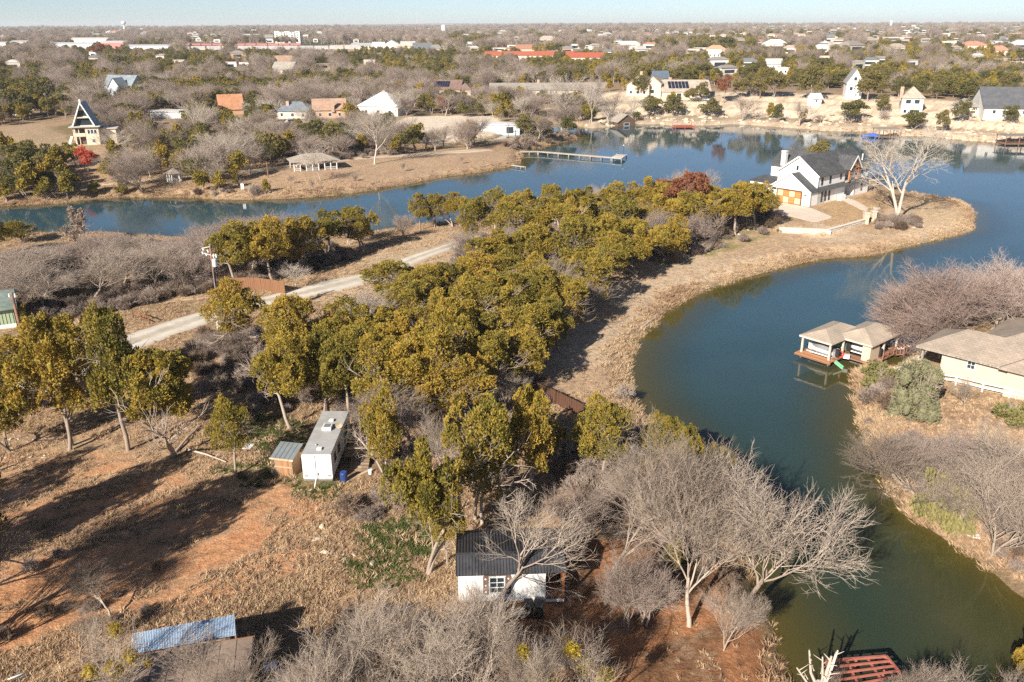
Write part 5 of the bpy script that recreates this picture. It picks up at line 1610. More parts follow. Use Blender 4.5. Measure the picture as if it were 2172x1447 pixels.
# ---- house at the bottom left corner
def corner_house():
    A = Vector(P(345, 1380, 5.0)); B = Vector(P(537, 1350, 5.0))
    rz = math.atan2(B.y - A.y, B.x - A.x)
    gz = H1(B.x, B.y - 2)
    e = empty('corner_house', (B.x, B.y, gz), rz, 'house with flat brown sheet roof at the bottom left corner', 'house')
    MARKS.append(('brown-roofed corner house', 440, 1400)); KEEP.append((350, 540, 1350, 1447, B.y, 0.0)); FOOT.append((B.x - 4, B.y - 4, 6))
    zt = 5.0 - gz
    W = 6.2; D = 7.0
    MB().box(-W + .3, -.25, -D, -.3, -.6, zt - .16).build('wall', paint((.42, .36, .30), .85, .1, .6), e)
    rm = paint((.27, .20, .155), .85, .12, .5, bump=.05, dirt=(.2, .145, .11), name='brown_roof_sheet')
    MB().box(-W - .05, .05, -D, .02, zt - .14, zt - .03).build('roof_deck', paint((.10, .08, .07), .9), e)
    n = 7; w = W / n
    for i in range(n):
        for j in range(3):
            MB().box(-W + i * w + .02, -W + (i + 1) * w - .02, -(j + 1) * 2.33 + .02, -j * 2.33 - .02, zt - .026, zt + .012 + .004 * ((i + j) % 2)).build('roof_sheet', rm, e)
    # older, lower roof to the left
    og = shingle((.20, .17, .155), .3, 'old_shingle')
    MB().box(-W - 7.5, -W - .2, -D, -1.0, -.6, zt - .7).build('wall', paint((.36, .30, .26), .85, .1, .6), e)
    q = MB(); q.slab([(-W - 8, -.9, zt - .62), (-W - .1, -.9, zt - .62), (-W - .1, -D, zt - .1), (-W - 8, -D, zt - .1)], .14); q.build('old_roof', og, e)
    fb = MB(); fb.box(-W - .1, .08, .025, .08, zt - .18, zt - .02); fb.build('fascia', CEDAR, e)
    # lean-to of blue corrugated sheets standing against it
    TL = Vector(P(280, 1345, 5.35)); TR = Vector(P(498, 1304, 5.35)); BR = Vector(P(501, 1347, 4.98)); BL = Vector(P(277, 1388, 4.98))
    org = (TL + TR) / 2; org.z = gz
    l = empty('lean_to', org, 0, 'lean-to roofed with pale blue corrugated sheets behind the corner house', 'lean-to')
    MARKS.append(('blue corrugated lean-to', 390, 1345)); KEEP.append((278, 500, 1304, 1388, TR.y, 0.0)); FOOT.append((org.x, org.y, 3.5))
    bm = paint((.38, .49, .63), .45, .06, 1.0, dirt=(.48, .54, .60), name='blue_corrugated_sheet')
    for k in range(2):
        f0, f1 = k * .5 + .002, k * .5 + .498
        a, b_, c, d = TL.lerp(TR, f0) - org, TL.lerp(TR, f1) - org, BL.lerp(BR, f1) - org, BL.lerp(BR, f0) - org
        p = MB(); p.slab([a, b_, c, d], .03); po = p.build('roof_sheet', bm, l)
        rbm = MB()
        for i in range(32):
            t = (i + .5) / 32
            rbm.bar(a.lerp(b_, t) + Vector((0, 0, .015)), d.lerp(c, t) + Vector((0, 0, .015)), .05, .05)
        ro = rbm.build('corrugation', bm, po); ro['kind'] = 'stuff'
    wm = paint((.33, .27, .22), .85, .1, .7)
    for p, q in ((TL, TR), (TR, BR), (TL, BL)):
        a, b_ = p.lerp(q, .02), p.lerp(q, .98)
        c = (TL + TR + BL + BR) / 4
        a = a.lerp(c, .03); b_ = b_.lerp(c, .03)
        m_ = MB(); m_.add([(a.x - org.x, a.y - org.y, -.5), (b_.x - org.x, b_.y - org.y, -.5), (b_.x - org.x, b_.y - org.y, b_.z - gz - .06), (a.x - org.x, a.y - org.y, a.z - gz - .06)], [(0, 1, 2, 3)])
        o = m_.build('side_wall', wm, l); o.modifiers.new('solid', 'SOLIDIFY').thickness = .06
    # dish
    p = Vector(P(40, 1437, 4.6))
    s = empty('satellite_dish', (p.x, p.y, H1(p.x, p.y)), R(35), 'white satellite dish at the bottom left edge', 'satellite dish')
    zz = p.z - H1(p.x, p.y); vs = []; fs = []
    T = Matrix.Translation((0, 0, zz)) @ Matrix.Rotation(R(-38), 4, 'X')
    for i, r_ in enumerate((0.01, .2, .36, .5)):
        for j in range(18): vs.append(T @ Vector((r_ * 1.1 * math.cos(j * math.pi / 9), r_ * math.sin(j * math.pi / 9), r_ * r_ * .45)))
    for i in range(3):
        for j in range(18): fs.append((i * 18 + j, i * 18 + (j + 1) % 18, (i + 1) * 18 + (j + 1) % 18, (i + 1) * 18 + j))
    d = MB().add(vs, fs).build('reflector', WHITE, s, True); d.modifiers.new('solid', 'SOLIDIFY').thickness = .02
    MB().tube([(0, 0, -.3), (0, 0, zz - .02)], .04, 8).build('mast', METAL, s)
    MB().bar(T @ Vector((0, -.45, .1)), T @ Vector((0, -.15, .6)), .03).build('feed_arm', METAL, s)
    for k, (px, py, zz, lab) in enumerate(((574, 1412, .8, 'dark bin with pale blue lid in the shade of the corner house'), (590, 1446, .75, 'dark bin with pale blue lid at the bottom edge'))):
        p = Vector(P(px, py, gz + zz)); t = empty('storage_box', (p.x, p.y, H1(p.x, p.y)), rz - .1 * k, lab, 'bin')
        h = p.z - H1(p.x, p.y)
        MB().box(-.34, .34, -.3, .3, 0, h - .06).build('body', paint((.06, .09, .13), .5, .1, 2), t); MB().box(-.37, .37, -.33, .33, h - .058, h).build('lid', paint((.42, .58, .70), .5, .05, 2), t)
    p = Vector(P(592, 1425, gz + .5)); t = empty('rubbish_bag', (p.x, p.y, H1(p.x, p.y)), 0, 'white rubbish bag between the two blue-lidded bins', 'bag')
    rs = np.random.RandomState(3); v, f = hull(rs, [(0, 0, .3, .28, .34)], 1.0)
    MB().add([tuple(q) for q in v], [tuple(dict.fromkeys(q)) for q in f]).build('bag', paint((.62, .66, .70), .5), t, True)
corner_house()
# ---- fences, pillars and poles on the near land
def board_fence(pts, hgt, label, m, pw=.3, name='board_fence', posts=True):
    g = [G(*p) for p in pts]
    o0 = g[0].copy(); o0.z = H1(o0.x, o0.y)
    e = empty(name, o0, 0, label, 'fence')
    rs = random.Random(5)
    for a, b_ in zip(g[:-1], g[1:]):
        L = (b_ - a).xy.length; n = max(1, int(L / pw)); ang = math.atan2(b_.y - a.y, b_.x - a.x)
        base = None
        for i in range(n):
            p = a.lerp(b_, (i + .5) / n); z = H1(p.x, p.y)
            if base is None: base = MB().box(-L / n / 2 + .01, L / n / 2 - .01, -.012, .012, 0, hgt).build('board', m, e); o = base
            else: o = base.copy(); COL.objects.link(o); o.parent = e
            o.location = (p.x - o0.x, p.y - o0.y, z - o0.z + rs.uniform(-.03, .02)); o.rotation_euler = (rs.uniform(-.02, .02), 0, ang)
        nrm = Vector((-math.sin(ang), math.cos(ang), 0)) * .05
        for zz in (.3, hgt - .35): MB().bar(Vector((a.x - o0.x, a.y - o0.y, H1(a.x, a.y) - o0.z + zz)) + nrm, Vector((b_.x - o0.x, b_.y - o0.y, H1(b_.x, b_.y) - o0.z + zz)) + nrm, .05, .09).build('rail', m, e)
        for p in (a, b_):
            z = H1(p.x, p.y) - o0.z
            MB().box(p.x - o0.x - .07, p.x - o0.x + .07, p.y - o0.y + .02, p.y - o0.y + .16, z - .4, z + hgt + .05).build('post', m, e)
    return e
CEDARF = wood((.24, .115, .055), 'cedar_boards', .3)
REDF = wood((.26, .09, .04), 'red_brown_boards', .3)
board_fence([(496, 616), (541, 615), (604, 624)], 1.9, 'orange cedar board fence beside the gravel road gate', CEDARF)
MARKS.append(('cedar fence', 570, 605)); KEEP.append((540, 606, 596, 612, 110, 0.0))
board_fence([(686, 700), (700, 690), (768, 702)], 1.8, 'red-brown board fence hidden among the grove near the road', REDF)
MARKS.append(('red-brown fence', 730, 690)); KEEP.append((704, 764, 668, 700, 96, .3))
board_fence([(1122, 832), (1180, 858), (1236, 886)], 1.5, 'shade-darkened brown board fence at the shaded edge of the lawn strip', wood((.11, .05, .03), 'dark_boards', .3))  # board brown is darkened to carry the shade on the fence
MARKS.append(('dark board fence', 1180, 845)); KEEP.append((1124, 1232, 806, 866, 80, .25))

def stone_pillar():
    g = G(546, 752)
    e = empty('gate_pillar', g, R(20), 'tan stone gate pillar with pale cap among the junipers', 'pillar')
    KEEP.append((533, 558, 686, 728, 93, 0.0)); MARKS.append(('stone pillar', 546, 715))
    rs = random.Random(2)
    MB().box(-.42, .42, -.42, .42, -.5, 2.25).build('core', paint((.36, .24, .16), .9, .1, 3), e)
    st = [paint(c, .9, .15, 3, name='pillar_stone') for c in ((.50, .33, .21), (.42, .27, .18), (.55, .40, .28))]
    for k in range(7):
        for s in range(4):
            a = R(90 * s)
            for j in range(2):
                o = MB().box(-.2, .2, -.02, .05, -.145, .145).build('stone', rs.choice(st), e)
                x = -.21 + .42 * j + (.05 if k % 2 else -.05)
                o.location = (x * math.cos(a) + .42 * math.sin(a), x * math.sin(a) - .42 * math.cos(a), .15 + k * .31); o.rotation_euler = (0, 0, a)
    MB().prism([(-.56, -.56), (.56, -.56), (.56, .56), (-.56, .56)], 2.26, 2.42).build('cap', PALECONC, e)
stone_pillar()

def gate_post(px, py, h, label):
    g = G(px, py); e = empty('gate_post', g, 0, label, 'post')
    MB().box(-.08, .08, -.08, .08, -.3, h).build('post', BLACK, e); MB().box(-.16, .16, -.16, .16, h + .002, h + .08).build('cap', BLACK, e)
    MB().box(.10, 1.6, -.03, .03, h * .75, h * .8).build('rail', BLACK, e); MB().box(.10, 1.6, -.03, .03, h * .4, h * .45).build('rail', BLACK, e)
    MB().box(1.6, 1.7, -.05, .05, -.3, h * .9).build('post', BLACK, e)
gate_post(738, 648, 1.4, 'black gate post and rails beside the gravel road bend')

POLEW = wood((.22, .12, .08), 'pole_timber', .5, axis=2)
def utility_pole(px, py, ptop, label, near=False, w=.16, arms=1, lean=(0, 0), base=None, light=False):
    g = G(px, py)
    # height from the row of the top
    lo, hi = 1, 40
    for _ in range(30):
        m_ = (lo + hi) / 2
        if proj(g.x, g.y, g.z + m_)[1] > ptop: lo = m_
        else: hi = m_
    h = lo
    e = empty('utility_pole', (g.x, g.y, g.z), 0, label, 'utility pole')
    MB().tube([(0, 0, -.5), (lean[0] * .5, 0, h * .5), (lean[0], 0, h)], [w, w * .88, w * .75], 8 if near else 6).build('pole', POLEW, e)
    if near:
        MB().tube([(lean[0], 0, h), (lean[0], 0, h + .12)], w * .8, 8).build('cap', METAL, e)
    x = lean[0]
    ins = MB
    if arms:
        MB().bar((x - .9, -.1, h - .5), (x + .9, -.1, h - .5), .1, .12).build('crossarm', GREYWOOD, e)
        for s in (-.8, 0, .8):
            MB().tube([(x + s, -.1, h - .43), (x + s, -.1, h - .2)], [.07, .05], 6).build('insulator', WHITE, e)
    return e, h, x
e, h, x = utility_pole(84, 866, 622, 'tall brown utility pole at the left by the green house', True, .17, 0, (-.2, 0))
for s in (-1, 1):
    MB().tube([(x + s * .28, 0, h - .35), (x + s * .28, 0, h - .05)], [.09, .07], 8).build('insulator', WHITE, e)
MB().bar((x - .32, 0, h - .4), (x + .32, 0, h - .4), .07).build('bracket', METAL, e)
KEEP.append((44, 68, 625, 722, 80, 0.0))
e, h, x = utility_pole(470, 702, 520, 'utility pole with grey transformer can beside the gravel road', True, .19, 0)
MARKS.append(('transformer pole', 464, 600)); KEEP.append((448, 478, 520, 606, 100, 0.0))
MB().tube([(x + .32, -.15, h - 2.6), (x + .32, -.15, h - 1.75), (x + .32, -.15, h - 1.65)], [.27, .27, .2], 14).build('transformer', paint((.55, .60, .64), .4, .05, 2), e)
for a in ((-.9, 1.0), (-1.0, .55), (-.35, .75), (-.6, .35)):
    MB().tube([(x + a[0], -.15, h - 1.2 + a[1] - .1), (x + a[0] + .1, -.15, h - 1.5 + a[1] - .1)], [.09, .09], 8).build('fuse_cutout', WHITE, e)
for a, b_ in (((-.95, -.35), (0, -.15)), ((-.8, -.95), (0, -1.2)), ((.1, -1.3), (.62, -1.15))):
    MB().bar((x + a[0], -.14, h + a[1]), (x + b_[0], -.14, h + b_[1]), .09).build('bracket', PALEWOOD, e)
for s in (.3, .62): MB().tube([(x + s, -.14, h - 1.5), (x + s, -.14, h - 1.05)], [.09, .06], 8).build('insulator', WHITE, e)
MB().box(-.42, -.05, -.35, -.12, 0.2, 1.35).build('meter_box', WHITE, e); MB().box(.1, .45, -.35, -.12, .3, 1.25).build('meter_box', WHITE, e)
MB().tube([(.02, -.2, .5), (.02, -.2, h - 3)], .04, 6).build('conduit', METAL, e)
for px, py, pt, lab in ((1161, 284, 228, 'utility pole on the spit beyond the park channel'), (1006, 312, 283, 'short timber pole at the channel edge in the park'), (50, 250, 203, 'utility pole by the pale drive on the left hill'),
                        (201, 198, 176, 'utility pole left of the pale blue house'), (569, 378, 344, 'thin post in the park left of the picnic shelter'), (1004, 180, 150, 'utility pole beyond the dark brown solar roof'),
                        (835, 190, 130, 'utility pole in the woods beyond the white metal roof'), (1690, 150, 123, 'street light pole beyond the north shore trees'), (2058, 170, 150, 'utility pole at the far right beyond the hedge'),
                        (1979, 182, 150, 'utility pole beyond the tower-like tan house'), (930, 115, 96, 'utility pole beside the gabled houses beyond the field'), (955, 116, 94, 'second utility pole beyond the field'),
                        (1078, 290, 262, 'short pole beside the flat pool house')):
    utility_pole(px, py, pt, lab, False, .15, int(px not in (569, 1690, 1006)))

# ---- green house at the left edge
def green_house():
    B = G(36, 694)
    rz = R(30)
    gz = H1(B.x, B.y)
    e = empty('green_house', (B.x, B.y, gz), rz, 'pale green house with grey-green roof at the left edge', 'house')
    MARKS.append(('green house', 20, 650)); KEEP.append((-50, 40, 612, 690, B.y, 0.0)); FOOT.append((B.x - 4, B.y + 1, 6))
    gw = paint((.36, .45, .30), .8, .05, 1, name='green_siding')
    mb = MB(); gable_walls(mb, -16, 0, 0, 7, .6, 2.7, 1.3); mb.build('wall', gw, e)
    MB().box(-16.02, .02, -.02, 7.02, -1, .58).build('skirting', WHITE, e)
    for i in range(80):
        if i * .2 < 16: pass
    bt = MB()
    for i in range(40): bt.box(-.2 - i * .4 - .02, -.2 - i * .4 + .02, -.05, -.002, .62, 2.65)
    o = bt.build('batten', gw, e); o['kind'] = 'stuff'
    r = MB(); gable_roof(r, -16, 0, 0, 7, 2.7, 1.3, .5); r.build('roof', shingle((.17, .22, .20), .15, 'green_grey_shingle'), e)
    MB().box(-12, -11, -.06, -.002, .62, 2.6).build('door', WHITE, e)
green_house()
q = G(52, 690); t = empty('climbing_plant', q, 0, 'leafy climber heaped at the corner of the green house', 'plant')
rs_ = np.random.RandomState(8)
link_mesh('foliage', crown_mesh('climber', rs_, [(0, 0, .8, .45, .8), (.1, 0, 2.0, .4, .7), (.3, .1, .3, .5, .5)], 900, .2, JUN, hk=.6), t)

# ---- park: gazebo, picnic shelter, pier
def gazebo():
    g = G(371, 386); s = 1.0
    e = empty('gazebo', g, R(15), 'small white gazebo with brown pyramid roof on the park shore', 'gazebo')
    MARKS.append(('white gazebo', 371, 372)); KEEP.append((352, 390, 360, 386, g.y, 0.0)); FOOT.append((g.x, g.y, 3))
    r = MB(); n = 6
    ring = [(2.35 * math.cos(i * math.pi / 3 + .3), 2.35 * math.sin(i * math.pi / 3 + .3), 2.35) for i in range(n)]
    r.add(ring + [(0, 0, 3.45)] + [(x, y, 2.25) for x, y, z in ring], [(i, (i + 1) % n, 6) for i in range(n)] + [(7 + i, 7 + (i + 1) % n, (i + 1) % n, i) for i in range(n)] + [tuple(range(7, 13))[::-1]])
    r.build('roof', rshingle((.26, .22, .19)), e)
    P6 = [(1.7 * math.cos(i * math.pi / 3 + .3), 1.7 * math.sin(i * math.pi / 3 + .3)) for i in range(n)]
    MB().prism([(x * 1.15, y * 1.15) for x, y in P6], -.4, .15).build('floor', PALEWOOD, e)
    for i, (x, y) in enumerate(P6):
        MB().box(x - .09, x + .09, y - .09, y + .09, .15, 2.28).build('post', WHITE, e)
        if i != 4:
            x2, y2 = P6[(i + 1) % n]; rl = MB(); rl.bar((x, y, .95), (x2, y2, .95), .09); rl.bar((x, y, .35), (x2, y2, .35), .07)
            for k in range(1, 6): rl.bar((x + (x2 - x) * k / 6, y + (y2 - y) * k / 6, .35), (x + (x2 - x) * k / 6, y + (y2 - y) * k / 6, .95), .05)
            rl.build('railing', WHITE, e)
gazebo()

def shelter():
    c, rz, W = frame_px((624, 366), (716, 361))
    e = empty('picnic_shelter', c, rz, 'long open picnic shelter with grey hip roof and white posts', 'shelter')
    MARKS.append(('picnic shelter', 670, 350)); KEEP.append((615, 722, 334, 364, c.y, .2)); FOOT.append((c.x, c.y + 3, 7))
    D = 6.5
    MB().box(-W / 2, W / 2, 0, D, -.5, .08).build('slab', PALECONC, e)
    mb = MB(); hip_roof(mb, -W / 2, W / 2, 0, D, 2.6, 1.5, .7); mb.build('roof', rshingle((.36, .31, .26)), e)
    n = 8
    for i in range(n):
        for y in (.1, D - .1):
            x = -W / 2 + .1 + (W - .2) * i / (n - 1); MB().box(x - .1, x + .1, y - .1, y + .1, .08, 2.6).build('post', WHITE, e)
    for i in range(n - 1):
        x0 = -W / 2 + .1 + (W - .2) * i / (n - 1); x1 = -W / 2 + .1 + (W - .2) * (i + 1) / (n - 1)
        if i in (1, 4): continue
        rl = MB(); rl.bar((x0, .1, .95), (x1, .1, .95), .08); rl.bar((x0, .1, .4), (x1, .1, .4), .06)
        for k in range(1, 7): rl.bar((x0 + (x1 - x0) * k / 7, .1, .4), (x0 + (x1 - x0) * k / 7, .1, .95), .04)
        rl.build('railing', WHITE, e)
    for i in range(3):
        x = -W / 3 + i * W / 3
        p = Matrix.Translation(c) @ Matrix.Rotation(rz, 4, 'Z') @ Vector((x, D / 2, .08))
        t = empty('picnic_table', p, rz, ('left', 'middle', 'right')[i] + ' picnic table under the grey hip-roofed shelter', 'table', 'picnic tables under the shelter')
        MB().box(-.9, .9, -.35, .35, .70, .76).build('table_top', GREYWOOD, t)
        for s in (-1, 1):
            MB().box(-.9, .9, s * .7 - .13, s * .7 + .13, .42, .47).build('bench', GREYWOOD, t)
            MB().box(s * .7 - .04, s * .7 + .04, -.75, .75, .3, .41).build('leg', GREYWOOD, t)
shelter()

def pier():
    A = Vector(P(1103, 321, .95)); B = Vector(P(1300, 334, .95)); K = A.lerp(B, .35); 
    K2 = Vector(P(1142, 321, .95))
    e = empty('long_pier', (A.x, A.y, 0), 0, 'long pale wooden pier reaching out from the park point', 'pier')
    MARKS.append(('long pier', 1210, 328)); KEEP.append((1103, 1328, 316, 342, A.y, 0.0))
    o = Vector((A.x, A.y, 0))
    pl = wood((.56, .50, .42), 'pier_planks', .3, axis=1)
    pts = [A, K2, B]
    for a, b_ in zip(pts[:-1], pts[1:]):
        L = (b_ - a).length; n = int(L / .62); ang = math.atan2(b_.y - a.y, b_.x - a.x); base = None
        for i in range(n):
            if base is None: base = MB().box(-L / n / 2 + .02, L / n / 2 - .02, -.75, .75, -.05, 0).build('deck_board', pl, e); q = base
            else: q = base.copy(); COL.objects.link(q); q.parent = e
            q.location = a.lerp(b_, (i + .5) / n) - o + Vector((0, 0, random.Random(i).uniform(-.01, .01))); q.rotation_euler = (0, 0, ang)
        nn = Vector((-math.sin(ang), math.cos(ang), 0))
        for s in (-.6, .6): MB().bar(a - o + nn * s - Vector((0, 0, .15)), b_ - o + nn * s - Vector((0, 0, .15)), .1, .18).build('stringer', GREYWOOD, e)
        m_ = max(1, round(L / 3.6))
        for i in range(m_ + 1):
            for s in (-.55, .55):
                p = a.lerp(b_, i / m_) - o + nn * s; MB().box(p.x - .1, p.x + .1, p.y - .1, p.y + .1, -1.4, .86).build('pile', GREYWOOD, e)
    q = [Vector(P(x_, y_, 1.0)) - o for x_, y_ in ((1296, 334), (1318, 336.5), (1329, 328.5), (1308, 327))]
    MB().slab(q, .18).build('platform', pl, e)
    for p in q: MB().box(p.x - .12, p.x + .12, p.y - .12, p.y + .12, -1.4, 1.15).build('pile', GREYWOOD, e)
    p = Vector(P(1322, 326, 1.0)) - o; MB().box(p.x - .05, p.x + .05, p.y - .05, p.y + .05, 1, 3.4).build('lamp_post', DMETAL, e); MB().box(p.x - .14, p.x + .14, p.y - .14, p.y + .14, 3.4, 3.62).build('lamp', WHITE, e)
    A = Vector(P(1086, 350, .6)); B = Vector(P(1114, 354, .6))
    e = empty('small_dock', (A.x, A.y, 0), 0, 'short narrow dock just below the root of the long pier', 'dock')
    d = B - A; d.z = 0; n = Vector((-d.y, d.x, 0)).normalized() * .45
    MB().slab([-n + Vector((0, 0, .6)), d - n + Vector((0, 0, .6)), d + n + Vector((0, 0, .6)), n + Vector((0, 0, .6))], .12).build('deck', pl, e)
    for t in (.3, .65, 1): MB().box(d.x * t - .08, d.x * t + .08, d.y * t - .5, d.y * t - .34, -1.2, .75).build('pile', GREYWOOD, e)
pier()
g = G(515, 405); t = empty('notice_board', g, 0, 'plain white notice board on the park shore', 'sign')
MB().box(-.35, .35, -.03, .03, .5, 1.7).build('board', WHITE, t); MB().box(-.3, -.22, .031, .09, -.3, 1.5).build('leg', WHITE, t); MB().box(.22, .3, .031, .09, -.3, 1.5).build('leg', WHITE, t)
for k, (px, py) in enumerate(((285, 342), (297, 343))):
    g = G(px, py); t = empty('lawn_chair', g, R(200), ('left', 'right')[k] + ' one of two red lawn chairs near the red tree', 'chair', 'red lawn chairs')
    rd = paint((.55, .04, .05), .5, .1, 2)
    MB().box(-.4, .4, -.4, .4, .35, .45).build('seat', rd, t); MB().box(-.4, .4, .3, .42, .46, 1.1).build('backrest', rd, t)
    for s in (-1, 1):
        MB().box(s * .38 - .06, s * .38 + .06, -.4, .3, .6, .66).build('arm', rd, t); MB().box(s * .38 - .05, s * .38 + .05, -.38, -.28, 0, .6).build('leg', rd, t)

# ---- A-frame
def aframe():
    c, rz, W = frame_px((160, 309), (214, 307))
    e = empty('a_frame_house', c, rz, 'cream A-frame house with steep blue-grey roof and two balconied storeys', 'house')
    MARKS.append(('A-frame house', 190, 260)); KEEP.append((150, 245, 207, 300, c.y, 0.0)); FOOT.append((c.x + 2, c.y + 5, 8))
    cr = paint((.64, .56, .43), .8, .05, 1, name='cream_stucco'); D = 9.0; h2 = 5.6
    w = W / 2
    mb = MB(); mb.box(-w + w * .95, w, 0, D, -1, h2); mb.box(-w, -w + w * .95 - .003, 1.8, D, -1, h2); mb.box(w + .003, w + 4.6, 2.5, D + 2, -1, 4.6); mb.build('wall', cr, e)
    for z in (0, 2.75): MB().box(-w, -w + w * .94, 0, 1.797, z - .12, z + .08).build('balcony_floor', cr, e)
    MB().box(-w, -w + w * .94, -.1, .0, 2.75, 3.75).build('balcony_parapet', cr, e); 
    for x in (-w + .1, -w * .55): MB().box(x - .1, x + .1, .05, .25, -.5, h2).build('post', cr, e)
    MB().box(-w - .9, w + .7, -.9, D + .5, h2 + .003, h2 + .28).build('terrace_roof', paint((.50, .50, .47), .7), e)
    MB().box(w + .01, w + 5.2, 2.0, D + 2.5, 4.61, 4.85).build('side_roof', paint((.55, .47, .40), .8), e)
    dark = MB(); dark.box(-w + .4, -.2, 1.74, 1.797, .1, 2.3); dark.box(-w + .3, -.2, 1.74, 1.797, 2.9, 5.0); dark.build('recess_door', paint((.10, .06, .05), .6), e)
    for k in range(3): window(e, 'F', .55 + k * .95 + .3, 3.5, .7, 1.2, frame=WHITE)
    window(e, 'F', 1.9, .8, .9, 1.0)
    # the A
    aw = 3.2; ah = 7.3; x0 = -.3
    f = MB(); f.add([(x0 - aw + .2, .9, h2 + .28), (x0 + aw - .2, .9, h2 + .28), (x0, .9, h2 + ah)], [(0, 1, 2)]); f.add([(x0 - aw + .2, D, h2 + .28), (x0 + aw - .2, D, h2 + .28), (x0, D, h2 + ah)], [(0, 2, 1)])
    f.build('gable_wall', cr, e)
    for z0, z1, k in ((.5, 2.6, 1.0), (3.3, 5.0, .6)):
        hw0 = (aw - .5) * (1 - z0 / ah); hw1 = (aw - .5) * (1 - z1 / ah)
        q = MB(); q.add([(x0 - hw0, .86, h2 + z0), (x0 + hw0, .86, h2 + z0), (x0 + hw1, .86, h2 + z1), (x0 - hw1, .86, h2 + z1)], [(0, 1, 2, 3)]); q.build('window', GLASS, e)
    hw = aw * (1 - 2.95 / ah)
    MB().box(x0 - hw, x0 + hw, -.1, .8, h2 + 2.75, h2 + 3.0).build('balcony', cr, e)
    bl = paint((.10, .15, .22), .5, .1, 1, name='blue_roof')
    for s in (-1, 1):
        r = MB(); r.slab([(x0 + s * aw, -.2, h2 + .3), (x0 + s * aw, D + .4, h2 + .3), (x0, D + .4, h2 + ah + .1), (x0, -.2, h2 + ah + .1)], .18); r.build('roof', bl, e)
        MB().bar((x0 + s * aw, -.28, h2 + .3), (x0, -.28, h2 + ah + .1), .12, .34).build('rake_board', WHITE, e)
    MB().box(x0 - .45, x0 + .05, 1.2, 1.8, h2 + ah - .9, h2 + ah + 1.0).build('chimney', WHITE, e)
    st = MB(); st.bar((-w - .6, .4, 2.8), (-w - 1.6, -1.6, 0), .9, .12); st.build('stair', cr, e)
aframe()

# ---- houses of the north bank and beyond
F3 = (('F', .2, .9, 1.0, 1.2), ('F', .5, .9, 1.2, 1.2), ('F', .8, .9, 1.0, 1.2))
def solar(x0, x1, rows=2):
    def f(e, W, D):
        m_ = paint((.015, .02, .045), .15, .1, 1, name='solar_glass')
        for i in range(6):
            for j in range(rows):
                a = x0 + (x1 - x0) * i / 6; b_ = x0 + (x1 - x0) * (i + 1) / 6 - .01
                y0 = .10 + .16 * j; y1 = y0 + .15
                hh = lambda t: f.wh + f.rh * (t / .5) + .32
                q = MB(); q.slab([(a * W, y0 * D, hh(y0)), (b_ * W, y0 * D, hh(y0)), (b_ * W, y1 * D, hh(y1)), (a * W, y1 * D, hh(y1))], .06)
                q.build('solar_panel', m_, e)
    return f
def house_s(s, wh, rh, *a, **k):
    s.wh = wh; s.rh = rh
    return house(*a, extra=s, **k)
house(217, 288, 203, 5.0, 'gable', 4.5, 11, (.62, .70, .76), (.22, .26, .30), 'pale blue gabled house among trees above the A-frame', win=F3, turn=-12, mark='pale blue house')
house(228, 262, 205, 4.6, 'gablex', 4.2, 6, (.64, .72, .78), (.24, .28, .31), 'front gable wing of the pale blue house', win=(('F', .5, 1, 1.4, 1.4),), turn=-20, name='gabled_wing', cat='house wing')
house(466, 520, 243, 2.4, 'gable', 5.2, 10, (.45, .27, .18), (.46, .22, .12), 'house with steep orange-brown roof in the bare trees', turn=22, mark='orange-brown roof')
house(583, 660, 253, 2.8, 'hip', 3.2, 11, (.50, .46, .42), (.17, .20, .24), 'house with slate-blue hip roof behind white bare trees', turn=-10, win=F3, chimney=(-.2, .3, 6.5), mark='slate-blue hip roof')
house(663, 738, 252, 3.4, 'gable', 3.6, 11, (.48, .32, .22), (.40, .26, .19), 'brick house with tan-brown roof and pale chimney', turn=12, win=F3, chimney=(.1, -.02, 7.5), mark='tan-brown brick house')
house(752, 852, 246, 3.6, 'hip', 5.0, 15, (.62, .62, .60), (.70, .72, .74), 'house with broad bright white metal hip roof', turn=-14, metal=True, win=F3, chimney=(0, .5, 9.3), mark='white metal roof')
house_s(solar(-.45, .1, 2), 3.0, 4.0, 916, 978, 203, 3.0, 'gable', 4.0, 13, (.40, .33, .28), (.20, .13, .11), 'house with dark brown roof carrying solar panels', turn=-6, win=F3, mark='dark brown solar roof')
house(970, 1000, 203, 2.8, 'hip', 3.0, 9, (.42, .35, .30), (.21, .14, .12), 'dark brown roofed wing beside the solar roof', turn=-6, name='house_wing', cat='house wing')
house(1034, 1087, 283, 3.2, 'flat', .3, 6, (.58, .62, .64), (.66, .70, .74), 'flat-roofed pale pool house on the limestone yard', ytop=255, win=(('F', .75, .3, 2.6, 2.3), ('R', .5, .3, 3.0, 2.3)), oh=.3, mark='flat pool house', cat='pool house')
house(1304, 1354, 268, 3.2, 'gablex', 2.6, 9, (.12, .075, .05), (.33, .29, .25), 'dark timber boathouse with grey gable roof on north shore', ytop=232, turn=25, win=(('F', .5, 1.6, 2.4, 1.0),), mark='dark timber boathouse', cat='boathouse')
house(1324, 1380, 207, 4.6, 'gablex', 3.6, 12, (.58, .48, .37), (.36, .31, .26), 'tan house with chimney and stacked gables above north shore', ytop=160, turn=-22, win=F3 + (('F', .5, 5.2, 1.4, 1.2),), chimney=(.05, .3, 10.2), mark='tan gabled house')
house(1362, 1404, 204, 5.2, 'gablex', 3.0, 10, (.58, .48, .37), (.36, .31, .26), 'right wing of the tan gabled house above north shore', turn=-22, win=(('F', .5, 1, 1.6, 1.6),), name='house_wing', cat='house wing')
house(1386, 1418, 180, 3.2, 'gable', 3.0, 10, (.35, .25, .2), (.10, .14, .20), 'small house with dark blue roof behind the tan gables')
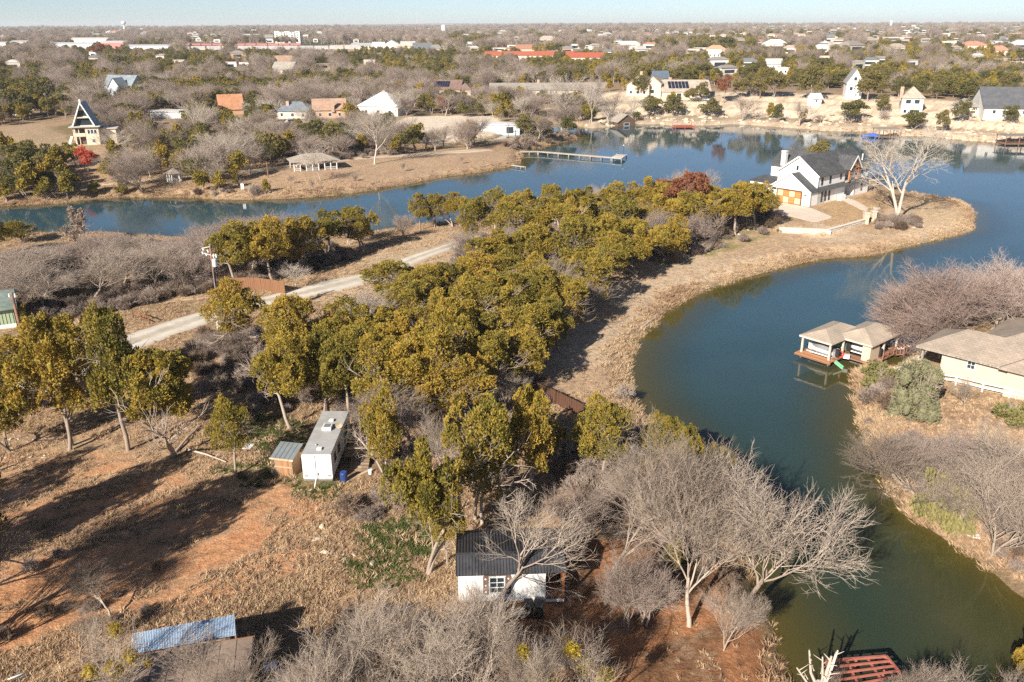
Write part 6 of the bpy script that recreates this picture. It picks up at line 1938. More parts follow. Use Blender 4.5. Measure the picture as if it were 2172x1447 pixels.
house_s(solar(-.36, .08, 2), 3.4, 4.2, 1404, 1506, 210, 3.4, 'gable', 4.2, 14, (.58, .50, .40), (.42, .36, .30), 'long tan house with black solar array above the cliff', ytop=163, turn=0, win=F3 + (('F', .35, .4, 2.0, 2.1), ('F', .65, .9, 1.4, 1.2)), chimney=(-.3, .5, 8.8), mark='long solar-roofed house')
house(1592, 1622, 204, 2.6, 'hip', 3.2, 9, (.20, .17, .15), (.09, .095, .11), 'dark hip-roofed open pavilion between the oaks', ytop=173, mark='dark pavilion', cat='pavilion')
house(1790, 1828, 212, 7.0, 'gablex', 5.0, 12, (.74, .73, .71), (.30, .30, .30), 'tall white gabled house half hidden by oaks', ytop=160, turn=-15, win=(('F', .5, 7.5, 1.2, 1.4), ('F', .3, 3.6, 1.2, 1.4)), mark='tall white gabled house')
house(1722, 1742, 226, 2.8, 'gable', 1.6, 4, (.74, .76, .78), (.55, .58, .60), 'little white garden shed on the cliff top', ytop=204, turn=12, win=(('F', .4, 1.2, .8, .8),), cat='shed', mark='little white shed')
house(1906, 1958, 243, 6.4, 'hip', 4.0, 9, (.60, .56, .50), (.40, .34, .28), 'tall tan-roofed house with chimney and upper balcony', ytop=184, turn=-18, win=F3 + (('F', .3, 4.4, 1.8, 1.5), ('F', .7, 4.4, 1.8, 1.5)), chimney=(-.55, .2, 10.5), mark='tall tan-roofed house')
house(2076, 2200, 256, 3.0, 'gable', 6.5, 18, (.60, .58, .55), (.10, .105, .12), 'broad dark slate roofed house at the right edge', ytop=205, turn=-12, win=F3, mark='broad slate roof')
house(2040, 2074, 250, 2.8, 'hip', 2.6, 9, (.6, .58, .55), (.30, .28, .26), 'small grey-roofed house left of the broad slate roof')
house(1095, 1250, 200, 2.8, 'gable', 2.8, 12, (.50, .44, .38), (.30, .27, .24), 'long low grey-brown roof behind the white bare trees', win=F3, chimney=(-.1, .5, 7.2), mark='long low grey roof')
house(573, 624, 158, 3.2, 'gable', 4.6, 14, (.50, .42, .34), (.33, .31, .27), 'grey-green roofed house by the open field', turn=-10, mark='grey-green roof')
house(583, 620, 140, 3.2, 'gable', 4.4, 12, (.48, .36, .26), (.38, .25, .17), 'brown-roofed house behind the grey-green roof', turn=15)
house(85, 118, 206, 2.6, 'gable', 2.4, 9, (.3, .25, .25), (.13, .11, .14), 'low dark mauve roof in the left woods')
house(320, 390, 252, 2.6, 'flat', .3, 7, (.66, .66, .65), (.6, .6, .6), 'low white outbuilding glimpsed behind bare trees')
house(1090, 1182, 127, 4.0, 'gable', 3.0, 14, (.62, .56, .50), (.52, .15, .09), 'long storage building with red roof, left of the pair', metal=True, mark='left red-roofed building', cat='storage building', name='storage_building')
house(1200, 1281, 135, 4.0, 'gable', 3.0, 14, (.62, .56, .50), (.52, .14, .08), 'long storage building with red roof, right of the pair', metal=True, mark='right red-roofed building', cat='storage building', name='storage_building')
for xl, xr, yb, wh, ro, rh, wc, rc, lab in ((812, 850, 108, 6, 'gablex', 6, (.72, .66, .52), (.50, .62, .66), 'cream gabled house with pale blue-green roof beyond the field'),
        (850, 880, 109, 6, 'gable', 5, (.55, .46, .34), (.42, .40, .37), 'tan house with grey roof beyond the field'), (880, 912, 111, 4, 'gable', 6, (.60, .56, .50), (.13, .14, .16), 'house with dark slate roof beyond the field'),
        (912, 936, 111, 4, 'hip', 4, (.5, .44, .38), (.22, .22, .22), 'small grey hip-roofed house right of the slate one'), (748, 812, 104, 4, 'gable', 3, (.5, .47, .42), (.42, .44, .46), 'low grey building at the left end of the field'),
        (790, 815, 106, 5, 'gable', 4, (.70, .70, .68), (.60, .62, .64), 'white house at the edge of the far field'), (1108, 1130, 112, 4, 'hip', 4, (.5, .4, .3), (.45, .22, .14), 'rust-roofed house above the red storage buildings'),
        (2108, 2135, 118, 4, 'hip', 4, (.6, .5, .4), (.52, .24, .16), 'coral-roofed house at the far right'), (2040, 2098, 105, 4, 'hip', 4, (.6, .5, .42), (.48, .24, .17), 'long coral-tiled roof in the right suburb'),
        (1500, 1540, 116, 4, 'hip', 4, (.65, .6, .55), (.5, .3, .2), 'orange-tan roof beyond the north shore oaks'), (1620, 1660, 148, 3.5, 'gable', 3, (.66, .64, .62), (.5, .49, .47), 'pale grey roof among trees beyond the shore'),
        (1640, 1672, 158, 3.5, 'flat', .3, (.7, .72, .72), (.62, .68, .68), 'flat pale roof among trees beyond the shore'), (1500, 1530, 122, 3, 'gable', 3, (.75, .75, .74), (.68, .68, .68), 'small white roof beyond the far oaks')):
    house(xl, xr, yb, wh, ro, rh, None, wc, rc, lab, win=F3 if xr - xl > 24 else ())

def loungers_terrace():
    c, rz, W = frame_px((1254, 274), (1324, 266))
    pad('terrace', [(1250, 272), (1256, 262), (1322, 258), (1330, 266)], PALECONC, 'pale stepped concrete terrace at the dark timber boathouse', .35, thick=.8)
    for k, px in enumerate((1278, 1288, 1298)):
        g = G(px, 266); t = empty('sun_lounger', (g.x, g.y, g.z + .36), rz + .3, ('left', 'middle', 'right')[k] + ' dark lounger on the pale terrace by the boathouse', 'lounger', 'dark loungers on the terrace')
        MB().box(-.35, .35, -.9, .5, .25, .33).build('seat', BLACK, t); MB().add([(-.35, .5, .3), (.35, .5, .3), (.35, 1.0, .85), (-.35, 1.0, .85), (-.35, .55, .25), (.35, .55, .25), (.35, 1.05, .8), (-.35, 1.05, .8)], [(0, 1, 2, 3), (7, 6, 5, 4), (0, 4, 5, 1), (2, 6, 7, 3), (1, 5, 6, 2), (0, 3, 7, 4)]).build('backrest', BLACK, t)
        for s in (-1, 1): MB().box(s * .3 - .03, s * .3 + .03, -.8, -.74, 0, .25).build('leg', BLACK, t)
loungers_terrace()

def open_dock(px0, px1, py, col, roofc, label, h=2.2, zr=3.0, dist=None, D=5.0, roof=True):
    A = Vector(P(px0, py, .5)); B = Vector(P(px1, py, .5)); W = (B - A).xy.length
    e = empty('open_dock', (A.x, A.y, 0), math.atan2(B.y - A.y, B.x - A.x), label, 'dock')
    KEEP.append((px0, px1, py - 16, py, A.y, 0.2))
    m_ = paint(col, .7, .1, 1)
    MB().box(0, W, 0, D, .4, .55).build('deck', m_, e)
    for x in (0.1, W / 2, W - .1):
        for y in (.1, D - .1): MB().box(x - .1, x + .1, y - .1, y + .1, -1.4, zr if roof else 1.6).build('post', m_, e)
    if roof: MB().box(-.3, W + .3, -.3, D + .3, zr + .002, zr + .2).build('roof', paint(roofc, .7, .1, 1), e)
    for z in (.95, 1.4):
        q = MB(); q.bar((0, .05, z), (W, .05, z), .07); q.build('rail', m_, e)
    return e
open_dock(1432, 1474, 270, (.36, .10, .06), (.2, .1, .08), 'open rust-red dock under the cliff', roof=False, D=7)
open_dock(1864, 1910, 291, (.22, .15, .11), (.30, .26, .22), 'brown roofed dock against the cliff foot', D=6)
open_dock(2132, 2190, 306, (.24, .13, .09), (.27, .22, .19), 'brown roofed boat dock at the right edge of the lake', D=6)
p = P(1848, 292, 0); boat(Vector((p[0], p[1], .1)), R(80), 6, 2.2, (.10, .16, .45), (.05, .12, .50), 'small boat under a bright blue cover at the cliff foot')
# dock and boat behind the white house
p = P(1878, 398, .3)
t = empty('house_dock', (p[0], p[1], 0), R(35), 'dock with boat lift behind the white lake house', 'dock')
MB().box(-4, 5, -1.2, .6, .3, .5).build('deck', GREYWOOD, t); MB().box(-3.9, -2.6, .601, 5, .3, .5).build('deck', GREYWOOD, t)
for x, y in ((-2.5, 1), (2.4, 1), (-2.5, 5), (2.4, 5), (4.8, -1), (4.8, .5)): MB().box(x - .1, x + .1, y - .1, y + .1, -1.4, 2.6).build('post', METAL, t)
MB().bar((-2.5, 1, 2.6), (2.4, 1, 2.6), .12).build('lift_beam', METAL, t); MB().bar((-2.5, 5, 2.6), (2.4, 5, 2.6), .12).build('lift_beam', METAL, t)
boat(Vector((p[0], p[1], 1.4)) + Matrix.Rotation(R(35), 3, 'Z') @ Vector((0, 3, 0)), R(35) + R(80), 6.4, 2.3, (.45, .42, .38), (.02, .03, .07), 'boat with near-black cover raised behind the white lake house')

# ---- red dock frame at the bottom right
def red_frame():
    m_ = paint((.36, .12, .09), .7, .15, 2, name='red_primer')
    z = 1.5
    C = [Vector(P(a, b_, z)) for a, b_ in ((1752, 1402), (1880, 1392), (1932, 1455), (1782, 1490))]
    o = (C[0] + C[1] + C[2] + C[3]) / 4; o.z = 0
    e = empty('steel_dock', o, 0, 'bare red steel dock frame over the water at the bottom', 'dock')
    MARKS.append(('red dock frame', 1840, 1420)); KEEP.append((1800, 1930, 1392, 1447, o.y, .3))
    C = [c - o for c in C]
    for a, b_ in zip(C, C[1:] + C[:1]): MB().bar(a, b_, .12, .16).build('edge_beam', m_, e)
    for k in range(1, 6):
        t = k / 6; MB().bar(C[0].lerp(C[3], t), C[1].lerp(C[2], t), .10, .12).build('joist', m_, e)
    for k in (.35, .7): MB().bar(C[0].lerp(C[1], k) - Vector((0, 0, .14)), C[3].lerp(C[2], k) - Vector((0, 0, .14)), .10, .12).build('cross_beam', m_, e)
    for c in C + [C[0].lerp(C[1], .5), C[3].lerp(C[2], .5)]: MB().bar(Vector((c.x, c.y, -1.4)), Vector((c.x, c.y, z - .06)), .12).build('pile', m_, e)
red_frame()

# ---- rail wagons, sheds, towers: the far flat
def wagons():
    col = [paint(c, .6, .15, .3, name='wagon_paint') for c in ((.50, .50, .50), (.58, .58, .57), (.42, .40, .40), (.36, .12, .10))]
    rs = random.Random(6)
    n = 34
    A = (250, 762)
    k = 0
    for row, (x0, x1, y0, y1, red) in enumerate(((372, 762, 109.5, 106.5, False), (290, 640, 97, 97, True))):
        p0 = G(x0, y0); p1 = G(x1, y1); L = (p1 - p0).xy.length; nn = int(L / 17.5); ang = math.atan2(p1.y - p0.y, p1.x - p0.x)
        base = None
        for i in range(nn):
            p = p0.lerp(p1, (i + .5) / nn); z = H1(p.x, p.y)
            if base is None:
                e = empty('rail_wagon', (p.x, p.y, z), ang)
                cm = col[3] if red else col[rs.randrange(3)]
                b_ = MB(); b_.box(-8.2, 8.2, -1.6, 1.6, 1.4, 5.4); b_.build('body', cm, e)
                r_ = MB(); r_.box(-8.3, 8.3, -1.7, 1.7, 5.41, 5.7); r_.build('roof', col[1] if not red else col[3], e)
                u = MB(); u.box(-7.5, -5, -1.2, 1.2, -.5, 1.39); u.box(5, 7.5, -1.2, 1.2, -.5, 1.39); u.build('bogie', BLACK, e)
                if red: e.scale = (1, 1, .6)
                base = e
            else:
                e = base.copy(); COL.objects.link(e); e.location = (p.x, p.y, z)
                for c in base.children:
                    d = c.copy(); COL.objects.link(d); d.parent = e
            od = ('first second third fourth fifth sixth seventh eighth ninth tenth eleventh twelfth thirteenth fourteenth fifteenth sixteenth seventeenth eighteenth nineteenth twentieth'.split() + ['last'] * 40)[i]
            e['label'] = od + (' maroon' if red else ' pale grey') + ' rail wagon from the left in the ' + ('far maroon' if red else 'near grey') + ' train'
            e['category'] = 'rail wagon'; e['group'] = 'maroon wagons of the far train' if red else 'grey wagons of the long train'
    MARKS.append(('grey rail wagons', 560, 104))
    KEEP.append((400, 470, 95, 108, 2200, .0)); KEEP.append((505, 750, 95, 107, 2200, .0))
wagons()
for xl, xr, yb, h_, wc, rc, lab in ((-30, 19, 104, 7, (.70, .70, .70), (.74, .74, .74), 'pale flat-roofed warehouse at the far left edge'), (20, 62, 98, 6, (.62, .45, .38), (.62, .60, .58), 'low warehouse with brownish walls at far left'),
        (100, 215, 104, 6, (.62, .62, .63), (.68, .69, .72), 'long pale warehouse in front of the white one'), (148, 238, 96, 9, (.68, .60, .48), (.78, .76, .72), 'large cream-white warehouse roof beyond the left trees'),
        (216, 270, 104, 8, (.62, .20, .18), (.74, .72, .70), 'warehouse with red and white front beyond the left trees'), (268, 376, 108, 5, (.60, .60, .62), (.66, .67, .70), 'low pale shed ending at the rail wagons')):
    house(xl, xr, yb, h_, 'low', 2, 30, wc, rc, lab, name='warehouse', cat='warehouse', metal=True)
def apartments():
    d = 1500.; z0 = z_at(80, d, 610)
    e = empty('apartment_block', ((612 - 1086) / FPX * (d * CP + 25 * SP), d, H1(-370, d)), 0, 'white four-storey apartment block on the left horizon', 'apartment block')
    MARKS.append(('white apartment block', 612, 74)); KEEP.append((587, 637, 66, 80, d, 0.0))
    zt = z_at(66.5, d, 612) - H1(-370, d)
    cw = paint((.72, .70, .66), .8, .05, .1)
    for i in range(5): MB().box(-21 + i * 8.6, -21 + i * 8.6 + 8.2, -2 * (i % 2), 12, -6, zt - (i % 2) * 1.2).build('wing', cw, e)
    for i in range(5):
        for j in range(3): MB().box(-18.6 + i * 8.6, -15.6 + i * 8.6, -2 * (i % 2) - .2, -2 * (i % 2) - .01, zt - 3.4 - 3.4 * j, zt - 1.8 - 3.4 * j).build('window', GLASS, e)
apartments()
def tower(px, ptop, pbot, dist, label, kind):
    x = (px - 1086) / FPX * (dist * CP); zt = z_at(ptop, dist, px); zb = z_at(pbot, dist, px); g = min(zb, H1(x, dist))
    e = empty('water_tower' if kind == 'w' else 'mast', (x, dist, g), 0, label, 'water tower' if kind == 'w' else 'mast')
    h = zt - g
    if kind == 'w':
        r_ = 5.5 * dist / 3500 * 1.6
        MB().tube([(0, 0, -5), (0, 0, h - r_ * 1.3)], r_ * .35, 10).build('stem', WHITE, e)
        MB().tube([(0, 0, h - r_ * 1.5), (0, 0, h - r_ * 1.0), (0, 0, h - r_ * .3), (0, 0, h)], [r_ * .4, r_ * .95, r_, r_ * .25], 14).build('tank', WHITE, e, True)
    elif kind == 'c':
        MB().tube([(0, 0, -5), (0, 0, h)], 4.5, 10).build('tank', WHITE, e); MB().tube([(0, 0, h + .01), (0, 0, h + 1.5)], [4.5, 1], 10).build('cap', WHITE, e)
    else:
        MB().tube([(0, 0, -5), (0, 0, h)], [1.2, .7], 4).build('pole', paint((.6, .45, .45), .5), e); MB().box(-1.6, 1.6, -1.6, 1.6, h * .6, h * .62).build('platform', METAL, e)
tower(265, 45, 60, 2600, 'white mushroom-shaped water tower on the left horizon', 'w')
tower(1893, 44, 55, 3600, 'slim white standpipe tower on the right horizon', 'c')
tower(2104, 50, 66, 2400, 'white lattice mast at the far right of the horizon', 'm')
tower(887, 26, 52, 4500, 'faint tall radio mast left of centre on the horizon', 'm')
tower(1296, 22, 50, 5200, 'faint tall radio mast right of centre on the horizon', 'm')
tower(943, 54, 70, 1900, 'pale domed tower over the far church', 'c')

# scattered far buildings
def far_buildings():
    rs = random.Random(12)
    walls = [paint(c, .8, .05, .2, name='far_wall') for c in ((.60, .57, .53), (.50, .43, .36), (.56, .50, .43), (.42, .32, .26), (.62, .61, .60))]
    roofs = [paint(c, .8, .08, .2, name='far_roof') for c in ((.58, .58, .58), (.26, .23, .21), (.40, .33, .28), (.38, .21, .15), (.48, .46, .44), (.16, .17, .19))]
    spots = []
    def band(n, x0, x1, y0, y1, s0, s1, big=.15):
        for _ in range(n):
            spots.append((rs.uniform(x0, x1), rs.uniform(y0, y1), rs.uniform(s0, s1) * (1.8 if rs.random() < big else 1)))
    band(26, 400, 760, 66, 92, 10, 22); band(46, 900, 1600, 62, 86, 9, 20); band(80, 1500, 2172, 56, 82, 8, 18, .25)
    band(44, 1700, 2172, 84, 112, 14, 24, .1); band(16, 1280, 1700, 90, 120, 14, 22); band(14, 0, 400, 62, 84, 10, 20); band(16, 960, 1300, 88, 112, 12, 20)
    band(14, 1440, 2100, 118, 160, 12, 16, .1); band(10, 0, 900, 118, 150, 12, 15, 0)
    out = []
    for px, py, s in spots:
        g = G(px, py)
        if any(math.hypot(g.x - x, g.y - y) < r_ + s * .7 for x, y, r_ in FOOT): continue
        if g.y > 5200 or any(k[0] < px < k[1] and k[2] < py < k[3] + 4 for k in KEEP): continue
        k = max(1.0, g.y / 1500) ; L = s * .85 * k ** .7; D = L * rs.uniform(.4, .7); h_ = rs.uniform(3.2, 5.5) * k ** .6
        e = empty('far_building', (g.x, g.y, g.z), rs.uniform(-.6, .6))
        flat = rs.random() < .4
        ri = rs.choice((0, 1, 1, 2, 3, 4, 4, 5, 5)) if px < 1650 or py < 82 else rs.choice((0, 1, 2, 2, 3, 3, 5)); wi = rs.randrange(5)
        w = MB(); r_ = MB()
        if flat: w.box(-L / 2, L / 2, 0, D, -3, h_); r_.box(-L / 2 - .2, L / 2 + .2, -.2, D + .2, h_ + .01, h_ + .4)
        else: w.box(-L / 2, L / 2, 0, D, -3, h_); hip_roof(r_, -L / 2, L / 2, 0, D, h_ + .01, D * .28, .5)
        w.build('wall', walls[wi], e); r_.build('roof', roofs[ri], e)
        dd = MB(); dd.box(-L * .3, L * .3, -.12, -.01, 1, h_ * .7); dd.build('window_band', GLASS, e)
        e['category'] = 'building'
        e['_auto'] = ('flat' if flat else 'hip') + '-roofed ' + ('white', 'brown', 'tan', 'coral', 'pale grey', 'dark grey')[ri] + ' building'
        e['group'] = 'far buildings of the town'
        FOOT.append((g.x, g.y + D / 2, L * .6)); out.append(e)
        KEEP.append((px - L / 2 * FPX / g.y, px + L / 2 * FPX / g.y, py - (h_ + 2) * FPX / g.y, py, g.y, .5))
    return out
far_buildings()

def car(px, py, turn, col, label, kind='car', s=1.0, g=None):
    g = g or G(px, py)
    e = empty('parked_' + kind, g, R(turn), label, kind)
    L, Wd = (4.6, 1.8) if kind == 'car' else (5.6, 2.0)
    bm_ = paint(col, .3, .04, 1)
    def loft(name, prof, w0, w1, z1, m):
        V = [(x, -w0 / 2, z) if z < z1 else (x, -w1 / 2, z) for x, z in prof] + [(x, w0 / 2, z) if z < z1 else (x, w1 / 2, z) for x, z in prof]
        n = len(prof)
        return MB().add(V, [tuple(range(n)), tuple(range(n, 2 * n))[::-1]] + [(i, n + i, n + (i + 1) % n, (i + 1) % n) for i in range(n)]).build(name, m, e)
    h = 1.45 if kind == 'car' else 2.1
    loft('body', [(-L / 2, .35), (L / 2, .35), (L / 2, .75), (L * .30, .92), (-L * .46, .95), (-L / 2, .8)], Wd, Wd * .96, .9, bm_)
    loft('cabin', [(L * .27, .93), (L * .12, h), (-L * (.26 if kind == 'car' else .44), h), (-L * .44, .96)], Wd * .94, Wd * .78, 1.1, bm_)
    loft('window', [(L * .262, .99), (L * .13, h - .06), (-L * .25, h - .06), (-L * .40, 1.0)], Wd * .95, Wd * .82, 1.1, GLASS)
    for sx in (-1, 1):
        for sy in (-1, 1):
            w = MB().tube([(sx * L * .32, sy * (Wd / 2 - .18), .33), (sx * L * .32, sy * (Wd / 2 + .01), .33)], .33, 14).build('wheel', BLACK, e)
            MB().tube([(sx * L * .32, sy * (Wd / 2 + .011), .33), (sx * L * .32, sy * (Wd / 2 + .03), .33)], .18, 10).build('rim', METAL, w)
    return e
car(45, 752, 60, (.035, .035, .04), 'dark car parked at the left edge below the green house')
car(28, 247, 5, (.75, .75, .74), 'white van standing in the pale lot at upper left', 'van')
car(820, 112, 10, (.70, .70, .70), 'white car parked before the cream gabled house beyond the field'); car(842, 113, 4, (.10, .11, .14), 'dark car parked before the cream gabled house beyond the field')
car(872, 114, -5, (.45, .06, .05), 'red car parked below the tan house beyond the field'); car(1500, 214, 20, (.65, .66, .68), 'silver car parked right of the long solar-roofed house')
car(618, 262, 30, (.60, .60, .60), 'pale car parked below the slate-blue hip roof')
car(1960, 248, 10, (.12, .13, .16), 'dark car parked right of the tall tan-roofed house')
g = G(884, 300); p = P(884, 299, .3); t = empty('moored_skiff', (p[0], p[1], 0.1), R(15), 'small white skiff pulled up at the park channel', 'skiff')
MB().add([(-1.8, -.6, 0), (1.4, -.6, 0), (2.3, 0, .15), (1.4, .6, 0), (-1.8, .6, 0), (-1.8, -.75, .5), (1.4, -.75, .55), (2.6, 0, .7), (1.4, .75, .55), (-1.8, .75, .5)], [(4, 3, 2, 1, 0)] + [(i, (i + 1) % 5, 5 + (i + 1) % 5, 5 + i) for i in range(5)] + [(5, 6, 7, 8, 9)]).build('hull', WHITE, t)
# bits and pieces lying about
rs2 = random.Random(40)
for k, (px, py, c, lab, nm, dims) in enumerate(((528, 948, (.70, .72, .74), 'white scrap lying in the grass left of the small shed juniper', 'scrap_sheet', (.5, .4, .12)),
        (2078, 1140, (.75, .75, .73), 'white board lying on the right bank by the water', 'board', (.9, .3, .08)), (590, 1000, (.40, .30, .2), 'weathered crate beside the tiny plywood shed', 'crate', (.5, .5, .45)),
        (760, 1010, (.55, .42, .3), 'pale timber offcut on the ground below the trailer deck', 'timber_offcut', (1.2, .12, .1)), (1108, 1300, (.42, .36, .3), 'low brick pile before the two black bins', 'brick_pile', (.6, .35, .18)))):
    g = G(px, py); t = empty(nm, g, rs2.random() * 3, lab, nm.replace('_', ' '))
    a, b_, h = dims
    MB().add([(-a, -b_, 0), (a, -b_ * .9, 0), (a * .95, b_, 0), (-a, b_, 0), (-a * .95, -b_, h), (a, -b_ * .85, h * .8), (a * .9, b_ * .95, h * 1.1), (-a, b_ * .9, h)], [(3, 2, 1, 0), (4, 5, 6, 7), (0, 1, 5, 4), (1, 2, 6, 5), (2, 3, 7, 6), (3, 0, 4, 7)]).build('body', paint(c, .7, .2, 4), t)
    MB().bar((-a, 0, h * .6), (a, 0, h * .7), .05).build('edge', paint(tuple(x * .7 for x in c), .7, .2, 4), t)
# ------------------------------------------------------------------ trees and shrubs one by one
RND = random.Random(21)
TREES = []    # (kind, x, y, z, height, width, var, rot, label or None, words)
NAMES = {'juniper': 'juniper_tree', 'juniper_far': 'juniper_tree', 'oak_far': 'live_oak', 'rust_tree': 'rust_leaved_tree', 'red_tree': 'red_tree',
         'leafy_bush': 'evergreen_bush', 'yellow_bush': 'yellow_green_bush', 'bare': 'bare_tree', 'bare_brown': 'thicket_tree', 'bare_mist': 'mistletoe_tree',
         'bare_lean': 'leaning_tree', 'fan_tree': 'fan_shaped_tree', 'vine_tree': 'vine_wrapped_tree', 'white_tree': 'white_barked_tree', 'bare_far': 'leafless_tree', 'white_far': 'white_barked_tree', 'brush': 'bare_shrub'}
WORDS = {'juniper': 'olive juniper', 'juniper_far': 'olive juniper', 'oak_far': 'dark green live oak', 'rust_tree': 'rust-brown tree', 'red_tree': 'bright red tree',
         'leafy_bush': 'grey-green bush', 'yellow_bush': 'yellow-green bush', 'bare': 'pale leafless tree', 'bare_brown': 'mauve-grey leafless tree', 'bare_mist': 'leafless tree with mistletoe',
         'bare_lean': 'leaning leafless tree', 'fan_tree': 'rosy fan-shaped leafless tree', 'vine_tree': 'vine-wrapped tree', 'white_tree': 'white-barked leafless tree', 'bare_far': 'grey-brown leafless tree', 'white_far': 'white-barked leafless tree', 'brush': 'brown leafless shrub'}
CATS = {'leafy_bush': 'bush', 'yellow_bush': 'bush', 'brush': 'shrub'}

make_juniper(88, 4200, .28, 'vine_tree', leaf_mat('dry_vine', [(.1, (.27, .20, .155)), (.9, (.44, .35, .29))]), 7.0, 4.6, 9, base=.0, gap=.15)

def height_for(g, ptop):
    lo, hi = .3, 45
    for _ in range(28):
        m_ = (lo + hi) / 2
        if proj(g.x, g.y, g.z + m_)[1] > ptop: lo = m_
        else: hi = m_
    return lo

def T(kind, bx, by, top, wpx, label=None, var=None, rot=None):
    g = G(bx, by); h = height_for(g, top)
    d = proj(g.x, g.y, g.z + h * .6)[2]
    TREES.append([kind, g.x, g.y, H1(g.x, g.y), h, wpx * d / FPX, var, rot, label])

# near left junipers
T('juniper', 140, 950, 668, 200, 'olive juniper with bent dark trunk at the left, before the gravel road', 0)
T('juniper', 272, 955, 655, 170, 'olive juniper with forked trunk leaning over the gravel road', 3)
T('juniper', 366, 968, 738, 190, 'full round juniper on a straight pale trunk left of centre', 2)
T('juniper', 500, 1008, 852, 125, 'small flat-topped juniper left of the tiny shed', 5)
T('juniper', 615, 908, 712, 160, 'juniper on a tall bare trunk behind the white trailer', 1)
T('juniper', 22, 960, 755, 150, 'dark olive juniper cut by the left edge', 4)
T('juniper', 90, 860, 700, 190); T('juniper', 185, 842, 665, 190); T('juniper', -40, 900, 740, 150); 
T('juniper', 690, 880, 705, 150); T('juniper', 745, 890, 700, 150, None, 1); T('juniper', 812, 905, 712, 170); T('juniper', 905, 900, 690, 165)
T('juniper', 985, 905, 745, 160); T('juniper', 1050, 850, 700, 150); T('juniper', 860, 835, 655, 140); T('juniper', 955, 825, 640, 150)
T('juniper', 818, 1018, 812, 110, 'juniper with crooked leaning trunk right of the trailer deck', 4)
T('juniper', 908, 1220, 928, 165, 'yellow-olive juniper standing just left of the white cabin', 2)
T('juniper', 950, 1205, 1045, 100, 'small golden juniper touching the left end of the cabin roof', 5)
T('juniper', 1027, 1105, 838, 200, 'spreading juniper with pale straight trunk above the cabin', 0)
T('juniper', 1118, 1060, 822, 140); T('juniper', 1275, 1030, 852, 165, 'yellow-green juniper behind the tall white tree by the inlet', 5)
T('juniper', 1400, 1010, 882, 110); T('juniper', 1505, 1040, 935, 90); T('juniper', 1450, 1030, 900, 90)
T('juniper', 500, 760, 598, 150, 'round juniper in front of the transformer pole', 1); T('juniper', 628, 800, 630, 180, 'broad grey-olive juniper beside the stone pillar', 5)
T('juniper', 650, 850, 720, 120)
T('juniper', 505, 612, 472, 130); T('juniper', 580, 600, 462, 140); T('juniper', 648, 575, 455, 110); T('juniper', 700, 552, 442, 100); T('juniper', 545, 580, 470, 110)
T('juniper', 762, 535, 437, 105, 'juniper casting a long shadow beside the turning place', 0)
T('juniper', 891, 488, 410, 62, 'left slim juniper of three at the water by the track end', 3); T('juniper', 925, 484, 408, 58, 'middle slim juniper of three at the water by the track end', 0); T('juniper', 962, 482, 406, 66, 'right slim juniper of three at the water by the track end', 2)
T('juniper', 42, 515, 466, 90); T('juniper', 0, 540, 468, 80)
T('rust_tree', 1455, 475, 362, 115, 'rust-brown oak rising above the junipers left of the lake house', 0)
T('rust_tree', 1400, 470, 378, 80, None, 1)
T('juniper', 1560, 500, 388, 115, 'juniper with pale trunk just left of the lake house drive', 1); T('juniper', 1600, 490, 392, 110, 'broad juniper overhanging the lake house drive', 5); T('juniper', 1512, 480, 400, 95)
T('bare_brown', 1470, 448, 350, 110); T('bare_brown', 1280, 462, 392, 90); T('bare_brown', 1330, 500, 420, 90)
T('bare_brown', 1000, 572, 478, 92, 'round grey leafless tree at the right of the gravel turning place', 0)
T('bare', 1185, 660, 520, 110); T('bare', 865, 715, 590, 160); T('bare_brown', 800, 720, 620, 150); T('bare_brown', 950, 740, 640, 120); T('bare', 1075, 880, 765, 90); T('bare', 895, 980, 830, 200); T('bare', 930, 1010, 860, 150)
T('bare_brown', 1400, 540, 430, 80); T('bare_brown', 1215, 680, 570, 110); T('bare_brown', 1180, 740, 640, 100); T('bare_brown', 1470, 525, 440, 80)
for a in ((830, 640, 560, 150), (905, 660, 568, 130), (960, 650, 560, 120), (1020, 640, 540, 130), (1080, 640, 540, 130), (1140, 655, 545, 110), (870, 720, 600, 140), (930, 740, 620, 140), (1000, 730, 600, 150), (1080, 720, 580, 150), (1150, 710, 570, 120), (1205, 640, 530, 110),
          (1060, 590, 490, 120), (1130, 590, 480, 120), (1210, 590, 470, 120), (1280, 590, 462, 120), (1340, 560, 470, 110), (1010, 520, 420, 90), (1080, 530, 425, 100), (1150, 530, 420, 100), (1230, 540, 420, 100), (1310, 530, 420, 100), (1390, 520, 415, 95), (1450, 510, 410, 90),
          (1050, 486, 408, 80), (1110, 484, 405, 80), (1175, 484, 396, 80), (1240, 480, 400, 80), (1300, 478, 392, 80), (1370, 476, 378, 85), (1430, 470, 385, 80), (1500, 462, 396, 80), (720, 790, 640, 150), (790, 800, 650, 150), (1090, 790, 660, 140), (1020, 800, 670, 150), (1500, 500, 410, 90), (1590, 470, 392, 90), (1130, 950, 850, 110), (1165, 980, 880, 90),
          (1195, 715, 590, 115), (1255, 655, 540, 115), (1295, 612, 500, 110), (1352, 588, 480, 100), (1135, 775, 650, 125), (1110, 830, 710, 125), (1165, 750, 640, 105), (1270, 580, 480, 100), (1420, 555, 460, 90)):
    T('juniper', a[0], a[1], a[2] - 5, a[3] * 1.14)
for a in ((1220, 480, 412, 80), (1345, 520, 440, 80), (1095, 560, 470, 90)): T('bare_brown', *a)
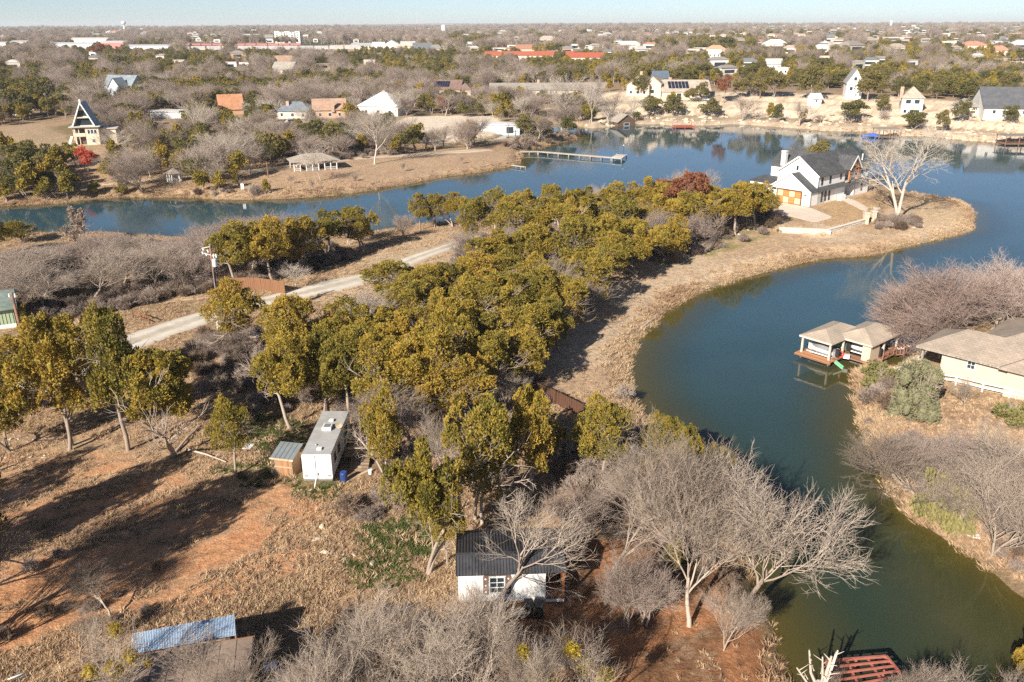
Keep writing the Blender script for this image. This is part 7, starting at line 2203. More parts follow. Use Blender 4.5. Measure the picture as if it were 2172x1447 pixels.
# left strip of bare trees between road and channel
for a in ((95, 660, 545, 180, 'bare'), (200, 655, 535, 170, 'bare'), (150, 600, 510, 160, 'bare'), (265, 610, 492, 170, 'bare'), (330, 615, 502, 150, 'bare'), (400, 610, 515, 140, 'bare_brown'), (40, 640, 545, 150, 'bare_brown'), (60, 590, 520, 140, 'bare_brown'),
          (230, 560, 490, 120, 'bare_brown'), (310, 560, 478, 130, 'bare'), (370, 590, 500, 130, 'bare_brown'), (450, 580, 480, 130, 'bare_brown'), (560, 520, 430, 160, 'bare_brown'), (510, 540, 450, 120, 'bare_brown'), (0, 600, 540, 130, 'bare_brown'), (440, 540, 470, 100, 'bare_brown'), (180, 560, 505, 120, 'bare_brown'), (120, 570, 530, 110, 'bare_brown'), (620, 560, 480, 100, 'bare_brown'), (740, 520, 435, 70, 'bare_brown'), (855, 505, 450, 50, 'bare_brown')):
    T(a[4], *a[:4])
T('vine_tree', 168, 518, 440, 62, 'brown vine-wrapped column of a tree standing alone at the left shore', 0)
T('white_far', 628, 612, 552, 70, 'small white leafless tree beside the cedar fence')
T('bare_brown', 480, 768, 690, 90)
# near right: tall pale trees by the inlet
T('bare', 1285, 1280, 882, 250, 'tall pale leafless tree with straight trunk right of the cabin', 0)
T('bare', 1462, 1328, 930, 240, 'tall leafless tree with two-toned trunk between cabin and inlet', 1)
T('bare', 1578, 1314, 945, 380, 'broad pale leafless tree reaching out over the inlet', 3)
T('bare', 1420, 1200, 925, 240); T('bare', 1500, 1160, 930, 240); T('bare', 1360, 1130, 960, 190)
T('bare_brown', 1333, 1332, 1150, 130); T('bare_brown', 1366, 1322, 1180, 120); T('bare', 1533, 1378, 1240, 110, 'small pale sapling on the clay bank by the inlet'); T('bare_brown', 1235, 1150, 1040, 150)
T('bare_lean', 1046, 1288, 1055, 230, 'crooked leafless tree leaning right across the cabin front', 0, rot=R(-5))
for a in ((870, 1560, 1240, 240, 'bare'), (985, 1570, 1262, 240, 'bare'), (1090, 1570, 1285, 190, 'bare'), (770, 1590, 1290, 240, 'bare'), (1235, 1560, 1330, 230, 'bare_mist'), (1130, 1590, 1330, 200, 'bare_mist'), (690, 1640, 1380, 160, 'bare_brown'), (930, 1460, 1290, 120, 'bare_brown')):
    T(a[4], *a[:4])
T('bare_mist', 262, 1540, 1290, 190, 'leafless tree heavy with golden mistletoe before the blue lean-to', 1)
T('bare', 470, 1600, 1345, 220, 'leafless tree spreading over the brown sheet roof'); T('bare', 170, 1402, 1300, 70); T('bare', 235, 1310, 1195, 110)
for a in ((2040, 1570, 1392, 190, 'bare'), (2120, 1560, 1378, 170, 'bare'), (1765, 1540, 1378, 130, 'bare'), (1835, 1570, 1402, 110, 'bare'), (1970, 1570, 1395, 130, 'bare'), (2190, 1570, 1380, 150, 'bare')):
    T(a[4], *a[:4])
T('juniper', 2185, 1440, 1310, 90, 'dark juniper cut by the right edge above the inlet')
# right bank
T('fan_tree', 2000, 724, 548, 275, 'wide mauve-grey tree on several stems before the cream house', 0); T('fan_tree', 2105, 700, 528, 240, 'second wide mauve-grey tree at the water by the right edge', 1)
T('leafy_bush', 1945, 885, 762, 135, 'large round grey-green bush on the bank before the white fence', 0)
T('yellow_bush', 1855, 815, 765, 90, 'yellow-green bush at the bank end by the boathouse'); T('yellow_bush', 2150, 690, 640, 60)
T('bare', 2045, 868, 792, 62, 'small bare sapling just below the white fence'); T('bare', 2085, 1085, 865, 220, 'tall leafless tree with yellow clumps on the right bank')
T('bare_mist', 2160, 1080, 905, 160)
for a in ((1950, 1085, 935, 190, 'bare'), (2020, 1130, 960, 200, 'bare'), (1990, 1020, 925, 140, 'bare_brown'), (2100, 1180, 980, 200, 'bare'), (2165, 1160, 990, 180, 'bare_brown'), (1930, 1010, 930, 110, 'bare_brown'), (2050, 1030, 910, 140, 'bare_brown')):
    T(a[4], *a[:4])
for a in ((2262, 1300, 960, 200), (2330, 1380, 1000, 200), (2215, 1215, 930, 150), (1450, 1165, 1000, 110), (1425, 1245, 1140, 50), (1395, 1100, 960, 90)): T('juniper', *a)
for a in ((1972, 1098, 990, 100), (2022, 1128, 1030, 85), (2150, 900, 850, 90), (2165, 1090, 1040, 70), (1850, 790, 762, 60)): T('yellow_bush', *a)
# the great white tree on the point and its neighbours across the water
T('white_tree', 1900, 472, 250, 215, 'great white dead-looking tree on the peninsula point', 1, rot=R(80))
for a in ((1205, 255, 150, 110), (1255, 262, 165, 60), (795, 350, 215, 110), (485, 370, 268, 120), (680, 385, 300, 80), (410, 300, 205, 110), (650, 290, 215, 80), (250, 345, 265, 90), (780, 170, 130, 40), (835, 250, 190, 80), (1340, 255, 195, 50), (1290, 262, 215, 50), (855, 245, 180, 70)):
    T('white_far', *a)
T('red_tree', 187, 366, 312, 66, 'bright red tree below the A-frame house', 0)
T('rust_tree', 212, 128, 92, 40, 'russet tree in front of the far warehouses'); T('rust_tree', 940, 245, 205, 30); T('rust_tree', 2070, 70, 60, 20); T('rust_tree', 1535, 220, 158, 40, 'brown oak between the dark pavilion and the white gables')
for a in ((566, 415, 382, 28, 'round clipped-looking juniper on the open park lawn'), (262, 418, 382, 34, None), (200, 416, 385, 34, None), (145, 424, 350, 50, None), (60, 426, 345, 60, None), (15, 430, 375, 60, None), (100, 428, 380, 60, None), (30, 395, 340, 70, None), (95, 395, 340, 60, None), (150, 396, 352, 60, None), (232, 382, 345, 50, None),
          (350, 372, 312, 60, None), (385, 375, 318, 50, None), (425, 378, 325, 40, None), (330, 370, 322, 50, None), (500, 398, 368, 22, 'small dark juniper right of the gazebo thicket'), (430, 405, 358, 50, None), (465, 405, 362, 40, None), (80, 365, 335, 60, None)):
    T('juniper_far', *a[:4], a[4])
for a in ((955, 240, 192, 60), (1060, 250, 222, 38), (905, 238, 200, 30), (1805, 262, 212, 68), (1868, 244, 200, 40), (1490, 215, 175, 40), (1570, 212, 172, 50), (1380, 248, 205, 60), (1350, 258, 240, 30), (1650, 260, 222, 30), (1998, 280, 235, 40), (1360, 205, 160, 50), (1640, 212, 150, 80), (1720, 215, 145, 80), (1840, 215, 148, 80), (1465, 218, 190, 40), (2140, 262, 225, 50), (2040, 260, 215, 50), (1610, 210, 160, 50), (100, 225, 165, 80), (30, 250, 190, 80), (120, 245, 200, 80), (260, 130, 115, 50), (255, 170, 118, 70), (1425, 120, 82, 30), (1540, 110, 78, 50), (1595, 112, 85, 45)):
    T('oak_far', *a)
for a in ((1695, 268, 210, 50), (1740, 262, 240, 40), (1880, 262, 230, 40)): T('bare_far', *a)
# small trees in the park
for a in ((978, 350, 330, 14), (855, 365, 342, 12), (755, 385, 368, 16), (620, 392, 372, 18), (665, 405, 380, 14)): T('bare_far', *a)
# tall trees outside the frame whose shadows streak the near slope
for px, py, h, k in ((230, 1050, 11, 'juniper'), (330, 1145, 11, 'bare'), (395, 1105, 14, 'juniper'), (60, 1120, 12, 'juniper'), (260, 1215, 12, 'bare'), (170, 1130, 12, 'bare'), (20, 1040, 11, 'juniper')):
    g = G(px, py); q = 1.8 * h * .62
    x, y = g.x - math.cos(SUN_AZ) * q, g.y - math.sin(SUN_AZ) * q
    TREES.append([k, x, y, H1(x, y), h, h * .62, None, None, None])
NEXPL = len(TREES)

# ---- woods of the middle distance and beyond
GREEN = [(45, 205, 60, 55), (190, 110, 80, 20), (260, 140, 35, 28), (385, 140, 100, 26), (185, 185, 40, 18), (105, 225, 60, 25), (115, 385, 125, 45), (375, 340, 70, 32), (470, 200, 135, 12), (845, 135, 145, 36), (940, 165, 80, 12), (970, 212, 34, 24), (1062, 235, 14, 16),
         (1200, 150, 105, 20), (1360, 148, 70, 20), (1500, 152, 90, 26), (1365, 215, 38, 28), (1550, 192, 55, 24), (1700, 175, 105, 36), (1850, 178, 55, 36), (2040, 200, 140, 32), (1805, 235, 38, 22), (1895, 215, 38, 20), (2030, 240, 34, 24), (1535, 95, 85, 16), (1000, 88, 60, 10), (1410, 105, 30, 14),
         (1930, 105, 120, 10), (560, 130, 40, 14), (700, 185, 120, 10), (300, 200, 40, 12), (2100, 130, 70, 18)]
OPEN = [pxpoly(p, 2) for p in ([(430, 405), (560, 368), (800, 330), (1060, 315), (1115, 345), (860, 395), (640, 420), (430, 418)], [(860, 255), (1040, 250), (1092, 265), (1060, 292), (960, 304), (870, 305), (810, 275)],
        [(-60, 232), (40, 222), (75, 246), (20, 258), (-60, 266)], [(-100, 285), (95, 262), (155, 305), (120, 338), (0, 350), (-100, 345)], [(1400, 214), (1520, 212), (1700, 216), (1900, 240), (1900, 262), (1640, 250), (1420, 235)],
        [(180, 398), (320, 386), (540, 368), (540, 358), (320, 374), (180, 386)], [(430, 312), (520, 300), (560, 330), (460, 345)])]
FAROPEN = [pxpoly(p, 5) for p in ([(700, 103), (830, 98), (960, 114), (900, 122), (760, 116)], [(470, 103), (700, 107), (780, 112), (760, 120), (560, 117), (470, 113)], [(1620, 88), (1800, 91), (1960, 95), (1860, 102), (1640, 97)], [(2040, 148), (2240, 143), (2240, 188), (2110, 182)], [(640, 128), (760, 122), (860, 128), (780, 138)], [(1000, 128), (1220, 128), (1200, 140), (1050, 139)])]

def field(y0, y1, sp, wk, jitter=.8):
    P_ = []
    y = y0
    rs = np.random.RandomState(int(y0))
    while y < y1:
        s = sp * max(1, (y / 600) ** .55) if y > 600 else sp
        w = wk * y + 30
        xs = np.arange(-w, w, s)
        P_.append(np.stack([xs + rs.uniform(-jitter, jitter, len(xs)) * s * .6, y + rs.uniform(-jitter, jitter, len(xs)) * s * .6], 1))
        y += s
    return np.concatenate(P_)

KEEP.append((155, 215, 312, 352, 225, 0.0)); KEEP.append((150, 218, 240, 306, 250, 0.0))
def woods():
    pts = np.concatenate([field(190, 700, 6.5, .64), field(700, 5200, 8.6, .64)])
    x, y = pts[:, 0], pts[:, 1]
    dl = sdist(pts, LAKE)
    keep = dl < -1.5
    nearp = y < 500
    # the peninsula itself is planted by hand
    pen = sdist(pts, pxpoly([(380, 560), (560, 470), (1000, 440), (1640, 380), (1850, 366), (1860, 400), (2060, 430), (2070, 520), (1500, 640), (1200, 900), (300, 900)]))
    keep &= pen < 0
    for o in OPEN: keep &= sdist(pts, o) < 1.0
    for o in FAROPEN: keep &= sdist(pts, o) < 4.0
    bl = sdist(pts, BLUFF, False); keep &= ~((x > 35) & (bl < 70) & (y < 450)) | (np.random.RandomState(1).rand(len(x)) < np.where(bl < 34, .11, .7))
    pts = pts[keep]; x, y = pts[:, 0], pts[:, 1]; dl = dl[keep]
    z = H(x, y)
    px, py, d = proj(x, y, np.maximum(z, 0))
    ok = (px > -160) & (px < 2330)
    for fx, fy, fr in FOOT: ok &= (x - fx) ** 2 + (y - fy) ** 2 > (fr + 1.5) ** 2
    pts, x, y, z, px, py, d, dl = [a[ok] for a in (pts, x, y, z, px, py, d, dl)]
    rs = np.random.RandomState(77)
    n = len(x)
    g = np.zeros(n)
    for (cx, cy, rx, ry) in GREEN:
        q = ((px - cx) / (rx * 1.05)) ** 2 + ((py - 6 - cy) / (ry * 1.15)) ** 2
        g = np.maximum(g, np.clip(1.6 - 1.2 * q, 0, 1))
    fb = VN.fbm(x * .013, y * .006, 3)
    pg = np.where(py < 118, sstep(.45, .58, fb) * .65 + .12, np.where(px > 1250, .58, .34) + .35 * sstep(.45, .6, fb))
    pg = np.maximum(pg, np.minimum(g * 1.15, .96))
    green = rs.rand(n) < pg
    u = rs.rand(n)
    kind = np.where(green, np.where(u < .62, 'oak_far', 'juniper_far'), np.where(u < (.10 if True else 0), 'white_far', 'bare_far'))
    hgt = np.where(green, rs.uniform(5.4, 9.2, n), rs.uniform(6.5, 12.0, n))
    wid = np.where(kind == 'oak_far', hgt * rs.uniform(1.0, 1.45, n), np.where(green, hgt * rs.uniform(.75, 1.0, n), hgt * rs.uniform(.9, 1.3, n)))
    far = np.maximum(1, (y / 700) ** .35)
    hgt = hgt * np.minimum(far, 1.5) * .95; wid = wid * far
    # thin out, and leave buildings visible
    keepr = (rs.rand(n) < np.where(green, .92, .80)) & ~((px > 50) & (px < 165) & (py < 345) & (py > 255))
    # reeds and brush rather than trees in the park
    top = py - hgt * FPX / d * .98; hw = wid / 2 * FPX / d
    for (x0, x1, y0, y1, kd, sl) in KEEP:
        if kd < 185: continue
        sx = (x1 - x0) * sl * .5
        hit = (y < kd + 1) & (px + hw * .8 > x0 + sx) & (px - hw * .8 < x1 - sx) & (top < y1 - (y1 - y0) * np.where(kd < 320, .10, .28)) & (py > y0)
        keepr &= ~hit
    idx = np.where(keepr)[0]
    return [(str(kind[i]), x[i], y[i], z[i], hgt[i], wid[i], py[i]) for i in idx]
W = woods()
print('woods', len(W))

# the largest of each kind are things of their own, the rest one mass
cnt = {}
for t in TREES: cnt[NAMES[t[0]]] = cnt.get(NAMES[t[0]], 0) + 1
W.sort(key=lambda t: -t[4] / t[2])
rest = []
for t in W:
    nm = NAMES[t[0]]
    if cnt.get(nm, 0) < 288:
        cnt[nm] = cnt.get(nm, 0) + 1
        TREES.append([t[0], t[1], t[2], t[3], t[4], t[5], None, None, None])
    else: rest.append(t)
print('individual trees', len(TREES), 'mass', len(rest))

TREES = [t for i, t in enumerate(TREES) if t[8] or not any((t[1] - fx) ** 2 + (t[2] - fy) ** 2 < (fr * .62) ** 2 for fx, fy, fr in FOOT if fy > 200)]
AUTO = []
for i, (kind, x, y, z, h, w, var, rot, label) in enumerate(TREES):
    nh = PROTO[kind][0][1]
    e = tree(NAMES[kind], kind, (x, y, z), h, w, rot if rot is not None else RND.random() * 6.28, var if var is not None else RND.randrange(9), cat=CATS.get(kind, 'tree'))
    if label: e['label'] = label
    else:
        size = 'small ' if h < 5 else ('tall ' if h > 9.5 else '')
        e['_auto'] = size + WORDS[kind]
    e['group'] = {'juniper_tree': 'junipers round the lake', 'live_oak': 'live oaks of the far bank', 'leafless_tree': 'leafless trees of the far bank', 'white_barked_tree': 'white-barked trees across the water', 'bare_tree': 'pale leafless trees of the near land',
                  'thicket_tree': 'mauve-grey leafless trees'}.get(NAMES[kind], WORDS[kind] + 's')

fk = ['juniper_far', 'oak_far', 'bare_far', 'white_far']
protos, base = [], {}
for k in fk:
    base[k] = (len(protos), len(PROTO[k]))
    for parts, nh, nw in PROTO[k]: protos.append(joined('woodland_tree', parts, 1.0))
rs = np.random.RandomState(5)
def mass(name, lst, label):
    scatter(name, [(t[1], t[2], t[3] - .2) for t in lst], rs.rand(len(lst)) * 6.28,
            [(t[5] + t[4]) / 2 / ((PROTO[t[0]][0][1] + PROTO[t[0]][0][2]) / 2) for t in lst],
            [base[t[0]][0] + rs.randint(base[t[0]][1]) for t in lst], protos, label)
mass('woodland', rest, 'mixed grey-brown and dark green woodland running back to the horizon')

# ------------------------------------------------------------------ brush, dry grass, reeds
def tri_pts(n, x0, x1, y0, y1, seed):
    r = np.random.RandomState(seed)
    return np.stack([r.uniform(x0, x1, n), r.uniform(y0, y1, n)], 1)

tufts = [tuft(1, 26, .50, .28, .022, STRAW), tuft(2, 30, .42, .34, .022, BROWN, 'brown_weed'), tuft(3, 22, .62, .22, .020, PINKB, 'pink_brown_tuft'), tuft(4, 34, .30, .40, .026, STRAW, 'low_tuft'), tuft(5, 34, .28, .34, .03, GREENW, 'green_weed'), tuft(6, 34, 1.15, .55, .030, PINKB, 'reed_tuft'), tuft(7, 30, .95, .6, .030, STRAW, 'pale_reed_tuft')]
FAR_EDGE = 210
def grass():
    r = np.random.RandomState(31)
    n = 230000
    # denser close to the camera
    y = 30 + (FAR_EDGE - 30) * r.rand(n) ** 1.7
    x = (r.rand(n) * 2 - 1) * (.70 * y + 14)
    p = np.stack([x, y], 1)
    dw = -sdist(p, LAKE)
    ok = dw > .3
    for a in (CREEK,): ok &= sdist(p, a) < 0
    rd = sdist(p, np.array([G(a, b_)[:2] for a, b_, w in ROAD]), False)
    ok &= np.abs(rd) > 2.6
    ok &= sdist(p, YARD) < .5
    for (fx, fy, fr) in ((-16.1, 65, 0), (-12.4, 65.6, 2.4)): ok &= (x - fx) ** 2 + (y - fy) ** 2 > fr ** 2
    ok &= ~((np.abs(x + 16.13) < 1.6) & (y > 60.5) & (y < 69.6))
    px, py, d = proj(x, y, 2.0)
    strip_ = sdist(p, pxpoly([(1120, 860), (1130, 740), (1230, 640), (1400, 540), (1640, 480), (1850, 480), (2055, 440), (2060, 490), (1850, 545), (1560, 592), (1410, 660), (1330, 760), (1335, 850), (1220, 860)])) > 0
    clayz = sdist(p, pxpoly([(-200, 985), (60, 960), (330, 985), (470, 1030), (640, 1050), (600, 1160), (540, 1230), (430, 1290), (300, 1360), (120, 1420), (-300, 1500)])) > 0
    litz = sdist(p, pxpoly([(1120, 1180), (1330, 1120), (1480, 1110), (1590, 1240), (1640, 1360), (1660, 1560), (1000, 1560), (1060, 1300)])) > 0
    ng = VN.fbm(x * .3, y * .3, 4)
    st = VN.fbm((x * sx + y * sy) * .12, (-x * sy + y * sx) * .55, 4) * .6 + VN.fbm(x * .45 + 40, y * .45, 4) * .4
    prob = .35 + .65 * sstep(.35, .6, ng)
    prob = np.where(clayz, (1 - sstep(.42, .54, st)) * .55, prob)
    prob = np.where(strip_, .05, prob); prob = np.where((y > 118) & (x > 25), prob * .3, prob)
    prob = np.where(litz, .02, prob)
    # footprints
    for (fx, fy, fr) in FOOT[:16]: prob = np.where((x - fx) ** 2 + (y - fy) ** 2 < (fr * .75) ** 2, 0, prob)
    ok &= r.rand(n) < prob
    x, y, p, ng = x[ok], y[ok], p[ok], ng[ok]
    z = H(x, y)
    u = r.rand(len(x)); pick = np.where(u < .34, 0, np.where(u < .56, 1, np.where(u < .72, 2, 3)))
    gz = np.zeros(len(x), bool)
    for poly in ([(470, 1000), (560, 985), (640, 1015), (730, 1030), (720, 1060), (600, 1040), (500, 1030)], [(770, 1130), (850, 1105), (930, 1130), (920, 1180), (840, 1185), (780, 1170)], [(740, 1200), (860, 1190), (880, 1240), (780, 1250)], [(520, 880), (640, 900), (660, 960), (600, 990), (530, 930)]):
        gz |= sdist(p, pxpoly(poly, 2)) > -1.0 * r.rand(len(x))
    pick = np.where(gz & (r.rand(len(x)) < .8), 4, pick)
    sz = r.uniform(.35, .95, len(x)) * np.where(gz, 1.3, 1)
    print('grass', len(x))
    scatter('dry_grass', np.stack([x, y, z], 1), r.rand(len(x)) * 6.28, sz, pick, tufts, 'dry winter grass and weeds over the near slopes')
grass()

def reeds():
    r = np.random.RandomState(9)
    P_ = []
    n = len(LAKE)
    for i in range(n):
        a, b_ = LAKE[i], LAKE[(i + 1) % n]
        L = np.hypot(*(b_ - a)); m_ = (a + b_) / 2
        if m_[1] > 330 or m_[1] < 20 or abs(m_[0]) > 190: continue
        dist = max(m_[1], 40)
        k = int(L * (30 if dist < 120 else 20 if dist < 200 else 5.0))
        t = r.rand(k)[:, None]; nn = np.array([-(b_ - a)[1], (b_ - a)[0]]) / (L + 1e-9)
        P_.append(a + (b_ - a) * t + nn * (r.randn(k)[:, None] * 1.3))
    p = np.concatenate(P_)
    # push onto the landward side
    d = sdist(p, LAKE)
    ok = (d < .7) & (d > -3.6)
    # no reeds where the inlet runs bare under the trees, at the boathouse, the docks and the yard
    for poly in ([(1600, 1560), (1640, 1300), (1590, 1200), (1430, 960), (1340, 870), (1300, 1000), (1400, 1560)], [(1880, 700), (2172, 640), (2300, 700), (1960, 800), (1900, 800)], [(1600, 420), (1700, 350), (1900, 360), (1930, 410), (1860, 420)], [(1240, 290), (1240, 250), (1500, 250), (1500, 290)], [(2172, 1200), (2400, 1200), (2400, 1700), (2000, 1700), (2050, 1180)]):
        ok &= sdist(p, pxpoly(poly, 1)) < 0
    p = p[ok]; x, y = p[:, 0], p[:, 1]
    den = VN.fbm(x * .12 + 3, y * .12, 3); q = r.rand(len(x)) < .35 + .9 * sstep(.35, .6, den); x, y = x[q], y[q]
    z = np.maximum(H(x, y), -.25)
    nb = VN.fbm(x * .08, y * .08 + 20, 3)
    pick = np.where(r.rand(len(x)) < sstep(.4, .6, nb), 6, 5)
    print('reeds', len(x))
    scatter('shore_reeds', np.stack([x, y, z], 1), r.rand(len(x)) * 6.28, r.uniform(.28, .75, len(x)), pick, tufts, 'tangled tan reeds and dead stalks along the water edge')
reeds()

def undergrowth():
    r = np.random.RandomState(14)
    pr = [joined('brush_piece', parts, 1.0) for parts, _, _ in PROTO['brush']]
    P_ = []
    def inside(poly, n, zz=2):
        w = pxpoly(poly, zz); lo, hi = w.min(0), w.max(0)
        q = r.uniform(lo, hi, (n, 2)); P_.append(q[sdist(q, w) > 0])
    inside([(640, 760), (860, 640), (1010, 510), (1130, 440), (1480, 420), (1650, 470), (1500, 520), (1320, 570), (1230, 640), (1150, 760), (1180, 1000), (960, 1050), (820, 960), (560, 860), (480, 780)], 1500)
    inside([(-100, 680), (0, 560), (260, 510), (420, 520), (640, 530), (700, 520), (760, 545), (600, 600), (470, 612), (270, 650), (100, 680)], 1500)
    inside([(430, 720), (540, 700), (700, 830), (560, 900), (400, 800)], 160)
    inside([(640, 1000), (860, 980), (900, 1060), (780, 1120), (640, 1060)], 120)
    inside([(0, 1180), (330, 1180), (420, 1300), (300, 1360), (0, 1360)], 22)
    inside([(1850, 920), (1980, 940), (2300, 980), (2300, 1200), (2100, 1190), (1890, 1020)], 380)
    inside([(1180, 950), (1340, 900), (1480, 1080), (1560, 1240), (1440, 1200), (1240, 1120)], 220)
    inside([(700, 1290), (1050, 1330), (1300, 1400), (1330, 1560), (650, 1560)], 90)
    inside([(1820, 790), (1890, 810), (1900, 880), (1840, 880)], 14)
    inside([(360, 400), (560, 395), (640, 415), (440, 424), (300, 425), (200, 425), (190, 400)], 160)
    inside([(1060, 312), (1120, 285), (1225, 276), (1222, 296), (1130, 316)], 260)
    inside([(700, 300), (830, 300), (860, 325), (700, 350), (560, 350), (440, 340), (500, 300)], 500)
    # along the grove edge and water
    for poly, n in (([(1390, 540), (1640, 478), (1660, 492), (1500, 530), (1400, 560)], 150), ([(1840, 462), (1960, 455), (1960, 480), (1850, 490)], 60), ([(1300, 780), (1345, 720), (1480, 620), (1500, 625), (1360, 740), (1330, 850), (1310, 860)], 120)):
        inside(poly, n)
    p = np.concatenate(P_)
    ok = sdist(p, LAKE) < -.4
    rd = np.abs(sdist(p, np.array([G(a, b_)[:2] for a, b_, w in ROAD]), False)); ok &= rd > 4.0
    for (fx, fy, fr) in FOOT[:16]: ok &= (p[:, 0] - fx) ** 2 + (p[:, 1] - fy) ** 2 > (fr * .9) ** 2
    ok &= ~((np.abs(p[:, 0] + 15) < 4.5) & (p[:, 1] > 57) & (p[:, 1] < 71))
    p = p[ok]
    z = H(p[:, 0], p[:, 1])
    sc = r.uniform(.45, 1.25, len(p))
    sc = np.where(p[:, 1] < 56, sc * .6, sc)
    print('brush', len(p))
    scatter('undergrowth', np.stack([p[:, 0], p[:, 1], z - .05], 1), r.rand(len(p)) * 6.28, sc, r.randint(0, len(pr), len(p)), pr, 'tangled brown leafless undergrowth beneath and between the trees')
undergrowth()

def rocks():
    r = np.random.RandomState(3)
    pr = []
    for s in range(5):
        rr = np.random.RandomState(s)
        v = unit(rr.randn(14, 3)) * rr.uniform(.35, .55, (14, 1)) * [1.2, .9, .6]
        import bmesh
        bm = bmesh.new()
        for q in v: bm.verts.new(q)
        bmesh.ops.convex_hull(bm, input=bm.verts)
        me = bpy.data.meshes.new('rock'); bm.to_mesh(me); bm.free(); me.materials.append(LIME); pr.append(me)
    P_ = []; S = []
    def put(poly, n, s0, s1, zz=1):
        w = pxpoly(poly, zz); lo, hi = w.min(0), w.max(0)
        q = r.uniform(lo, hi, (n, 2)); q = q[sdist(q, w) > 0]; P_.append(q); S.append(r.uniform(s0, s1, len(q)))
    put([(1890, 800), (1925, 760), (1960, 735), (1972, 745), (1935, 790), (1905, 808)], 420, .5, 1.3)
    put([(1240, 268), (1400, 262), (1640, 266), (1860, 280), (2172, 300), (2172, 285), (1900, 270), (1640, 250), (1400, 250), (1240, 258)], 900, .8, 3.2)
    put([(1390, 545), (1600, 492), (1600, 500), (1420, 550)], 40, .5, 1.4)
    put([(660, 1130), (760, 1180), (830, 1240), (760, 1230), (640, 1180)], 50, .3, .9)
    put([(1860, 480), (1960, 475), (1950, 490), (1870, 492)], 14, .6, 1.4)
    put([(0, 940), (130, 950), (120, 1010), (0, 1000)], 60, .2, .5)
    put([(400, 612), (470, 600), (470, 622), (400, 632)], 40, .3, .9)
    p = np.concatenate(P_); s = np.concatenate(S)
    z = H(p[:, 0], p[:, 1])
    scatter('limestone_rocks', np.stack([p[:, 0], p[:, 1], z], 1), r.rand(len(p)) * 6.28, s, r.randint(0, 5, len(p)), pr, 'pale limestone rocks strewn along the banks')
rocks()

# ---- broken white snag at the bottom
def snag():
    g = G(1730, 1540)
    e = empty('dead_snag', (g.x, g.y, max(H1(g.x, g.y), -.3)), 0, 'thick broken white snag left of the red dock frame', 'dead tree', None)
    h = height_for(g, 1375)
    rs_ = random.Random(3)
    t = MB(); t.tube([(0, 0, -.5), (0, .1, h * .45), (-.2, .1, h * .62)], [.2, .17, .15], 9); t.build('trunk', BARK_WHITE, e)
    for dx, dy, hh, r_ in ((-.9, .3, .98, .08), (-.1, .3, .9, .07), (.35, .2, .92, .10), (.7, .3, .98, .08), (.2, -.3, .8, .07), (-1.5, .2, .78, .07)):
        q = MB(); p0 = Vector((-.1, .1, h * .5)); p1 = Vector((dx, dy, h * hh)); mid = p0.lerp(p1, .5) + Vector((rs_.uniform(-.3, .3), rs_.uniform(-.2, .2), -.15))
        q.tube([p0, mid, p1], [r_ * 1.3, r_, r_ * .6], 7)
        for k in range(4):
            a = p0.lerp(p1, .5 + .13 * k); b_ = a + Vector((rs_.uniform(-.5, .5), rs_.uniform(-.3, .3), rs_.uniform(.1, .4))); q.tube([a, b_], [r_ * .45, r_ * .12], 5)
        q.build('broken_limb', BARK_WHITE, e)
snag()
def fallen(px0, py0, px1, py1, r_, label):
    a = G(px0, py0); b_ = G(px1, py1); e = empty('fallen_log', a, 0, label, 'log')
    d = b_ - a; MB().tube([(0, 0, r_), (d.x * .5, d.y * .5, d.z * .5 + r_ * 1.4 + .1), (d.x, d.y, d.z + r_)], [r_, r_ * .8, r_ * .5], 8).build('trunk', BARK_WHITE, e)
    MB().tube([(d.x * .7, d.y * .7, d.z * .7 + r_), (d.x * .8 + .2, d.y * .8 + .6, d.z * .8 + r_ + .5)], [r_ * .4, r_ * .1], 5).build('limb', BARK_WHITE, e)
fallen(372, 962, 425, 905, .12, 'bleached leaning log beside the round juniper')
fallen(395, 955, 480, 982, .10, 'bleached log lying left of the tiny shed')
fallen(1360, 698, 1398, 672, .14, 'bleached log lying on the lawn strip at the water')
fallen(1650, 1160, 1652, 1160.5, .01, 'x') if False else None
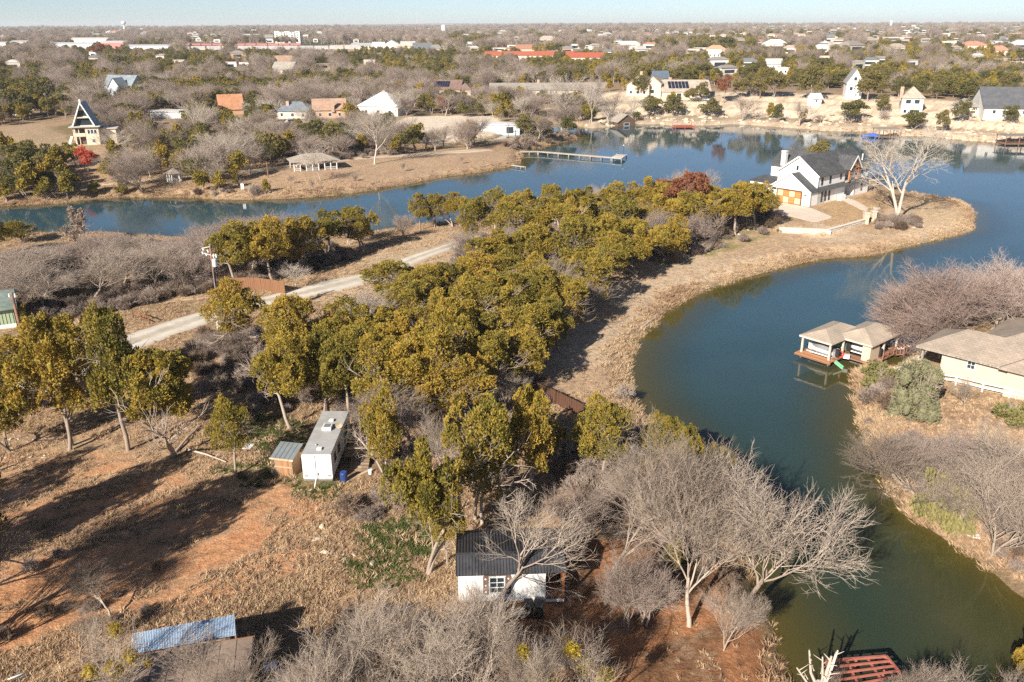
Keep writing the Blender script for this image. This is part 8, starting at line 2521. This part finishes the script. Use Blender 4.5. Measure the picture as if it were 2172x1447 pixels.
# ------------------------------------------------------------------ air
def haze(dens):
    e = MB().box(-11500, 11500, -120, 15400, -60, 90)
    m, nt, b = nmat('haze')
    nt.nodes.remove(b)
    v = nt.nodes.new('ShaderNodeVolumePrincipled')
    v.inputs['Color'].default_value = (.88, .94, 1.0, 1)
    v.inputs['Density'].default_value = dens
    v.inputs['Anisotropy'].default_value = 0.0
    nt.links.new(v.outputs[0], nt.nodes['Material Output'].inputs['Volume'])
    o = e.build('haze', m)
    o['kind'] = 'stuff'; o['label'] = 'thin blue haze over the far flats'
HAZE = True
if HAZE: haze(.00008)

# ------------------------------------------------------------------ labels that tell look-alikes apart
ORD = ['nearest', 'second nearest', 'third nearest', 'fourth nearest', 'fifth nearest', 'sixth nearest', 'seventh nearest', 'eighth nearest', 'ninth nearest', 'tenth nearest', 'eleventh nearest', 'twelfth nearest'] + [w + ' nearest' for w in 'thirteenth fourteenth fifteenth sixteenth seventeenth eighteenth nineteenth twentieth twenty-first twenty-second twenty-third twenty-fourth twenty-fifth twenty-sixth twenty-seventh twenty-eighth twenty-ninth thirtieth'.split()]
bpy.context.view_layer.update()
buck = {}
for o in list(COL.objects):
    if '_auto' not in o: continue
    x, y, z = o.location
    px, py, d = proj(x, y, z + 2)
    dep = {}
    best = min(MARKS, key=lambda m_: abs(m_[1] - px) * .8 + abs(m_[2] - py) * 3.0 + 8)
    dx = px - best[1]; dy = py - best[2]
    if abs(dy) * 2.6 > abs(dx): rel = 'beyond' if dy < 0 else 'in front of'
    else: rel = 'left of' if dx < 0 else 'right of'
    dist = math.hypot(dx, dy * 3)
    buck.setdefault((o['_auto'], rel, best[0]), []).append((dist, o))
for (w, rel, mk), lst in buck.items():
    lst.sort(key=lambda t: t[0])
    for i, (dd, o) in enumerate(lst):
        if len(lst) == 1: s = '%s just %s the %s' % (w, rel, mk)
        elif i < len(ORD): s = '%s %s %s the %s' % (ORD[i], w, rel, mk)
        else: s = '%s farther off %s the %s' % (w, rel, mk); 
        o['label'] = s
        if i >= len(ORD): o['group'] = s
        del o['_auto']
